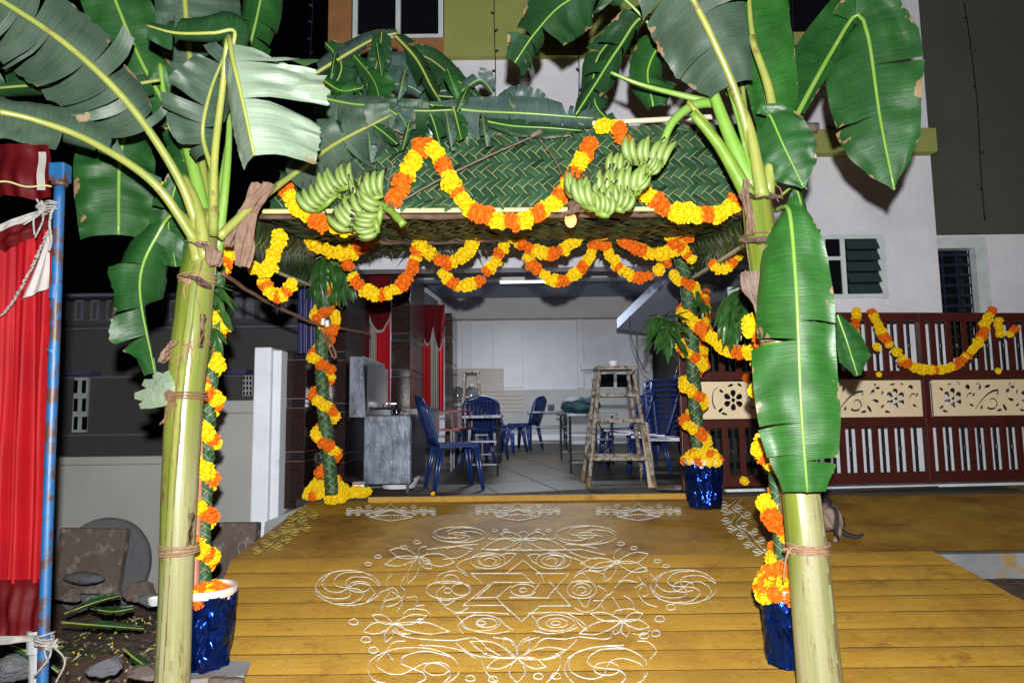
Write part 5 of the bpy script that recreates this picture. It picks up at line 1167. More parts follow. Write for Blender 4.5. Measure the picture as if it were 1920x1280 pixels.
# ---------------- mango leaf sprigs ----------------
def mango_mesh(bend):
    b = MB()
    def fn(u, v):
        w = .0165 * sin(pi * min(1, u * .93 + .05)) ** .8; x = .17 * u
        return (x * cos(bend * u * .6), (v - .5) * 2 * w, -x * sin(bend * u) * .8 + .35 * abs(v - .5) * w * 2 + .003 * sin(u * 14))
    b.grid(fn, 8, 4); return b.mesh('leaf', M['mango'], True)
MG = [mango_mesh(.3), mango_mesh(.6), mango_mesh(.9)]
def sprig(label, px, py, Y, n, size, clusters, seed, droop=.5):
    rr = random.Random(seed); c = U(px, py, Y); t = thing('mango_sprig', label, 'leaf sprig', tuple(c), group='mango leaf sprigs tied to the posts')
    for (dx, dy, dY) in clusters:
        e = U(px + dx, py + dy, Y + dY); b = MB(); b.tube(smooth_path([c, (c + e) / 2 + V((0, 0, .02)), e], 8), .004, 5); b.build('twig', M['stalk'], t)
        out = (e - c).normalized() if (e - c).length > .01 else V((0, 0, 1))
        for i in range(n):
            a = i * 2.4 + rr.uniform(-.3, .3); el = rr.uniform(-.9, .7)
            X = (V((cos(a), sin(a) * .8 - .25, 0)) * cos(el) + V((0, 0, sin(el) - droop)) + out * .5).normalized()
            Z0 = V((0, -.4, 1)); Y_ = Z0.cross(X).normalized(); Z = X.cross(Y_)
            s = size * rr.uniform(.75, 1.15); p = e - out * rr.uniform(0, .06)
            inst('leaf', MG[rr.randrange(3)], Matrix(((X.x * s, Y_.x * s, Z.x * s, p.x), (X.y * s, Y_.y * s, Z.y * s, p.y), (X.z * s, Y_.z * s, Z.z * s, p.z), (0, 0, 0, 1))), t)
    return t
sprig('mango leaves hanging at the top of the rear left post', 605, 480, 5.62, 13, 1.15, [(-25, 20, 0), (5, 10, -.05), (35, 22, 0), (-12, 55, 0), (28, 55, 0), (50, 45, 0), (0, 35, -.08)], 1, .8)
sprig('mango leaves sticking out left of the rear right post towards the stairs', 1290, 622, 5.5, 14, 1.25, [(-35, -22, -.1), (-58, -30, -.1), (-40, 8, -.1), (-50, -8, -.15)], 2, .45)
sprig('large mango leaves between the rear right post and the right trunk', 1405, 540, 4.6, 13, 1.25, [(-30, 12, 0), (-45, 40, 0), (-15, 42, -.1), (10, 20, 0), (-5, 0, 0), (-25, 65, 0)], 3, .55)
sprig('mango leaves sticking out right of the left trunk', 392, 545, 3.84, 10, 1.05, [(10, -15, 0), (14, 30, 0), (8, 75, 0), (10, 5, -.1)], 4, .5)
sprig('few mango leaves in the middle of the rear right post', 1300, 545, 5.55, 8, 1.1, [(12, -10, 0), (18, 25, 0)], 5, .5)
# more leaves on the heap
HL = [('bluish leaf flap curling over the eave just left of the first garland peak', [(690, 185, 3.99), (740, 205, 3.96), (768, 245, 3.93)], 34, 34, 'leaf_blue', 30), ('dark leaf flap hanging right beside the first garland peak', [(800, 195, 4.0), (815, 235, 3.97), (826, 275, 3.94)], 22, 24, 'leaf_dark', 20), ('dark leaf with torn edge hanging from the eave middle', [(850, 200, 4.0), (858, 232, 3.98), (865, 262, 3.95)], 20, 26, 'leaf_top', 20), ('broad bluish leaf lying high on the heap below the left window', [(610, 120, 4.35), (680, 132, 4.35), (750, 128, 4.34), (810, 140, 4.34)], 40, 46, 'leaf_blue', 30), ('green leaf bent over the middle of the heap', [(660, 100, 4.2), (700, 150, 4.12), (715, 200, 4.05)], 40, 44, 'leaf_top', 25), ('torn dark leaf along the right part of the eave top', [(900, 225, 4.05), (960, 236, 4.02), (1030, 240, 4.0), (1090, 245, 4.0)], 22, 24, 'leaf_dark', 50), ('small bluish leaf piece standing at the right end of the heap', [(860, 175, 4.2), (900, 150, 4.2), (925, 175, 4.2)], 22, 22, 'leaf_blue', 40), ('dark leaf drooping over the eave left of the garland scrap', [(560, 235, 4.0), (590, 262, 3.97), (612, 300, 3.94)], 36, 36, 'leaf_dark', 25), ('pale torn leaf lying between the window and the olive wall', [(760, 95, 4.5), (820, 130, 4.48), (880, 180, 4.45)], 24, 30, 'leaf_under', 30), ('twisted leaf scrap on the heap near the bent pale leaf', [(605, 150, 4.0), (640, 170, 3.98), (680, 165, 3.98)], 26, 30, 'leaf_top', 60), ('long green leaf strip sloping down across the heap', [(650, 215, 3.95), (700, 235, 3.93), (745, 270, 3.92)], 18, 20, 'leaf_dark', 25), ('brown edged leaf piece by the second string knot', [(1000, 208, 4.06), (1040, 215, 4.04), (1095, 235, 4.03)], 24, 18, 'leaf_blue', 45)]
for i, (lab, pp, wa_, wb_, mm, cu) in enumerate(HL):
    loose(lab, pp, [wa_ * .4, wa_, wa_ * 1.1, wa_ * .5], [wb_ * .5, wb_, wb_ * 1.05, wb_ * .4], mm, fa=18 + 3 * (i % 4), fb=14 + 5 * (i % 3), curl=cu, tears=(2 + i % 3, 2 + (i + 1) % 3), seed=80 + i, r0=.009, r1=.004, gap=.9, spread=20, jag=.10)
# loose leaflet ends poking out of the front mat
rr = random.Random(21); lfm = float_mesh(.030, ('leaflet_b', 'leaflet_rib'), 3)
for i in range(46):
    top_ = i % 2; x = rr.uniform(560, 1370); p = U(x, lerp(258, 236, (x - 545) / 855) + rr.uniform(-3, 6), 4.12) if top_ else U(x, 386 + rr.uniform(-4, 6), 3.97)
    a = radians(rr.choice((40, 140)) + rr.gauss(0, 22)) * (1 if top_ else -1); X = V((cos(a), rr.uniform(-.5, -.05), sin(a))).normalized(); Y_ = V((0, -1, 0)).cross(X).normalized(); Z = X.cross(Y_); s = rr.uniform(.8, 1.5)
    inst('loose_leaflet', lfm, Matrix(((X.x * s, Y_.x * .7, Z.x, p.x), (X.y * s, Y_.y * .7, Z.y, p.y), (X.z * s, Y_.z * .7, Z.z, p.z), (0, 0, 0, 1))), fm_)
# torn strips tangled over the heap
TS = [('dark torn strip hanging before the brown wall corner', 628, 100, 60, -10), ('torn strip dangling left of the thick yellow midrib', 598, 170, 70, 8), ('curled strip lying across the bluish rolled leaf', 672, 168, 66, 30), ('short strip hanging under the bent leaf by the window', 760, 130, 60, -14), ('narrow strip hanging over the mat beside the first peak', 772, 212, 70, -18), ('strip with a brown tip hanging right of the first peak', 836, 208, 76, 12), ('torn strip lying on the slit dark leaf', 838, 128, 62, 24), ('dark strip drooping over the mat at its middle', 905, 220, 56, 8), ('pale strip bent over the right part of the heap', 878, 160, 52, -22), ('torn strip hanging beside the pale leaf and the left bunch', 690, 232, 74, 6), ('green strip dangling near the left end of the eave', 568, 272, 66, 10), ('folded strip lying below the small bluish leaf', 950, 176, 44, 20), ('dark strip hanging from the yellow midrib at the window', 706, 80, 64, 10), ('bluish strip twisted round the middle of the heap', 738, 176, 72, -26)]
for i, (lab, x, y, l_, dx) in enumerate(TS):
    mm = ('leaf_dark', 'leaf_blue', 'leaf_top', 'leaf_under')[i % 4]; Yd = 3.98 if y > 200 else 4.06
    loose(lab, [(x, y, Yd), (x + dx * .4, y + l_ * .4, Yd - .05), (x + dx, y + l_, Yd - .04)], [9, 15, 13, 7], [9, 14, 15, 6], mm, fa=20, fb=-10, curl=35, tears=(1, 1), seed=120 + i, r0=.005, r1=.002, gap=.8, spread=24, jag=.14, rib='stalk')
# ---------------- kolam drawings in rice flour ----------------
class Kolam:
    def __init__(s, name, label, c, m='kolam'):
        s.b = MB(); s.name = name; s.label = label; s.m = m; s.r = random.Random(hash(label) % 1000 if False else len(label))
    def st(s, pts, w=.0085, n=None, px=None):
        """stroke over photo points (px) dropped on the ramp, broken and grainy like poured flour"""
        p2 = smooth_path([V((a, b_, 0)) for a, b_ in pts], n or max(8, int(sum((V((pts[i + 1][0], pts[i + 1][1], 0)) - V((pts[i][0], pts[i][1], 0))).length for i in range(len(pts) - 1)) / 3)))
        P_ = [G(q.x, q.y) for q in p2]; P_ = [V((q.x, q.y, Hbase(q.y) + .0075)) for q in P_]
        prev = None
        for i, q in enumerate(P_):
            t = (P_[min(i + 1, len(P_) - 1)] - P_[max(0, i - 1)]); t = t.normalized() if t.length > 1e-6 else V((1, 0, 0)); nn = V((-t.y, t.x, 0)).normalized()
            nz = noise.noise(q * 22) ; ww = w * (.62 + .55 * nz + s.r.uniform(-.25, .25)); ww = max(ww, .0022)
            off = nn * (.004 * noise.noise(q * 14) + s.r.gauss(0, .0012))
            cur = (q + off - nn * ww * .5, q + off + V((0, 0, .004)), q + off + nn * ww * .5)
            if prev: s.b.face([prev[0], cur[0], cur[1], prev[1]]); s.b.face([prev[1], cur[1], cur[2], prev[2]])
            prev = cur
            for _ in range(9):
                if s.r.random() < .7 + .3 * nz:
                    d = q + off + V((s.r.gauss(0, w * .62), s.r.gauss(0, w * .62), 0)); e = s.r.uniform(.0006, .0019); d.z = Hbase(d.y) + .0075
                    s.b.face([d + V((-e, -e, 0)), d + V((e, -e * .6, 0)), d + V((e * .4, e, 0))])
        return s
    def ell(s, cx, cy, rx, ry, a0=0, a1=360, w=.0085):
        n = max(10, int(abs(a1 - a0) / 14)); return s.st([(cx + rx * cos(radians(lerp(a0, a1, i / n))), cy + ry * sin(radians(lerp(a0, a1, i / n)))) for i in range(n + 1)], w)
    def pet(s, c, tip, bulge, w=.0085):
        dx, dy = tip[0] - c[0], tip[1] - c[1]; L_ = sqrt(dx * dx + dy * dy); nx, ny = -dy / L_, dx / L_; 
        for sg in (1, -1):
            s.st([c, (c[0] + dx * .3 + nx * sg * bulge * .8, c[1] + dy * .3 + ny * sg * bulge * .8), (c[0] + dx * .65 + nx * sg * bulge, c[1] + dy * .65 + ny * sg * bulge), tip], w)
        return s
    def done(s, parent=None, cat='rangoli', group=None): 
        return s.b.build(s.name, M[s.m], label=s.label, cat=cat, group=group)
def spiral_wheel(k, cx, cy, rx, ry, n=4, ph=0.):
    k.ell(cx, cy, rx, ry, 10, 350)
    for i in range(n):
        a = ph + i * 2 * pi / n
        k.st([(cx, cy), (cx + rx * .35 * cos(a), cy + ry * .35 * sin(a)), (cx + rx * .62 * cos(a + .45), cy + ry * .62 * sin(a + .45)), (cx + rx * .86 * cos(a + 1.1), cy + ry * .86 * sin(a + 1.1)), (cx + rx * .98 * cos(a + 1.7), cy + ry * .98 * sin(a + 1.7))])
K = Kolam('kolam_drawing', 'large white flour kolam with a star, flowers and spirals on the yellow ramp', (0, 0))
spiral_wheel(K, 861, 1004, 50, 15, 4, .4); spiral_wheel(K, 1099, 1005, 58, 18, 4, 0)
for tip, bl in (((983, 997), 9), ((938, 1003), 7), ((1022, 1003), 7), ((903, 1031), 9), ((1063, 1032), 9), ((955, 1033), 7), ((1005, 1033), 7), ((980, 1036), 6)): K.pet((981, 1012), tip, bl)
for x in (928, 948, 1008, 1028): K.ell(x, 996, 6, 2.4)
K.st([(905, 1031), (980, 1033), (1063, 1032)]); K.st([(887, 1031), (860, 1026), (830, 1028), (800, 1032)]); K.st([(884, 1033), (862, 1046), (830, 1050)])
K.st([(1063, 1033), (1090, 1032), (1118, 1038), (1135, 1042)]); K.st([(1068, 1036), (1092, 1046), (1120, 1050)])
for tip, bl in (((730, 1033), 9), ((721, 1060), 8), ((800, 1026), 8), ((852, 1056), 11), ((765, 1096), 8), ((810, 1068), 8)): K.pet((785, 1046), tip, bl)
for tip, bl in (((1162, 1030), 8), ((1216, 1040), 9), ((1088, 1058), 9), ((1104, 1070), 7), ((1130, 1093), 8), ((1214, 1072), 9)): K.pet((1157, 1056), tip, bl)
def eye(cx, cy, rx, ry, tail, f=1):
    K.ell(cx, cy, rx, ry, 0, 360); K.ell(cx + f * 4, cy + 1, 11, 6, 180, 420, .012); K.st([(cx + f * rx * .7, cy - ry * .7), ((cx + f * rx * .7 + tail[0]) / 2, (cy - ry + tail[1]) / 2), tail]); K.st([tail, (cx + f * rx * 1.25, cy - 1), (cx + f * rx * .9, cy + ry * .5)]); K.st([(cx - f * rx * .6, cy - ry * .1), (cx - f * rx * .1, cy + ry * .9)])
eye(915, 1053, 33, 15, (967, 1040)); eye(1038, 1053, 33, 15, (990, 1043), -1)
def dbl(a, b_, c=None): K.st([a, b_], .0105)
T = [(980, 1052), (868, 1137), (1072, 1138)]
for a, b_ in (((980, 1052), (950, 1076)), ((925, 1093), (895, 1122)), ((980, 1052), (1012, 1076)), ((1030, 1092), (1070, 1138)), ((868, 1137), (945, 1137)), ((1012, 1138), (1071, 1138)), ((868, 1137), (917, 1097)), ((1068, 1077), (1040, 1105)), ((883, 1077), (905, 1096)), ((883, 1077), (980, 1077)), ((1005, 1077), (1068, 1077)), ((980, 1077), (1002, 1097)), ((925, 1093), (1000, 1094)), ((885, 1123), (930, 1122)), ((955, 1122), (1030, 1123)), ((1040, 1105), (1026, 1123)), ((1012, 1094), (992, 1122)), ((945, 1137), (978, 1167)), ((1012, 1138), (978, 1167)), ((930, 1122), (958, 1150)), ((958, 1100), (930, 1122)), ((1012, 1076), (1022, 1094))): K.st([a, ((a[0] + b_[0]) / 2, (a[1] + b_[1]) / 2), b_], .0105)
K.ell(981, 1108, 24, 11); K.ell(981, 1108, 7, 4, w=.0095)
K.ell(840, 1108, 41, 17); K.ell(839, 1109, 7, 5, w=.0095); K.ell(845, 1093, 16, 14, 180, 360); K.st([(820, 1124), (836, 1136), (856, 1124)]); K.st([(815, 1094), (840, 1095), (868, 1094)])
K.ell(1091, 1107, 28, 17); K.ell(1090, 1108, 9, 6, 150, 450, .0105); K.st([(1072, 1093), (1078, 1083), (1092, 1076), (1102, 1084), (1106, 1092)]); K.st([(1072, 1093), (1106, 1092)]); K.st([(1083, 1123), (1097, 1140), (1108, 1124)])
spiral_wheel(K, 653, 1104, 61, 33, 6, .3); spiral_wheel(K, 1282, 1102, 62, 32, 6, .2)
K.st([(715, 1112), (738, 1104), (748, 1120), (720, 1130), (716, 1148)]); K.st([(735, 1110), (755, 1128), (742, 1152)]); K.st([(762, 1122), (782, 1122), (776, 1148)]); K.st([(780, 1138), (796, 1136)])
K.st([(1152, 1104), (1168, 1090), (1196, 1094)]); K.st([(1150, 1110), (1128, 1130), (1135, 1148)]); K.st([(1148, 1120), (1160, 1138), (1165, 1150)]); K.st([(1170, 1118), (1186, 1130), (1190, 1148)]); K.st([(1190, 1104), (1208, 1096), (1216, 1116), (1206, 1120)])
K.st([(1160, 1092), (1188, 1072), (1212, 1066), (1214, 1084)])
for tip, bl in (((698, 1155), 7), ((680, 1186), 10), ((800, 1156), 8), ((842, 1186), 10), ((722, 1206), 7), ((762, 1190), 6)): K.pet((738, 1172), tip, bl)
for tip, bl in (((1106, 1152), 7), ((1086, 1190), 10), ((1206, 1152), 7), ((1218, 1178), 8), ((1176, 1196), 7), ((1150, 1192), 6)): K.pet((1168, 1166), tip, bl)
for cx, f in ((902, 1), (1042, -1)):
    K.ell(cx, 1170, 36, 15, 0, 360); K.ell(cx, 1170, 9, 4, w=.016); K.st([(cx - 52, 1152), (cx, 1150), (cx + 52, 1153)]); K.st([(cx - 46, 1156), (cx - 34, 1168), (cx - 28, 1183)]); K.st([(cx + 34, 1160), (cx + 44, 1172), (cx + 60, 1184)])
K.st([(752, 1194), (790, 1200), (848, 1203), (890, 1198), (915, 1218), (940, 1232)]); K.st([(855, 1208), (880, 1226), (905, 1234), (965, 1236)])
K.st([(1085, 1196), (1060, 1200), (1020, 1200), (1000, 1216), (985, 1230)]); K.st([(1085, 1196), (1140, 1200), (1150, 1186)]); K.st([(1083, 1200), (1060, 1222), (1030, 1238), (990, 1236)])
for tip, bl in (((944, 1196), 10), ((992, 1196), 10), ((912, 1254), 9), ((1024, 1253), 9), ((970, 1282), 14), ((1060, 1220), 10), ((882, 1205), 12)): K.pet((970, 1236), tip, bl)
K.st([(925, 1197), (955, 1202), (962, 1212)]); K.st([(1012, 1196), (985, 1204), (978, 1212)])
spiral_wheel(K, 775, 1256, 86, 40, 4, .8); spiral_wheel(K, 1137, 1256, 78, 42, 4, .3)
for x, y in ((690, 1059), (709, 1045), (757, 1028), (782, 1018), (1164, 1021), (1188, 1029), (1233, 1054), (1249, 1063), (663, 1168), (686, 1201), (700, 1221), (1258, 1140), (1237, 1162), (1208, 1194), (1230, 1190), (882, 1274), (925, 1276), (1010, 1270), (1042, 1270), (878, 1293), (960, 1296)): K.ell(x, y, 9 if y > 1100 else 7, 5.5 if y > 1100 else 3, w=.0095)
# connecting loops that knit the motifs together
for f in (1, -1):
    X_ = lambda l: [(978 + f * (a - 978), b_) for a, b_ in l]
    for l in ([(1030, 1040), (1075, 1048), (1100, 1062), (1082, 1076)], [(1078, 1082), (1100, 1072), (1130, 1078), (1140, 1092)], [(1122, 1100), (1138, 1112), (1130, 1126), (1112, 1128)], [(1078, 1142), (1098, 1150), (1118, 1142), (1130, 1128)], [(1064, 1152), (1082, 1162), (1098, 1176), (1086, 1190)], [(1220, 1078), (1232, 1092), (1226, 1112), (1238, 1128)], [(1196, 1082), (1206, 1098), (1196, 1112), (1210, 1132), (1232, 1140)], [(1060, 1022), (1090, 1024), (1120, 1030)], [(1000, 1185), (1030, 1190), (1062, 1186), (1084, 1178)], [(1064, 1236), (1090, 1222), (1128, 1214), (1170, 1212)], [(1218, 1240), (1230, 1222), (1216, 1206), (1196, 1204)], [(1024, 1282), (1044, 1262), (1052, 1240), (1044, 1226)], [(1000, 1010), (1036, 1012), (1044, 1006)], [(1148, 1158), (1158, 1146), (1186, 1144), (1200, 1152)], [(1220, 1184), (1206, 1192), (1186, 1190)]): K.st(X_(l), .0075)
    for cx_, cy_, rx_, ry_ in ((1282, 1102, 20, 10), (1137, 1256, 24, 12), (1099, 1005, 18, 5.5), (1168, 1166, 7, 4), (1157, 1056, 7, 3.4), (1091, 1107, 18, 11)): K.ell(978 + f * (cx_ - 978), cy_, rx_, ry_, w=.0075)
    K.ell(978 + f * 66, 1170, 20, 8.5, w=.0075); K.ell(978 + f * 60, 1053, 22, 10, w=.0075)
K.done()
def lotus_line(label, cx, cy, w):
    k = Kolam('kolam_drawing', label, 0)
    for f in (1, -1):
        for j, dy in enumerate((0, 4, 8)):
            k.st([(cx, cy - 2 + dy * .3), (cx + f * w * .3, cy + 2 + dy * .6), (cx + f * w * .6, cy - 1 + dy * .7), (cx + f * w, cy + 1 + dy * .5)], .014)
        for u in (.28, .5, .72, .92):
            k.ell(cx + f * w * u, cy - 4 + 3 * sin(u * 9), 6, 2.4, w=.0095); k.ell(cx + f * w * (u + .02), cy + 8, 4.5, 1.6, w=.010)
        k.st([(cx, cy - 13), (cx + f * 8, cy - 5), (cx + f * 22, cy + 1)], .012)
        k.st([(cx + f * 40, cy + 13), (cx + f * 20, cy + 17), (cx, cy + 20)], .011)
    k.st([(cx - 40, cy + 12), (cx, cy + 9), (cx + 40, cy + 12)], .011)
    for i in range(-5, 6): k.st([(cx + i * 7, cy + 11), (cx + i * 6, cy + 13.5), (cx + i * 5.5, cy + 16)], .008)
    k.done(group='flour drawings along the hall entrance')
lotus_line('white flour lotus drawing near the yellow flower heap', 733, 958, 84); lotus_line('white flour lotus drawing in the middle before the hall entrance', 971, 957, 80); lotus_line('white flour lotus drawing near the gate end bucket', 1197, 957, 80)
def vine(label, pts, m, rev=1, thick_=.012):
    k = Kolam('kolam_drawing', label, 0, m)
    for o in (-5, 5): k.st([(a + o, b_) for a, b_ in pts], thick_)
    sp = smooth_path([V((a, b_, 0)) for a, b_ in pts], 14)
    for i in range(1, 14):
        q = sp[i]
        for f in (1, -1): 
            if (i + (f > 0)) % 2: k.ell(q.x + f * 17, q.y - 3, 6, 2.6, w=.009); k.st([(q.x + f * 6, q.y), (q.x + f * 14, q.y + 2), (q.x + f * 25, q.y - 2)], .009); k.st([(q.x + f * 6, q.y + 2), (q.x + f * 16, q.y + 6), (q.x + f * 22, q.y + 4)], .009)
    k.done()
vine('white flour vine drawing beside the gate end bucket', [(1384, 940), (1368, 955), (1384, 966), (1376, 985), (1400, 1000), (1412, 1016), (1430, 1034), (1446, 1040)], 'kolam')
vine('faded greenish vine drawing at the left edge of the apron', [(586, 952), (572, 968), (552, 978), (560, 990), (530, 1002), (520, 1016), (500, 1030), (494, 1042)], 'kolam_green', thick_=.008)
# ---------------- chairs, tables, stools ----------------
def make_chair(label):
    t = thing('plastic_chair', label, 'chair', (0, 0, 0), group='blue plastic chairs in the hall')
    kw = dict(local=True, smooth=True)
    b = MB(); b.grid(lambda u, v: ((v - .5) * lerp(.43, .40, u), .21 - .42 * u, .445 - .02 * sin(pi * u) - .012 * sin(pi * v) + (-.035 * max(0, (.12 - u) / .12) ** 2) + .0), 14, 10); b.build('seat', M['blue_plastic'], t, solid=.012, **kw)
    def bk(u, v, o=0): # u up, v across
        w = lerp(.40, .44, min(1, u * 1.4)) * (1 if u < .75 else sqrt(max(0, 1 - ((u - .75) / .26) ** 2)) * .62 + .38)
        x = (v - .5) * w; return V((x, -.205 - .15 * u - .03 * (1 - (2 * v - 1) ** 2), .43 + .46 * u + (-.02 * (2 * v - 1) ** 2 * u)))
    b = MB()
    for i in range(7):
        v0, v1 = .10 + i * .118, .10 + i * .118 + .085; b.grid(lambda u, v: bk(.08 + u * .84, lerp(v0, v1, v)), 12, 1)
    b.grid(lambda u, v: bk(.0 + .14 * u, v), 2, 8); b.grid(lambda u, v: bk(.86 + .14 * u, v), 3, 8)
    b.build('backrest', M['blue_plastic'], t, solid=.010, **kw)
    b = MB(); b.tube([bk(u / 12, 0) for u in range(13)] + [bk(1, v / 6) for v in range(1, 6)] + [bk(1 - u / 12, 1) for u in range(13)], .014, 8); b.build('back_frame', M['blue_plastic'], t, **kw)
    for sx, sy in ((1, 1), (-1, 1), (1, -1), (-1, -1)):
        b = MB(); x0, y0 = sx * .185, sy * .185; x1, y1 = sx * .225, sy * .235 - (.02 if sy < 0 else 0)
        for (dx, dy) in ((sx * .0, 0), (-sx * .035, 0), (0, -sy * .035)): b.tube([(x0 + dx, y0 + dy, .44), (lerp(x0, x1, .5) + dx * .8, lerp(y0, y1, .5) + dy * .8, .22), (x1 + dx * .45, y1 + dy * .45, 0)], [.017, .016, .012], 6)
        b.build('leg', M['blue_plastic'], t, **kw)
    b = MB()
    for s in (1, -1): b.bar((s * .2, .18, .42), (s * .2, -.19, .42), .012, .035)
    b.bar((-.19, .19, .42), (.19, .19, .42), .012, .035); b.build('apron_rail', M['blue_plastic'], t, local=True)
    return t
ch = make_chair('blue plastic chair alone beside the steel wash basin, facing right')
p = U(846, 920, 6.62); ch.location = (p.x + .02, 6.78, fz(6.7) + .008); ch.rotation_euler = (0, 0, radians(-72))
def chair(label, px, Y, rz, z=0, dx=0, tilt=0, group=None):
    x = U(px, 800, Y).x; return dup(ch, (x + dx, Y, fz(Y) + .008 + z), 0, label, group, rot=(radians(tilt), 0, radians(rz)))
chair('blue plastic chair standing behind the left steel table, seen from behind', 890, 9.2, 15); chair('second blue plastic chair at the left steel table, nearer the curtain', 917, 9.7, -12); chair('blue plastic chair at the far end of the left steel table', 952, 11.2, 180 + 60); chair('blue plastic chair between the left table and the far folding table', 982, 11.9, 60)
chair('blue plastic chair nearest the gate, its back to the gate post', 1247, 7.35, 75); chair('blue plastic chair just left of the one nearest the gate', 1214, 7.9, 78); chair('blue plastic chair behind the tall splattered stool', 1172, 8.6, 80); chair('blue plastic chair farthest back on the right of the right table', 1155, 9.6, 85)
for i in range(11):
    chair('blue plastic chair, %s of the tall nested stack by the gate' % ('bottom', 'second from bottom', 'third from bottom', 'fourth from bottom', 'fifth from bottom', 'middle one', 'fifth from top', 'fourth from top', 'third from top', 'second from top', 'top')[i], 1252, 9.0, 92, z=.066 * i, dx=-.004 * i, group='stack of blue plastic chairs by the gate')
def table(label, x0, x1, py, Y, depth, n=0, shelf=True, m='steel'):
    a, b_ = U(x0, py, Y), U(x1, py, Y); z = a.z; zf = fz(Y) + .008
    t = thing('folding_table', label, 'table', ((a.x + b_.x) / 2, Y + depth / 2, zf), group='steel folding tables in the hall')
    w = MB(); w.bb((a.x, Y, z - .032), (b_.x, Y + depth, z)); w.build('tabletop', M[m], t, bevel=.004)
    for y in (Y + .12, Y + depth - .12):
        zf = fz(y) + .008
        for x in (a.x + .05, b_.x - .05): w = MB(); w.tube([(x, y, z - .032), (x, y, zf)], .013, 8); w.build('leg', M['steel_dark'], t)
        for zz in (.12, .38): w = MB(); w.bar((a.x + .05, y, zf + zz), (b_.x - .05, y, zf + zz), .018); w.build('crossbar', M['steel_dark'], t)
    for x in (a.x + .05, b_.x - .05): w = MB(); w.bar((x, Y + .12, fz(Y) + .20), (x, Y + depth - .12, z - .06), .014); w.build('brace', M['steel_dark'], t)
    return t
table('narrow steel table on the left with chairs behind it', 866, 940, 779, 7.75, 1.7); table('steel table on the right carrying the teal cloth bundle', 1062, 1158, 775, 7.9, 1.8); table('far folding table standing against the back wall, glasses on top', 990, 1068, 771, 11.6, .7)
for i, px in enumerate((1031, 1036)):
    p = U(px, 769, 11.75); b = MB(); b.lathe([(.028, 0), (.033, .10), (.030, .10), (.026, .006), (0, .006)], 12, p); b.build('glass', M['steel'], label=('left' if i == 0 else 'right') + ' one of two small tumblers on the far folding table', cat='tumbler', group='tumblers on the far table')
# teal cloth bundle
c = U(1088, 760, 8.2); c.z = U(1100, 775, 7.9).z + .0; b = MB()
b.grid(lambda u, v: c + V(((.24 + .03 * noise.noise(V((u * 5, v * 5, 2)))) * sin(pi * v) * cos(2 * pi * u) + .03 * noise.noise(V((u * 16, v * 9, 1))), .2 * sin(pi * v) * sin(2 * pi * u), max(0, .10 - .10 * cos(pi * v) * (1 if v > 0 else 1)) + .05 * noise.noise(V((u * 9, v * 9, 7))) * sin(pi * v))), 40, 22)
b.build('cloth_bundle', M['teal_cloth'], smooth=True, label='crumpled teal cloth bundle lying on the right steel table', cat='cloth')
def stool(name, label, x0, x1, ytop, ybot, Y, dep, ws=1.28, m='splat_wood', feet=True, rungs=(.16, .42, .80)):
    a, b_ = U(x0, ytop, Y), U(x1, ytop, Y); zf = fz(Y) + .008; zt_ = a.z; cx = (a.x + b_.x) / 2; hw = (b_.x - a.x) / 2; Yc = Y + dep / 2
    t = thing(name, label, 'stool', (cx, Yc, zf))
    w = MB(); w.bb((cx - hw, Yc - dep / 2, zt_ - .035), (cx + hw, Yc + dep / 2, zt_)); w.build('stool_top', M[m], t, bevel=.006)
    def lp(sx, sy, u): k = lerp(.84, ws, u); return V((cx + sx * hw * k, Yc + sy * dep / 2 * k, lerp(zt_ - .035, zf, u)))
    for sx in (1, -1):
        for sy in (1, -1):
            w = MB(); w.tube([lp(sx, sy, i / 8) + V((.005 * noise.noise(V((i, sx, sy))), 0, 0)) for i in range(9)], [.020 + .003 * noise.noise(V((i * 1.3, sx * 3, sy))) for i in range(9)], 10); w.build('leg', M[m], t, smooth=True)
            if feet: w = MB(); w.tube([lp(sx, sy, .90), lp(sx, sy, .97), lp(sx, sy, 1)], [.023, .025, .03], 10); w.build('mud_foot', M['mud_wood'], t, smooth=True)
    for u in rungs:
        for q in (((-1, -1), (1, -1)), ((-1, 1), (1, 1)), ((-1, -1), (-1, 1)), ((1, -1), (1, 1))):
            w = MB(); w.bar(lp(*q[0], u), lp(*q[1], u + .004), .02, .034); w.build('rung', M[m], t, bevel=.003)
    return t, V((cx, Yc, zt_))
sttop = stool('tall_stool', 'tall paint splattered wooden stool with muddy feet in front of the tables', 1119, 1193, 686, 912, 6.75, .36, 1.62, rungs=(.22, .44, .76))[1]
stool('old_stool', 'small paint splattered stool standing far back before the beige tiles', 868, 898, 695, 800, 11.0, .28, 1.4, feet=False, rungs=(.3, .7))
b = MB(); b.lathe([(.0, .0), (.032, .0), (.046, .055), (.050, .055), (.050, .048), (.036, .006), (0, .006)][::1], 24, sttop + V((-.01, -.02, .001))); b.build('bowl', M['white_plastic'], smooth=False, label='small white bowl on top of the tall splattered stool', cat='bowl')
b = MB(); b.bar(U(1207, 792, 6.95), U(1223, 914, 6.62), .075, .022); b.build('plank', M['plank'], label='pale wooden plank leaning against the right side of the tall stool', cat='plank', bevel=.003)
for i, px in enumerate((858, 884)):
    p = U(px, 752, 11.6); t = thing('water_jar', ('left' if i == 0 else 'right') + ' one of two clear water jars before the beige tiles', 'jar', tuple(p), group='water jars before the tiles')
    b = MB(); b.lathe([(0, 0), (.10, 0), (.11, .02), (.11, .17), (.095, .21), (.05, .235), (.04, .25)], 20, p); b.build('jar_body', mat('jar_glass', (.16, .18, .2), .1, spec=.8), t, smooth=True)
    b = MB(); b.lathe([(.045, .25), (.045, .28), (0, .285)], 16, p); b.build('cap', M['white_plastic'], t)
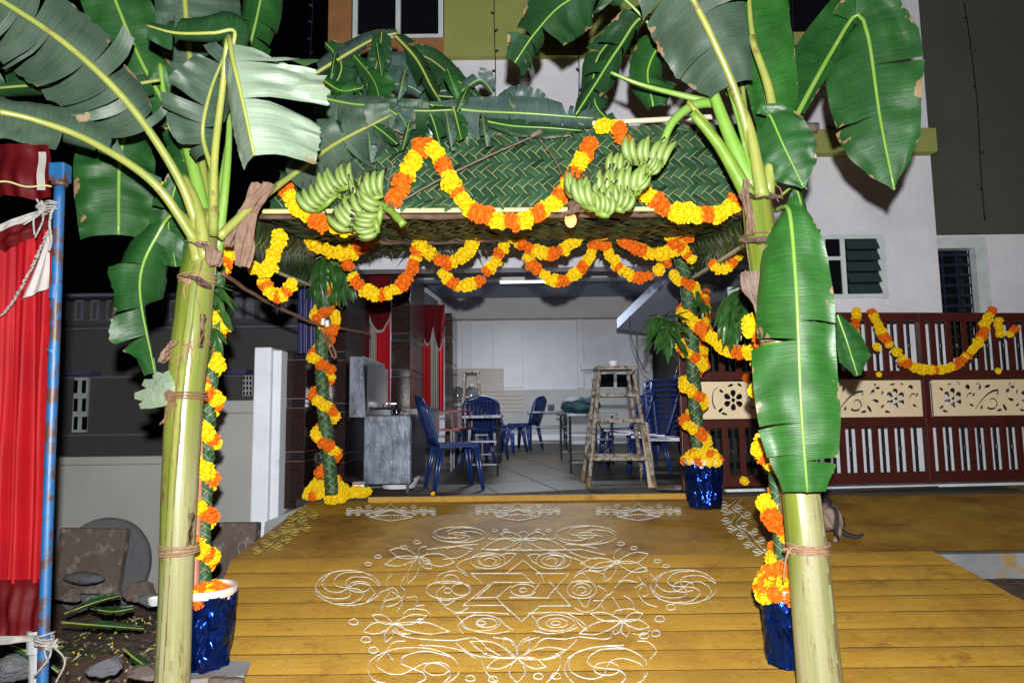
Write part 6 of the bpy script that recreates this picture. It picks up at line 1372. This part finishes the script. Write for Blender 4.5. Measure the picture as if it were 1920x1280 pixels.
jt = MB(); p = U(871, 757, 11.6); jt.bb((p.x - .32, 11.45, p.z - .03), (p.x + .32, 11.8, p.z)); 
jt.bb((p.x - .30, 11.48, fz(11.5)), (p.x - .27, 11.5, p.z - .03)); jt.bb((p.x + .27, 11.48, fz(11.5)), (p.x + .30, 11.5, p.z - .03)); jt.build('shelf_bench', M['steel_dark'], label='low dark bench under the water jars', cat='bench')
# red crate by the curtain
rc = thing('red_frame_stand', 'small red metal frame stand on the floor before the second curtain', 'stand', tuple(U(838, 795, 8.6)))
b = MB(); q = [U(822, 772, 8.4), U(848, 770, 8.8), U(848, 803, 8.8), U(822, 806, 8.4)]
for i in range(4): b.bar(q[i], q[(i + 1) % 4], .022); b.bar(q[i] + V((.25, 0, 0)), q[(i + 1) % 4] + V((.25, 0, 0)), .022); b.bar(q[i], q[i] + V((.25, 0, 0)), .02)
b.build('frame', M['red_paint'], rc)
b = MB(); zf = fz(8.6)
for x in (q[2].x + .02, q[2].x + .23):
    for y in (8.42, 8.78): b.bar((x, y, zf), (x, y, q[3].z), .02)
b.build('stand_legs', M['steel_dark'], rc)
# ---------------- curtains in the hall ----------------
def curtain(label, cols, ytop, yval, Y, seed):
    t = thing('curtain', label, 'curtain', tuple(U((cols[0][0] + cols[-1][1]) / 2, cols[0][3], Y)), group='red and white curtains of the hall')
    for (x0, x1, m, yb) in cols:
        def fn(u, v):
            p = U(lerp(x0, x1, u), lerp(ytop, yb, v), Y); return p + V((0, .022 * sin(u * (x1 - x0) * .75 + seed) * (.4 + .6 * v), .0))
        b = MB(); b.grid(fn, 40, 16); b.build('drape', M[m], t, smooth=True)
    x0, x1 = cols[0][0] - 2, cols[-1][1] + 2
    def fn(u, v):
        yb = yval + 34 * (1 - (2 * u - 1) ** 2) if seed == 1 else yval + 46 * abs(sin(u * pi * 2)) * (.6 + .4 * u)
        p = U(lerp(x0, x1, u), lerp(ytop - 4, yb, v), Y - .06); return p + V((0, -.02 * sin(u * 22 + v * 3) * v, 0))
    b = MB(); b.grid(fn, 36, 12); va = b.build('valance', M['hall_dark_red'], t, smooth=True)
    b = MB(); 
    for i in range(60):
        u = i / 59; p = fn(u, 1); b.tube([p, p + V((0, -.004, -.035))], .0035, 4)
    f = b.build('fringe', M['white_cloth'], None); f.parent = va; f.location = V(f['_o']) - V(va['_o'])
curtain('red and white curtain with a fringed valance beside the wash basin', [(692, 706, 'white_cloth', 690), (705, 731, 'hall_red', 765)], 515, 585, 8.3, 1)
curtain('red and white curtain at the far side of the middle granite pillar', [(792, 808, 'hall_red', 760), (806, 824, 'white_cloth', 765), (822, 832, 'hall_red', 770)], 575, 612, 9.6, 2)
b = MB(); b.tube([U(690, 512, 8.28), U(733, 532, 8.28)], .012, 8); b.build('curtain_rod', M['frame_white'], label='short pale rod above the first red and white curtain', cat='rod')
b = MB(); b.grid(lambda u, v: U(lerp(558, 600, u), lerp(470, 662, v), 6.0) + V((0, .04 * sin(u * 14), 0)), 20, 10); b.build('blue_drape', M['blue_cloth'], smooth=True, label='dark blue cloth hanging behind the rear left post', cat='cloth')
b = MB()
for x in (574, 584):
    for k in range(24):
        y = 556 + k * 4.6; b.face([U(x, y, 5.93), U(x + 1.2, y, 5.93), U(x + 1.4, y + 2.4, 5.93), U(x + .2, y + 2.4, 5.93)])
b.build('stitching', M['white_cloth'], D.objects['blue_drape']); D.objects['stitching'].location = (0, 0, 0)
# ---------------- steel wash basin ----------------
wb = thing('wash_basin', 'steel wash basin trough with a tall splash back and taps on its left side', 'wash basin', tuple(U(727, 930, 6.5)))
zb0, zb1 = zy(905, 6.5), zy(776, 6.5); xa, xb2 = U(682, 800, 6.5).x, U(770, 800, 6.5).x
w = MB(); w.bb((xa, 6.5, zb0), (xb2, 7.6, zb1)); w.build('trough', M['steel'], wb, bevel=.008)
w = MB(); w.bb((xb2 + .001, 6.53, zb0 + .03), (xb2 + .004, 7.57, zb1 - .04)); w.build('side_panel', M['steel_dark'], wb)
w = MB(); w.bb((xa + .04, 6.56, zb1 - .1), (xb2 - .04, 7.54, zb1 + .003)); w.build('trough_opening', M['steel_dark'], wb)
x0, x1, z1 = U(655, 700, 6.48).x, U(686, 700, 6.48).x, zy(664, 6.48)
w = MB(); zc0 = zy(672, 6.48); zbb = zy(779, 6.48)
w.hexa([(x0, 6.48, zbb), (x1, 6.48, zbb), (x1, 7.6, zbb), (x0, 7.6, zbb), (x0, 6.48, z1), (x1 - .03, 6.48, z1), (x1 - .03, 7.6, z1), (x0, 7.6, z1)]); w.build('splash_back', M['steel'], wb, bevel=.006)
w = MB(); w.bb((x1 + .001, 6.55, zbb + .02), (x1 + .01, 7.58, z1 - .06)); w.build('splash_panel', M['steel_dark'], wb)
for i in range(3):
    y = 6.72 + i * .3; zt0 = zy(762, 6.5); tp = MB()
    tp.tube([(x1, y, zt0), (x1 + .16, y, zt0), (x1 + .20, y, zt0 - .01), (x1 + .205, y, zt0 - .05)], [.010, .011, .010, .012], 8); tp.tube([(x1 + .12, y, zt0), (x1 + .12, y, zt0 + .05)], .008, 6); tp.bar((x1 + .09, y, zt0 + .052), (x1 + .15, y, zt0 + .052), .012); tp.build('tap', M['chrome'], wb, smooth=False)
for x in (xa + .03, xb2 - .03):
    for y in (6.53, 7.5): w = MB(); w.bb((x - .014, y - .014, fz(y)), (x + .014, y + .014, zb0)); w.build('leg', M['steel_dark'], wb)
tb = MB(); p = U(748, 922, 6.85); tb.lathe([(0, 0), (.16, 0), (.20, .10), (.21, .10), (.205, .085), (.165, .012), (0, .012)], 28, (p.x, p.y, fz(6.85) + .012)); tb.build('tub', M['white_plastic'], label='shallow white tub standing under the steel wash basin', cat='tub')
bx = thing('carton', 'small red and white carton on the floor beside the yellow flower heap', 'carton', tuple(U(670, 930, 6.42)))
p = U(671, 930, 6.42); w = MB(); w.box((p.x, 6.45, fz(6.45) + .06), (.105, .10, .115), Matrix.Rotation(.15, 3, 'Z')); w.build('box_body', M['white_plastic'], bx, bevel=.003)
w = MB(); r3 = Matrix.Rotation(.15, 3, 'Z')
for (x, z, sx, sz) in ((0, .045, .10, .018), (0, -.045, .10, .02), (-.03, .0, .03, .05), (.03, .008, .03, .02)): w.box(V((p.x, 6.45, fz(6.45) + .06)) + r3 @ V((x, -.0515, z)), (sx, .002, sz), r3)
w.build('red_print', M['red_paint'], bx)
w = MB(); p = U(1262, 922, 6.5); w.grid(lambda u, v: (p.x + (.17 + .02 * noise.noise(V((u * 6, 0, 0)))) * sin(pi * v) * cos(2 * pi * u), 6.5 + .10 * sin(pi * v) * sin(2 * pi * u), fz(6.5) + .012 + .035 * max(0, -cos(pi * v)) + .004 * sin(u * 40)), 30, 10); w.build('folded_sack', M['stone'], smooth=True, label='flattened grey sack lying on the floor by the gate end post', cat='sack')
for i, (px, py) in enumerate(((812, 929), (1135, 853))):
    p = UZ(px, py, fz(7) - .02); t = thing('petal', ('yellow' if i == 0 else 'orange') + ' petal fallen on the hall floor', 'petal', tuple(p)); put_flower(p + V((0, 0, .02)), .016, 'YO'[i], t, name='petal_tuft')
# ---------------- bulb, connector, strings ----------------
bl = thing('light_bulb', 'lit bare filament bulb hanging under the front eave below the right bunch', 'bulb', tuple(U(1070, 412, 3.92)))
c = U(1070, 413, 3.92); w = MB(); w.lathe([(0, -.042), (.016, -.039), (.030, -.024), (.036, 0), (.032, .020), (.018, .040), (.013, .048)], 20, c); w.build('glass_bulb', M['bulb_glow'], bl, smooth=True)
w = MB(); w.lathe([(.013, .040), (.013, .062), (.015, .064), (.015, .090), (.008, .100), (0, .10)], 16, c); w.build('holder', M['steel_dark'], bl)
pl_ = D.lights.new('bulb_lamp', 'POINT'); pl_.energy = 1.6; pl_.color = (1, .62, .28); pl_.shadow_soft_size = .03
po = D.objects.new('bulb_lamp', pl_); COL.objects.link(po); po.parent = bl; po.location = (0, -.01, -.07)
w = MB(); 
for dx in (-4, 4): a = U(610 + dx, 605 + dx * .4, 5.55); w.box(a, (.026, .03, .055))
w.build('wire_connector', M['white_plastic'], label='white plastic wire connector hanging on the rear left post', cat='connector', bevel=.004)
def cord(name, label, pts, r, m, cat='rope', wob=.0, n=60, seed=0):
    p = smooth_path(P3(pts), n); w = MB(); w.tube([q + V((wob * noise.noise(V((i * .3, seed, 0))), wob * noise.noise(V((i * .3, seed, 5))), wob * noise.noise(V((i * .3, seed, 9))))) for i, q in enumerate(p)], r, 6)
    return w.build(name, M[m], smooth=True, label=label, cat=cat)
cord('rope', 'thick brown rope stretched from the left tree to the rear left post', [(418, 512, 3.8), (470, 548, 4.4), (530, 580, 5.0), (605, 612, 5.7), (640, 616, 6.2), (694, 626, 7.2)], .013, 'coir', wob=.006)
cord('rope', 'dangling loop of brown rope on the rear left post', [(606, 612, 5.7), (620, 640, 5.68), (630, 668, 5.68), (624, 668, 5.68), (612, 640, 5.68), (602, 618, 5.69)], .011, 'coir', wob=.006)
cord('string', 'grey string running across the woven eave up to the right', [(736, 388, 3.93), (800, 350, 3.93), (900, 300, 3.96), (1000, 256, 4.06)], .0055, 'log_pale', 'string', .003)
cord('string', 'brown string sagging from the eave top to the right bunch', [(1006, 254, 4.06), (1040, 300, 4.0), (1062, 342, 3.98), (1092, 366, 3.95)], .004, 'coir', 'string', .006)
cord('string', 'frayed string hanging at the right end of the left bunch', [(740, 300, 4.0), (728, 345, 3.95), (730, 375, 3.9), (742, 400, 3.86)], .004, 'log_pale', 'string', .008)
cord('cable', 'thin cable hanging from the stair slab in the hall', [(1180, 592, 9.0), (1186, 640, 9.0), (1206, 690, 9.0), (1216, 700, 9.0)], .006, 'wire', 'cable')
w = MB(); c = U(1003, 252, 4.05); w.tube([c + V((-.02, 0, -.008)), c + V((.04, -.03, .010))], .014, 10); w.build('stick_end', M['log_pale'], label='cut pale stick end poking out of the eave at the string knot', cat='stick')
# fairy light strings on the house
def fairy(label, pts, Y, nb, seed):
    rr = random.Random(seed); p = smooth_path(P3([(a, b_, Y) for a, b_ in pts]), 50); t = thing('fairy_light_string', label, 'light string', tuple(p[-1]), group='unlit fairy light strings on the house')
    w = MB(); w.tube([q + V((.006 * noise.noise(V((i * .6, seed, 0))), 0, 0)) for i, q in enumerate(p)], .0055, 5); w.build('wire', M['wire'], t)
    for k in range(nb):
        q = p[int((k + .5) / nb * 49)]; d = V((rr.choice((-1, 1)) * .035, -.02, rr.uniform(-.01, .03))); w = MB(); w.tube([q, q + d * .5, q + d], [.007, .013, .009], 6); w.build('bulb', M['wire'], t)
    w = MB(); q = p[-1]; w.tube([q, q + V((0, -.01, -.05))], [.012, .009], 6); w.build('plug', M['wire'], t)
fairy('fairy light string hanging on the olive wall right of the left window', [(926, -30), (927, 60), (929, 130), (928, 198)], 7.25, 6, 1); fairy('fairy light string hanging behind the drooping dark leaves', [(1081, -30), (1082, 70), (1086, 130), (1084, 200)], 7.25, 6, 2); fairy('fairy light string hanging right of the upper right window', [(1484, -30), (1488, 80), (1492, 140), (1496, 215)], 7.2, 5, 3); fairy('long fairy light string on the dark olive wall at the right', [(1808, 4), (1822, 100), (1834, 210), (1838, 300), (1846, 405)], 7.6, 6, 4); fairy('fairy light string in the dark gap left of the brown bay', [(588, -30), (584, 60), (580, 120)], 7.2, 5, 5)
# ---------------- red cloth screen and blue pole at the left ----------------
YP = 3.0
po_ = thing('blue_pole', 'worn blue steel pole holding the red cloth screen at the left', 'pole', tuple(U(78, 1320, YP)))
w = MB(); w.tube(smooth_path(P3([(78, 1330, YP), (92, 900, YP), (103, 620, YP), (112, 345, YP)]), 30), .022, 18); w.build('pole_tube', M['blue_pole'], po_, smooth=True)
w = MB(); w.tube(P3([(103, 560, YP), (105, 535, YP)]), .0245, 18); w.tube(P3([(99, 660, YP), (100, 655, YP)]), .0245, 18); w.build('joint_ring', M['blue_pole'], po_, smooth=False)
w = MB(); c = U(113, 325, YP); w.box(c, (.070, .06, .085), Matrix.Rotation(-.03, 3, 'Y')); w.tube([c + V((0, 0, -.06)), c + V((0, 0, -.04))], .034, 14); w.build('clamp', M['blue_pole'], po_, bevel=.006)
def cloth(name, label, fx, y0f, y1f, m, Y, nu=90, nv=40, amp=.03, freq=24, seed=0, parent=None, ysl=0):
    w = MB()
    def fn(u, v):
        x = fx(u, v); y = lerp(y0f(u), y1f(u), v); p = U(x, y, Y - ysl * u)
        f = sin(u * freq + 1.5 * noise.noise(V((u * 3, v * 1.2, seed)))) + .5 * sin(u * freq * 2.3 + v * 2 + seed)
        return p + V((0, amp * f * (.35 + .65 * min(1, v * 1.6)) + .03 * noise.noise(V((u * 2.5, v * 2.5, seed + 4))), 0))
    w.grid(fn, nu, nv); return w.build(name, M[m], parent, smooth=True, **(dict(label=label, cat='cloth') if label else {}))
scr = thing('cloth_screen', 'shiny red cloth screen with a white corner tied to the blue pole', 'cloth screen', tuple(U(30, 1200, 3.06)))
edge = lambda v: lerp(98, 82, v)
cloth('red_cloth', None, lambda u, v: lerp(-160, edge(v), u), lambda u: lerp(495, 398, u), lambda u: 1090, 'red_cloth', 3.08, amp=.030, freq=38, seed=1, parent=scr)
cloth('hem_cloth', None, lambda u, v: lerp(-160, lerp(84, 80, v), u), lambda u: 1086, lambda u: lerp(1215, 1192, u), 'dark_red', 3.05, amp=.010, freq=30, seed=2, parent=scr)
cloth('white_band', None, lambda u, v: lerp(-160, 96, u), lambda u: lerp(484, 383, u), lambda u: lerp(505, 396, u), 'white_cloth', 3.045, nv=4, amp=.006, seed=3, parent=scr)
cloth('dark_band', None, lambda u, v: lerp(-160, 96, u), lambda u: lerp(500, 395, u), lambda u: lerp(545, 425, u), 'dark_red', 3.05, nv=8, amp=.008, seed=3, parent=scr)
cloth('hem_edge', None, lambda u, v: lerp(-160, 80, u), lambda u: lerp(1208, 1187, u), lambda u: lerp(1220, 1199, u), 'white_cloth', 3.03, nv=3, amp=.004, seed=5, parent=scr)
w = MB(); 
def tri(u, v):
    x = lerp(lerp(94, 40, v), lerp(94, 90, v), u); y = lerp(430, lerp(562, 540, u), v); p = U(x, y, 3.035); return p + V((0, .006 * sin(u * 12 + v * 3), 0))
w.grid(tri, 14, 24); w.build('white_corner', M['white_cloth'], scr, smooth=True)
w = MB(); tr = random.Random(3)
for k in range(46):
    u = k / 45; x, y = lerp(2, 86, u ** .8), lerp(592, 440, u) ; p = U(x + tr.uniform(-1, 1), y + tr.uniform(-2, 2), 3.02); w.bar(p, p + V((.014, 0, .014)), .007, .004)
w.build('sequin_trim', M['white_cloth'], scr)
up = thing('cloth_valance', 'dark red cloth flap with a pale stripe hanging above the screen under the leaves', 'cloth', tuple(U(40, 380, 3.1)))
cloth('red_flap', None, lambda u, v: lerp(-120, lerp(88, 97, v), u), lambda u: 270, lambda u: 372 + 6 * sin(u * 9) - 6 * u, 'dark_red', 3.1, nv=16, amp=.018, freq=16, seed=7, parent=up)
w = MB(); w.grid(lambda u, v: U(lerp(lerp(72, 68, v), lerp(86, 84, v), u), lerp(285, 356, v), 3.06) + V((0, .004 * sin(v * 8), 0)), 4, 14); w.build('pale_stripe', M['white_cloth'], up, smooth=True)
w = MB(); w.tube([U(lerp(-120, 96, i / 30), 330 + 22 * (i / 30) + 3 * sin(i * .6), 3.05) for i in range(31)], .004, 5); w.build('gold_trim', M['rib'], up)
loops('rope', 'white rope lashing high on the blue pole by the screen corner', 101, 388, YP, .030, 4, .15, 'white_rope', .0045, knot=(-.03, -.035, -.01), tails=3, seed=31, dz=.010)
loops('rope', 'white rope lashing low on the blue pole by the screen hem', 84, 1196, YP, .030, 4, .12, 'white_rope', .0045, knot=(.05, -.035, -.012), tails=3, seed=32, dz=.010)
cord('rope', 'white cord twisted down along the upper blue pole', [(98, 392, 2.97), (93, 420, 2.97), (96, 450, 2.97), (92, 470, 2.97)], .006, 'white_rope', wob=.004)
b = MB(); b.tube(P3([(70, 1215, 3.1), (70, 1330, 3.1)]), .032, 12); b.tube(P3([(70, 1180, 3.08), (69, 1222, 3.08)]), .038, 12); b.build('stake', M['concrete'], smooth=False, label='grey stake standing behind the foot of the blue pole', cat='stake')
# ---------------- rubble beside the wall ----------------
def rock(name, label, px, py, Y, size, seed, m='stone', cat='stone', rot=0, rough=1.0):
    """angular lump: points on a squarish ball cut by a few random planes"""
    c = U(px, py, Y) - V((0, 0, size[2] * .45)); w = MB(); R3 = Matrix.Rotation(rot, 3, 'Z'); rr = random.Random(seed)
    pl = [(V((rr.gauss(0, 1), rr.gauss(0, 1), rr.gauss(0, .8))).normalized(), rr.uniform(.55, .85)) for _ in range(11)]
    def fn(u, v):
        d = V((sin(pi * v) * cos(2 * pi * u), sin(pi * v) * sin(2 * pi * u), -cos(pi * v))); r = 1.0
        for n_, k in pl:
            q = d.dot(n_)
            if q > 1e-3: r = min(r, k / q)
        r = lerp(1, r, rough) * (1 + .10 * noise.noise(d * 3 + V((seed, 0, 0))) + .05 * noise.noise(d * 8))
        return c + R3 @ V((d.x * size[0] * r, d.y * size[1] * r, d.z * size[2] * r))
    w.grid(fn, 26, 18); return w.build(name, M[m], smooth=(rough < .5), weld=True, label=label, cat=cat)
w = MB(); c = U(192, 1062, 6.1); R3 = Matrix.Rotation(-.22, 3, 'X')
pr = [(0, -.05), (.36, -.05), (.40, -.045), (.415, -.02), (.415, .02), (.40, .045), (0, .05)]
n = 60; b0 = []
for r, z in pr: b0.append([c + R3 @ V(((r + .006 * noise.noise(V((cos(j / n * 6.283) * 4, sin(j / n * 6.283) * 4, 1))) * (r > .1)) * cos(2 * pi * j / n), z, (r + .0) * sin(2 * pi * j / n))) for j in range(n)])
for i in range(len(pr) - 1):
    for j in range(n): w.face([b0[i][j], b0[i][(j + 1) % n], b0[i + 1][(j + 1) % n], b0[i + 1][j]])
w.build('stone_disc', M['stone_grey'], label='round grey stone slab leaning against the boundary wall', cat='stone slab')
w = MB(); w.box(U(170, 1050, 5.86), (.56, .08, .52), Matrix.Rotation(-.15, 3, 'X') @ Matrix.Rotation(.03, 3, 'Y')); w.build('stone_slab', M['stone'], label='square rough stone slab leaning against the round slab', cat='stone slab', bevel=.014)
w = MB(); w.box(U(440, 1032, 5.85), (.38, .14, .46), Matrix.Rotation(-.10, 3, 'X') @ Matrix.Rotation(.0, 3, 'Y')); w.build('stone_block', M['stone'], label='rough brown stone block leaning on the wall left of the apron', cat='stone block', bevel=.016)
w = MB(); c0 = U(455, 1026, 5.75); w.tube([c0 + V((.035 * cos(a * .7), -.01 + .0 * a, .05 * sin(a * .7))) for a in range(10)], .006, 5); w.build('ring', M['white_rope'], D.objects['stone_block'])
D.objects['ring'].location = (0, 0, 0)
rock('shoe', 'worn grey slipper lying on the rubble in front of the square slab', 158, 1078, 5.5, (.19, .07, .045), 3, 'stone_grey', 'slipper', -.25, .2)
for i, (lab, px, py, Y, s) in enumerate((('largest grey rubble stone below the round slab', 262, 1100, 5.3, (.14, .1, .08)), ('flat rubble stone by the boundary wall foot near the trunk', 284, 1118, 5.2, (.10, .08, .05)), ('dark rubble stone left of the square slab', 128, 1108, 5.3, (.13, .1, .06)), ('pale concrete lump at the lower left behind the blue pole', 200, 1240, 3.9, (.11, .09, .05)), ('reddish stone near the foot of the left trunk', 270, 1255, 3.8, (.11, .09, .04)), ('grey stone lump at the bottom left picture corner', 30, 1240, 3.7, (.12, .10, .07)), ('small stone under the bucket board edge', 420, 1274, 3.5, (.10, .08, .05)), ('rubble stone under the stone block by the apron', 425, 1080, 5.2, (.16, .12, .10)))):
    rock('rubble_stone', lab, px, py, Y, s, i * 3, 'stone_grey' if i % 2 else 'stone')
b = MB(); p = U(290, 1134, 4.9); b.lathe([(0, 0), (.03, 0), (.045, .05), (.048, .05), (.04, .01), (0, .01)], 16, p); b.build('paper_cup', M['white_plastic'], label='white paper cup thrown on the rubble beside the left trunk', cat='cup')
# litter of leaf scraps, twigs and petals
lt = MB(); rr = random.Random(9)
for i in range(1700):
    x, y = rr.uniform(-3.4, -1.62), rr.uniform(2.9, 5.6)
    if y > 4.9 and x > -2.0: continue
    z = gz(x, y) + .012; a = rr.uniform(0, 6.28); L_ = rr.uniform(.02, .11); wd = rr.uniform(.003, .010); d = V((cos(a), sin(a), rr.gauss(0, .12))) * L_; n_ = V((-sin(a), cos(a), .3)) * wd
    k = rr.random(); m = 0 if k < .42 else 1 if k < .72 else 2 if k < .9 else 3
    if m == 3: d = d.normalized() * .014; n_ = n_.normalized() * .006
    p = V((x, y, z)); lt.face([p - n_, p + d * .5 - n_ * 1.3 + V((0, 0, .01)), p + d, p + d * .5 + n_ * 1.3 + V((0, 0, .012))], m)
lt.build('litter', [M['leaf_dark'], M['rib'], M['dry_leaf'], M['yellow_fl']], label='scattered leaf scraps, twigs and petals on the dirt at the left', cat='litter', kind='stuff')
lt = MB()
for i in range(420):
    x, y = rr.uniform(2.9, 4.6), rr.uniform(3.6, 4.9); z = .13 + .05 * .5 + .05 + rr.uniform(0, .02) + .05 * (y - 4) ; a = rr.uniform(0, 6.28); L_ = rr.uniform(.01, .05); d = V((cos(a), sin(a), .1)) * L_; n_ = V((-sin(a), cos(a), .2)) * .005; p = V((x, y, z)); lt.face([p - n_, p + d - n_, p + d + n_, p + n_], rr.randrange(3))
lt.build('litter', [M['stone'], M['dry_leaf'], M['orange_fl']], label='crumbs and petals scattered on the dark soil by the drain kerb', cat='litter', kind='stuff')
for i, (pts, wd) in enumerate((([(120, 1150, 4.62), (180, 1128, 4.7), (225, 1116, 4.75)], 15), ([(115, 1166, 4.4), (190, 1172, 4.4), (270, 1178, 4.4)], 9), ([(0, 1200, 3.6), (60, 1225, 3.6), (110, 1260, 3.6)], 10), ([(170, 1140, 4.7), (210, 1146, 4.65), (250, 1140, 4.7)], 12), ([(230, 1215, 4.0), (262, 1240, 3.9), (300, 1262, 3.8)], 9))):
    q = [(a, b_, c_) for a, b_, c_ in pts]
    o = leaf(None, 'fallen_leaf', q, [wd * .4, wd, wd * .5], [wd * .4, wd, wd * .5], 'leaf_dark', fa=-5, fb=-5, curl=-12, tears=(2, 2), seed=60 + i, r0=.007, r1=.003, nrm=(0, -.45, 1)); tag(o, ['fallen banana leaf lying under the slipper by the wall', 'long fallen leaf strip lying across the dirt by the left trunk', 'thin dark leaf strip on the dirt at the lower left corner', 'torn leaf lying on the rubble under the round slab', 'narrow leaf strip near the foot of the left trunk'][i], 'leaf', 'leaves fallen on the dirt')
# ---------------- dog sitting behind the right trunk ----------------
def dog():
    c = G(1562, 1012); rt = Matrix.Rotation(radians(200), 3, 'Z')   # chest towards +x of the local frame
    t = thing('dog', 'black and tan dog sitting behind the right trunk with its back to the camera', 'dog', tuple(c))
    def skin(name, pts, edges, rad, m, sub=2):
        me = D.meshes.new(name); me.from_pydata([tuple(p) for p in pts], edges, []); o = D.objects.new(name, me); COL.objects.link(o); o.parent = t
        md = o.modifiers.new('k', 'SKIN'); o.modifiers.new('s', 'SUBSURF').levels = sub; o.modifiers['s'].render_levels = sub
        for i, r in enumerate(rad): me.skin_vertices[0].data[i].radius = (r, r)
        me.skin_vertices[0].data[0].use_root = True; me.materials.append(M[m]); return o
    # x: forward is to the picture's left and away; built in world offsets from the paws
    P = lambda x, y, z: V((x, y, z))
    b = [P(.0, .10, .12), P(-.03, .12, .24), P(-.07, .16, .36), P(-.10, .20, .47), P(-.14, .22, .56), P(-.20, .22, .60), P(-.27, .21, .58),      # 0-6 trunk, neck, head, muzzle
         P(.02, .01, .15), P(-.02, -.04, .23), P(.03, -.03, .07), P(.01, -.05, .03), P(-.04, -.11, .014),                                      # 7-11 near hind leg: hip, knee, hock, paw
         P(-.04, .20, .14), P(-.12, .24, .20), P(-.07, .24, .08), P(-.11, .24, .015),                                                             # 12-15 far hind leg
         P(-.10, .13, .33), P(-.13, .09, .17), P(-.14, .07, .015), P(-.15, .23, .33), P(-.18, .22, .17), P(-.19, .21, .015),                       # 16-21 fore legs
         P(.06, .07, .07), P(.12, .03, .03), P(.18, .0, .02), P(.225, -.01, .045)]                                                               # 22-25 tail
    e = [(0, 1), (1, 2), (2, 3), (3, 4), (4, 5), (5, 6), (0, 7), (7, 8), (8, 9), (9, 10), (10, 11), (0, 12), (12, 13), (13, 14), (14, 15), (2, 16), (16, 17), (17, 18), (2, 19), (19, 20), (20, 21), (0, 22), (22, 23), (23, 24), (24, 25)]
    rad = [.085, .088, .090, .062, .055, .050, .026, .095, .050, .034, .024, .020, .06, .04, .024, .02, .038, .022, .020, .038, .022, .020, .032, .022, .018, .008]
    body = skin('body', b, e, rad, 'fur_black')
    m2 = M['fur_tan']; body.data.materials.clear()
    m, tr, bs = nt('dog_coat'); tc = tr.nodes.new('ShaderNodeTexCoord'); sx = tr.nodes.new('ShaderNodeSeparateXYZ'); tr.links.new(tc.outputs['Object'], sx.inputs[0])
    a = tr.nodes.new('ShaderNodeMath'); a.operation = 'MULTIPLY_ADD'; a.inputs[1].default_value = .10; tr.links.new(tex(tr, 9, 3), a.inputs[0]); 
    y = tr.nodes.new('ShaderNodeMath'); y.operation = 'MULTIPLY'; y.inputs[1].default_value = 1.0; tr.links.new(sx.outputs[1], y.inputs[0]); tr.links.new(y.outputs[0], a.inputs[2])
    xx = tr.nodes.new('ShaderNodeMath'); xx.operation = 'MULTIPLY_ADD'; xx.inputs[1].default_value = .05; tr.links.new(tex(tr, 7, 3), xx.inputs[0]); tr.links.new(sx.outputs[0], xx.inputs[2])
    f0 = ramp(tr, xx.outputs[0], [(.0, (1, 1, 1)), (.012, (0, 0, 0)), (.038, (0, 0, 0)), (.046, (1, 1, 1)), (.088, (1, 1, 1)), (.096, (0, 0, 0))])
    zz = ramp(tr, sx.outputs[2], [(.22, (1, 1, 1)), (.27, (0, 0, 0))])
    f1 = mix(tr, 1.0, f0, zz, 'MULTIPLY')
    tr.links.new(mix(tr, f1, (.012, .010, .011), (.20, .135, .11)), bs.inputs['Base Color']); bs.inputs['Roughness'].default_value = .8
    body.data.materials.append(m)
    for s in (-.035, .035):
        w = MB(); h = c + P(-.16, .22 + s, .63); w.face([h + V((-.02, -.012, 0)), h + V((.03, -.012, 0)), h + V((.005, 0, .075))]); w.face([h + V((.03, .012, 0)), h + V((-.02, .012, 0)), h + V((.005, 0, .075))]); w.face([h + V((-.02, -.012, 0)), h + V((.005, 0, .075)), h + V((-.02, .012, 0))]); w.face([h + V((.03, .012, 0)), h + V((.005, 0, .075)), h + V((.03, -.012, 0))])
        w.build('ear', M['fur_black'], t)
    w = MB(); w.ball(c + P(-.292, .21, .585), .012, 8, 6)
    for s in (-.03, .03): w.ball(c + P(-.225, .21 + s, .615), .008, 8, 6)
    w.build('nose_and_eyes', M['granite_black'], t, smooth=True)
dog()
sb = MB(); p = G(1545, 1012); 
SC.cycles.max_bounces = 6
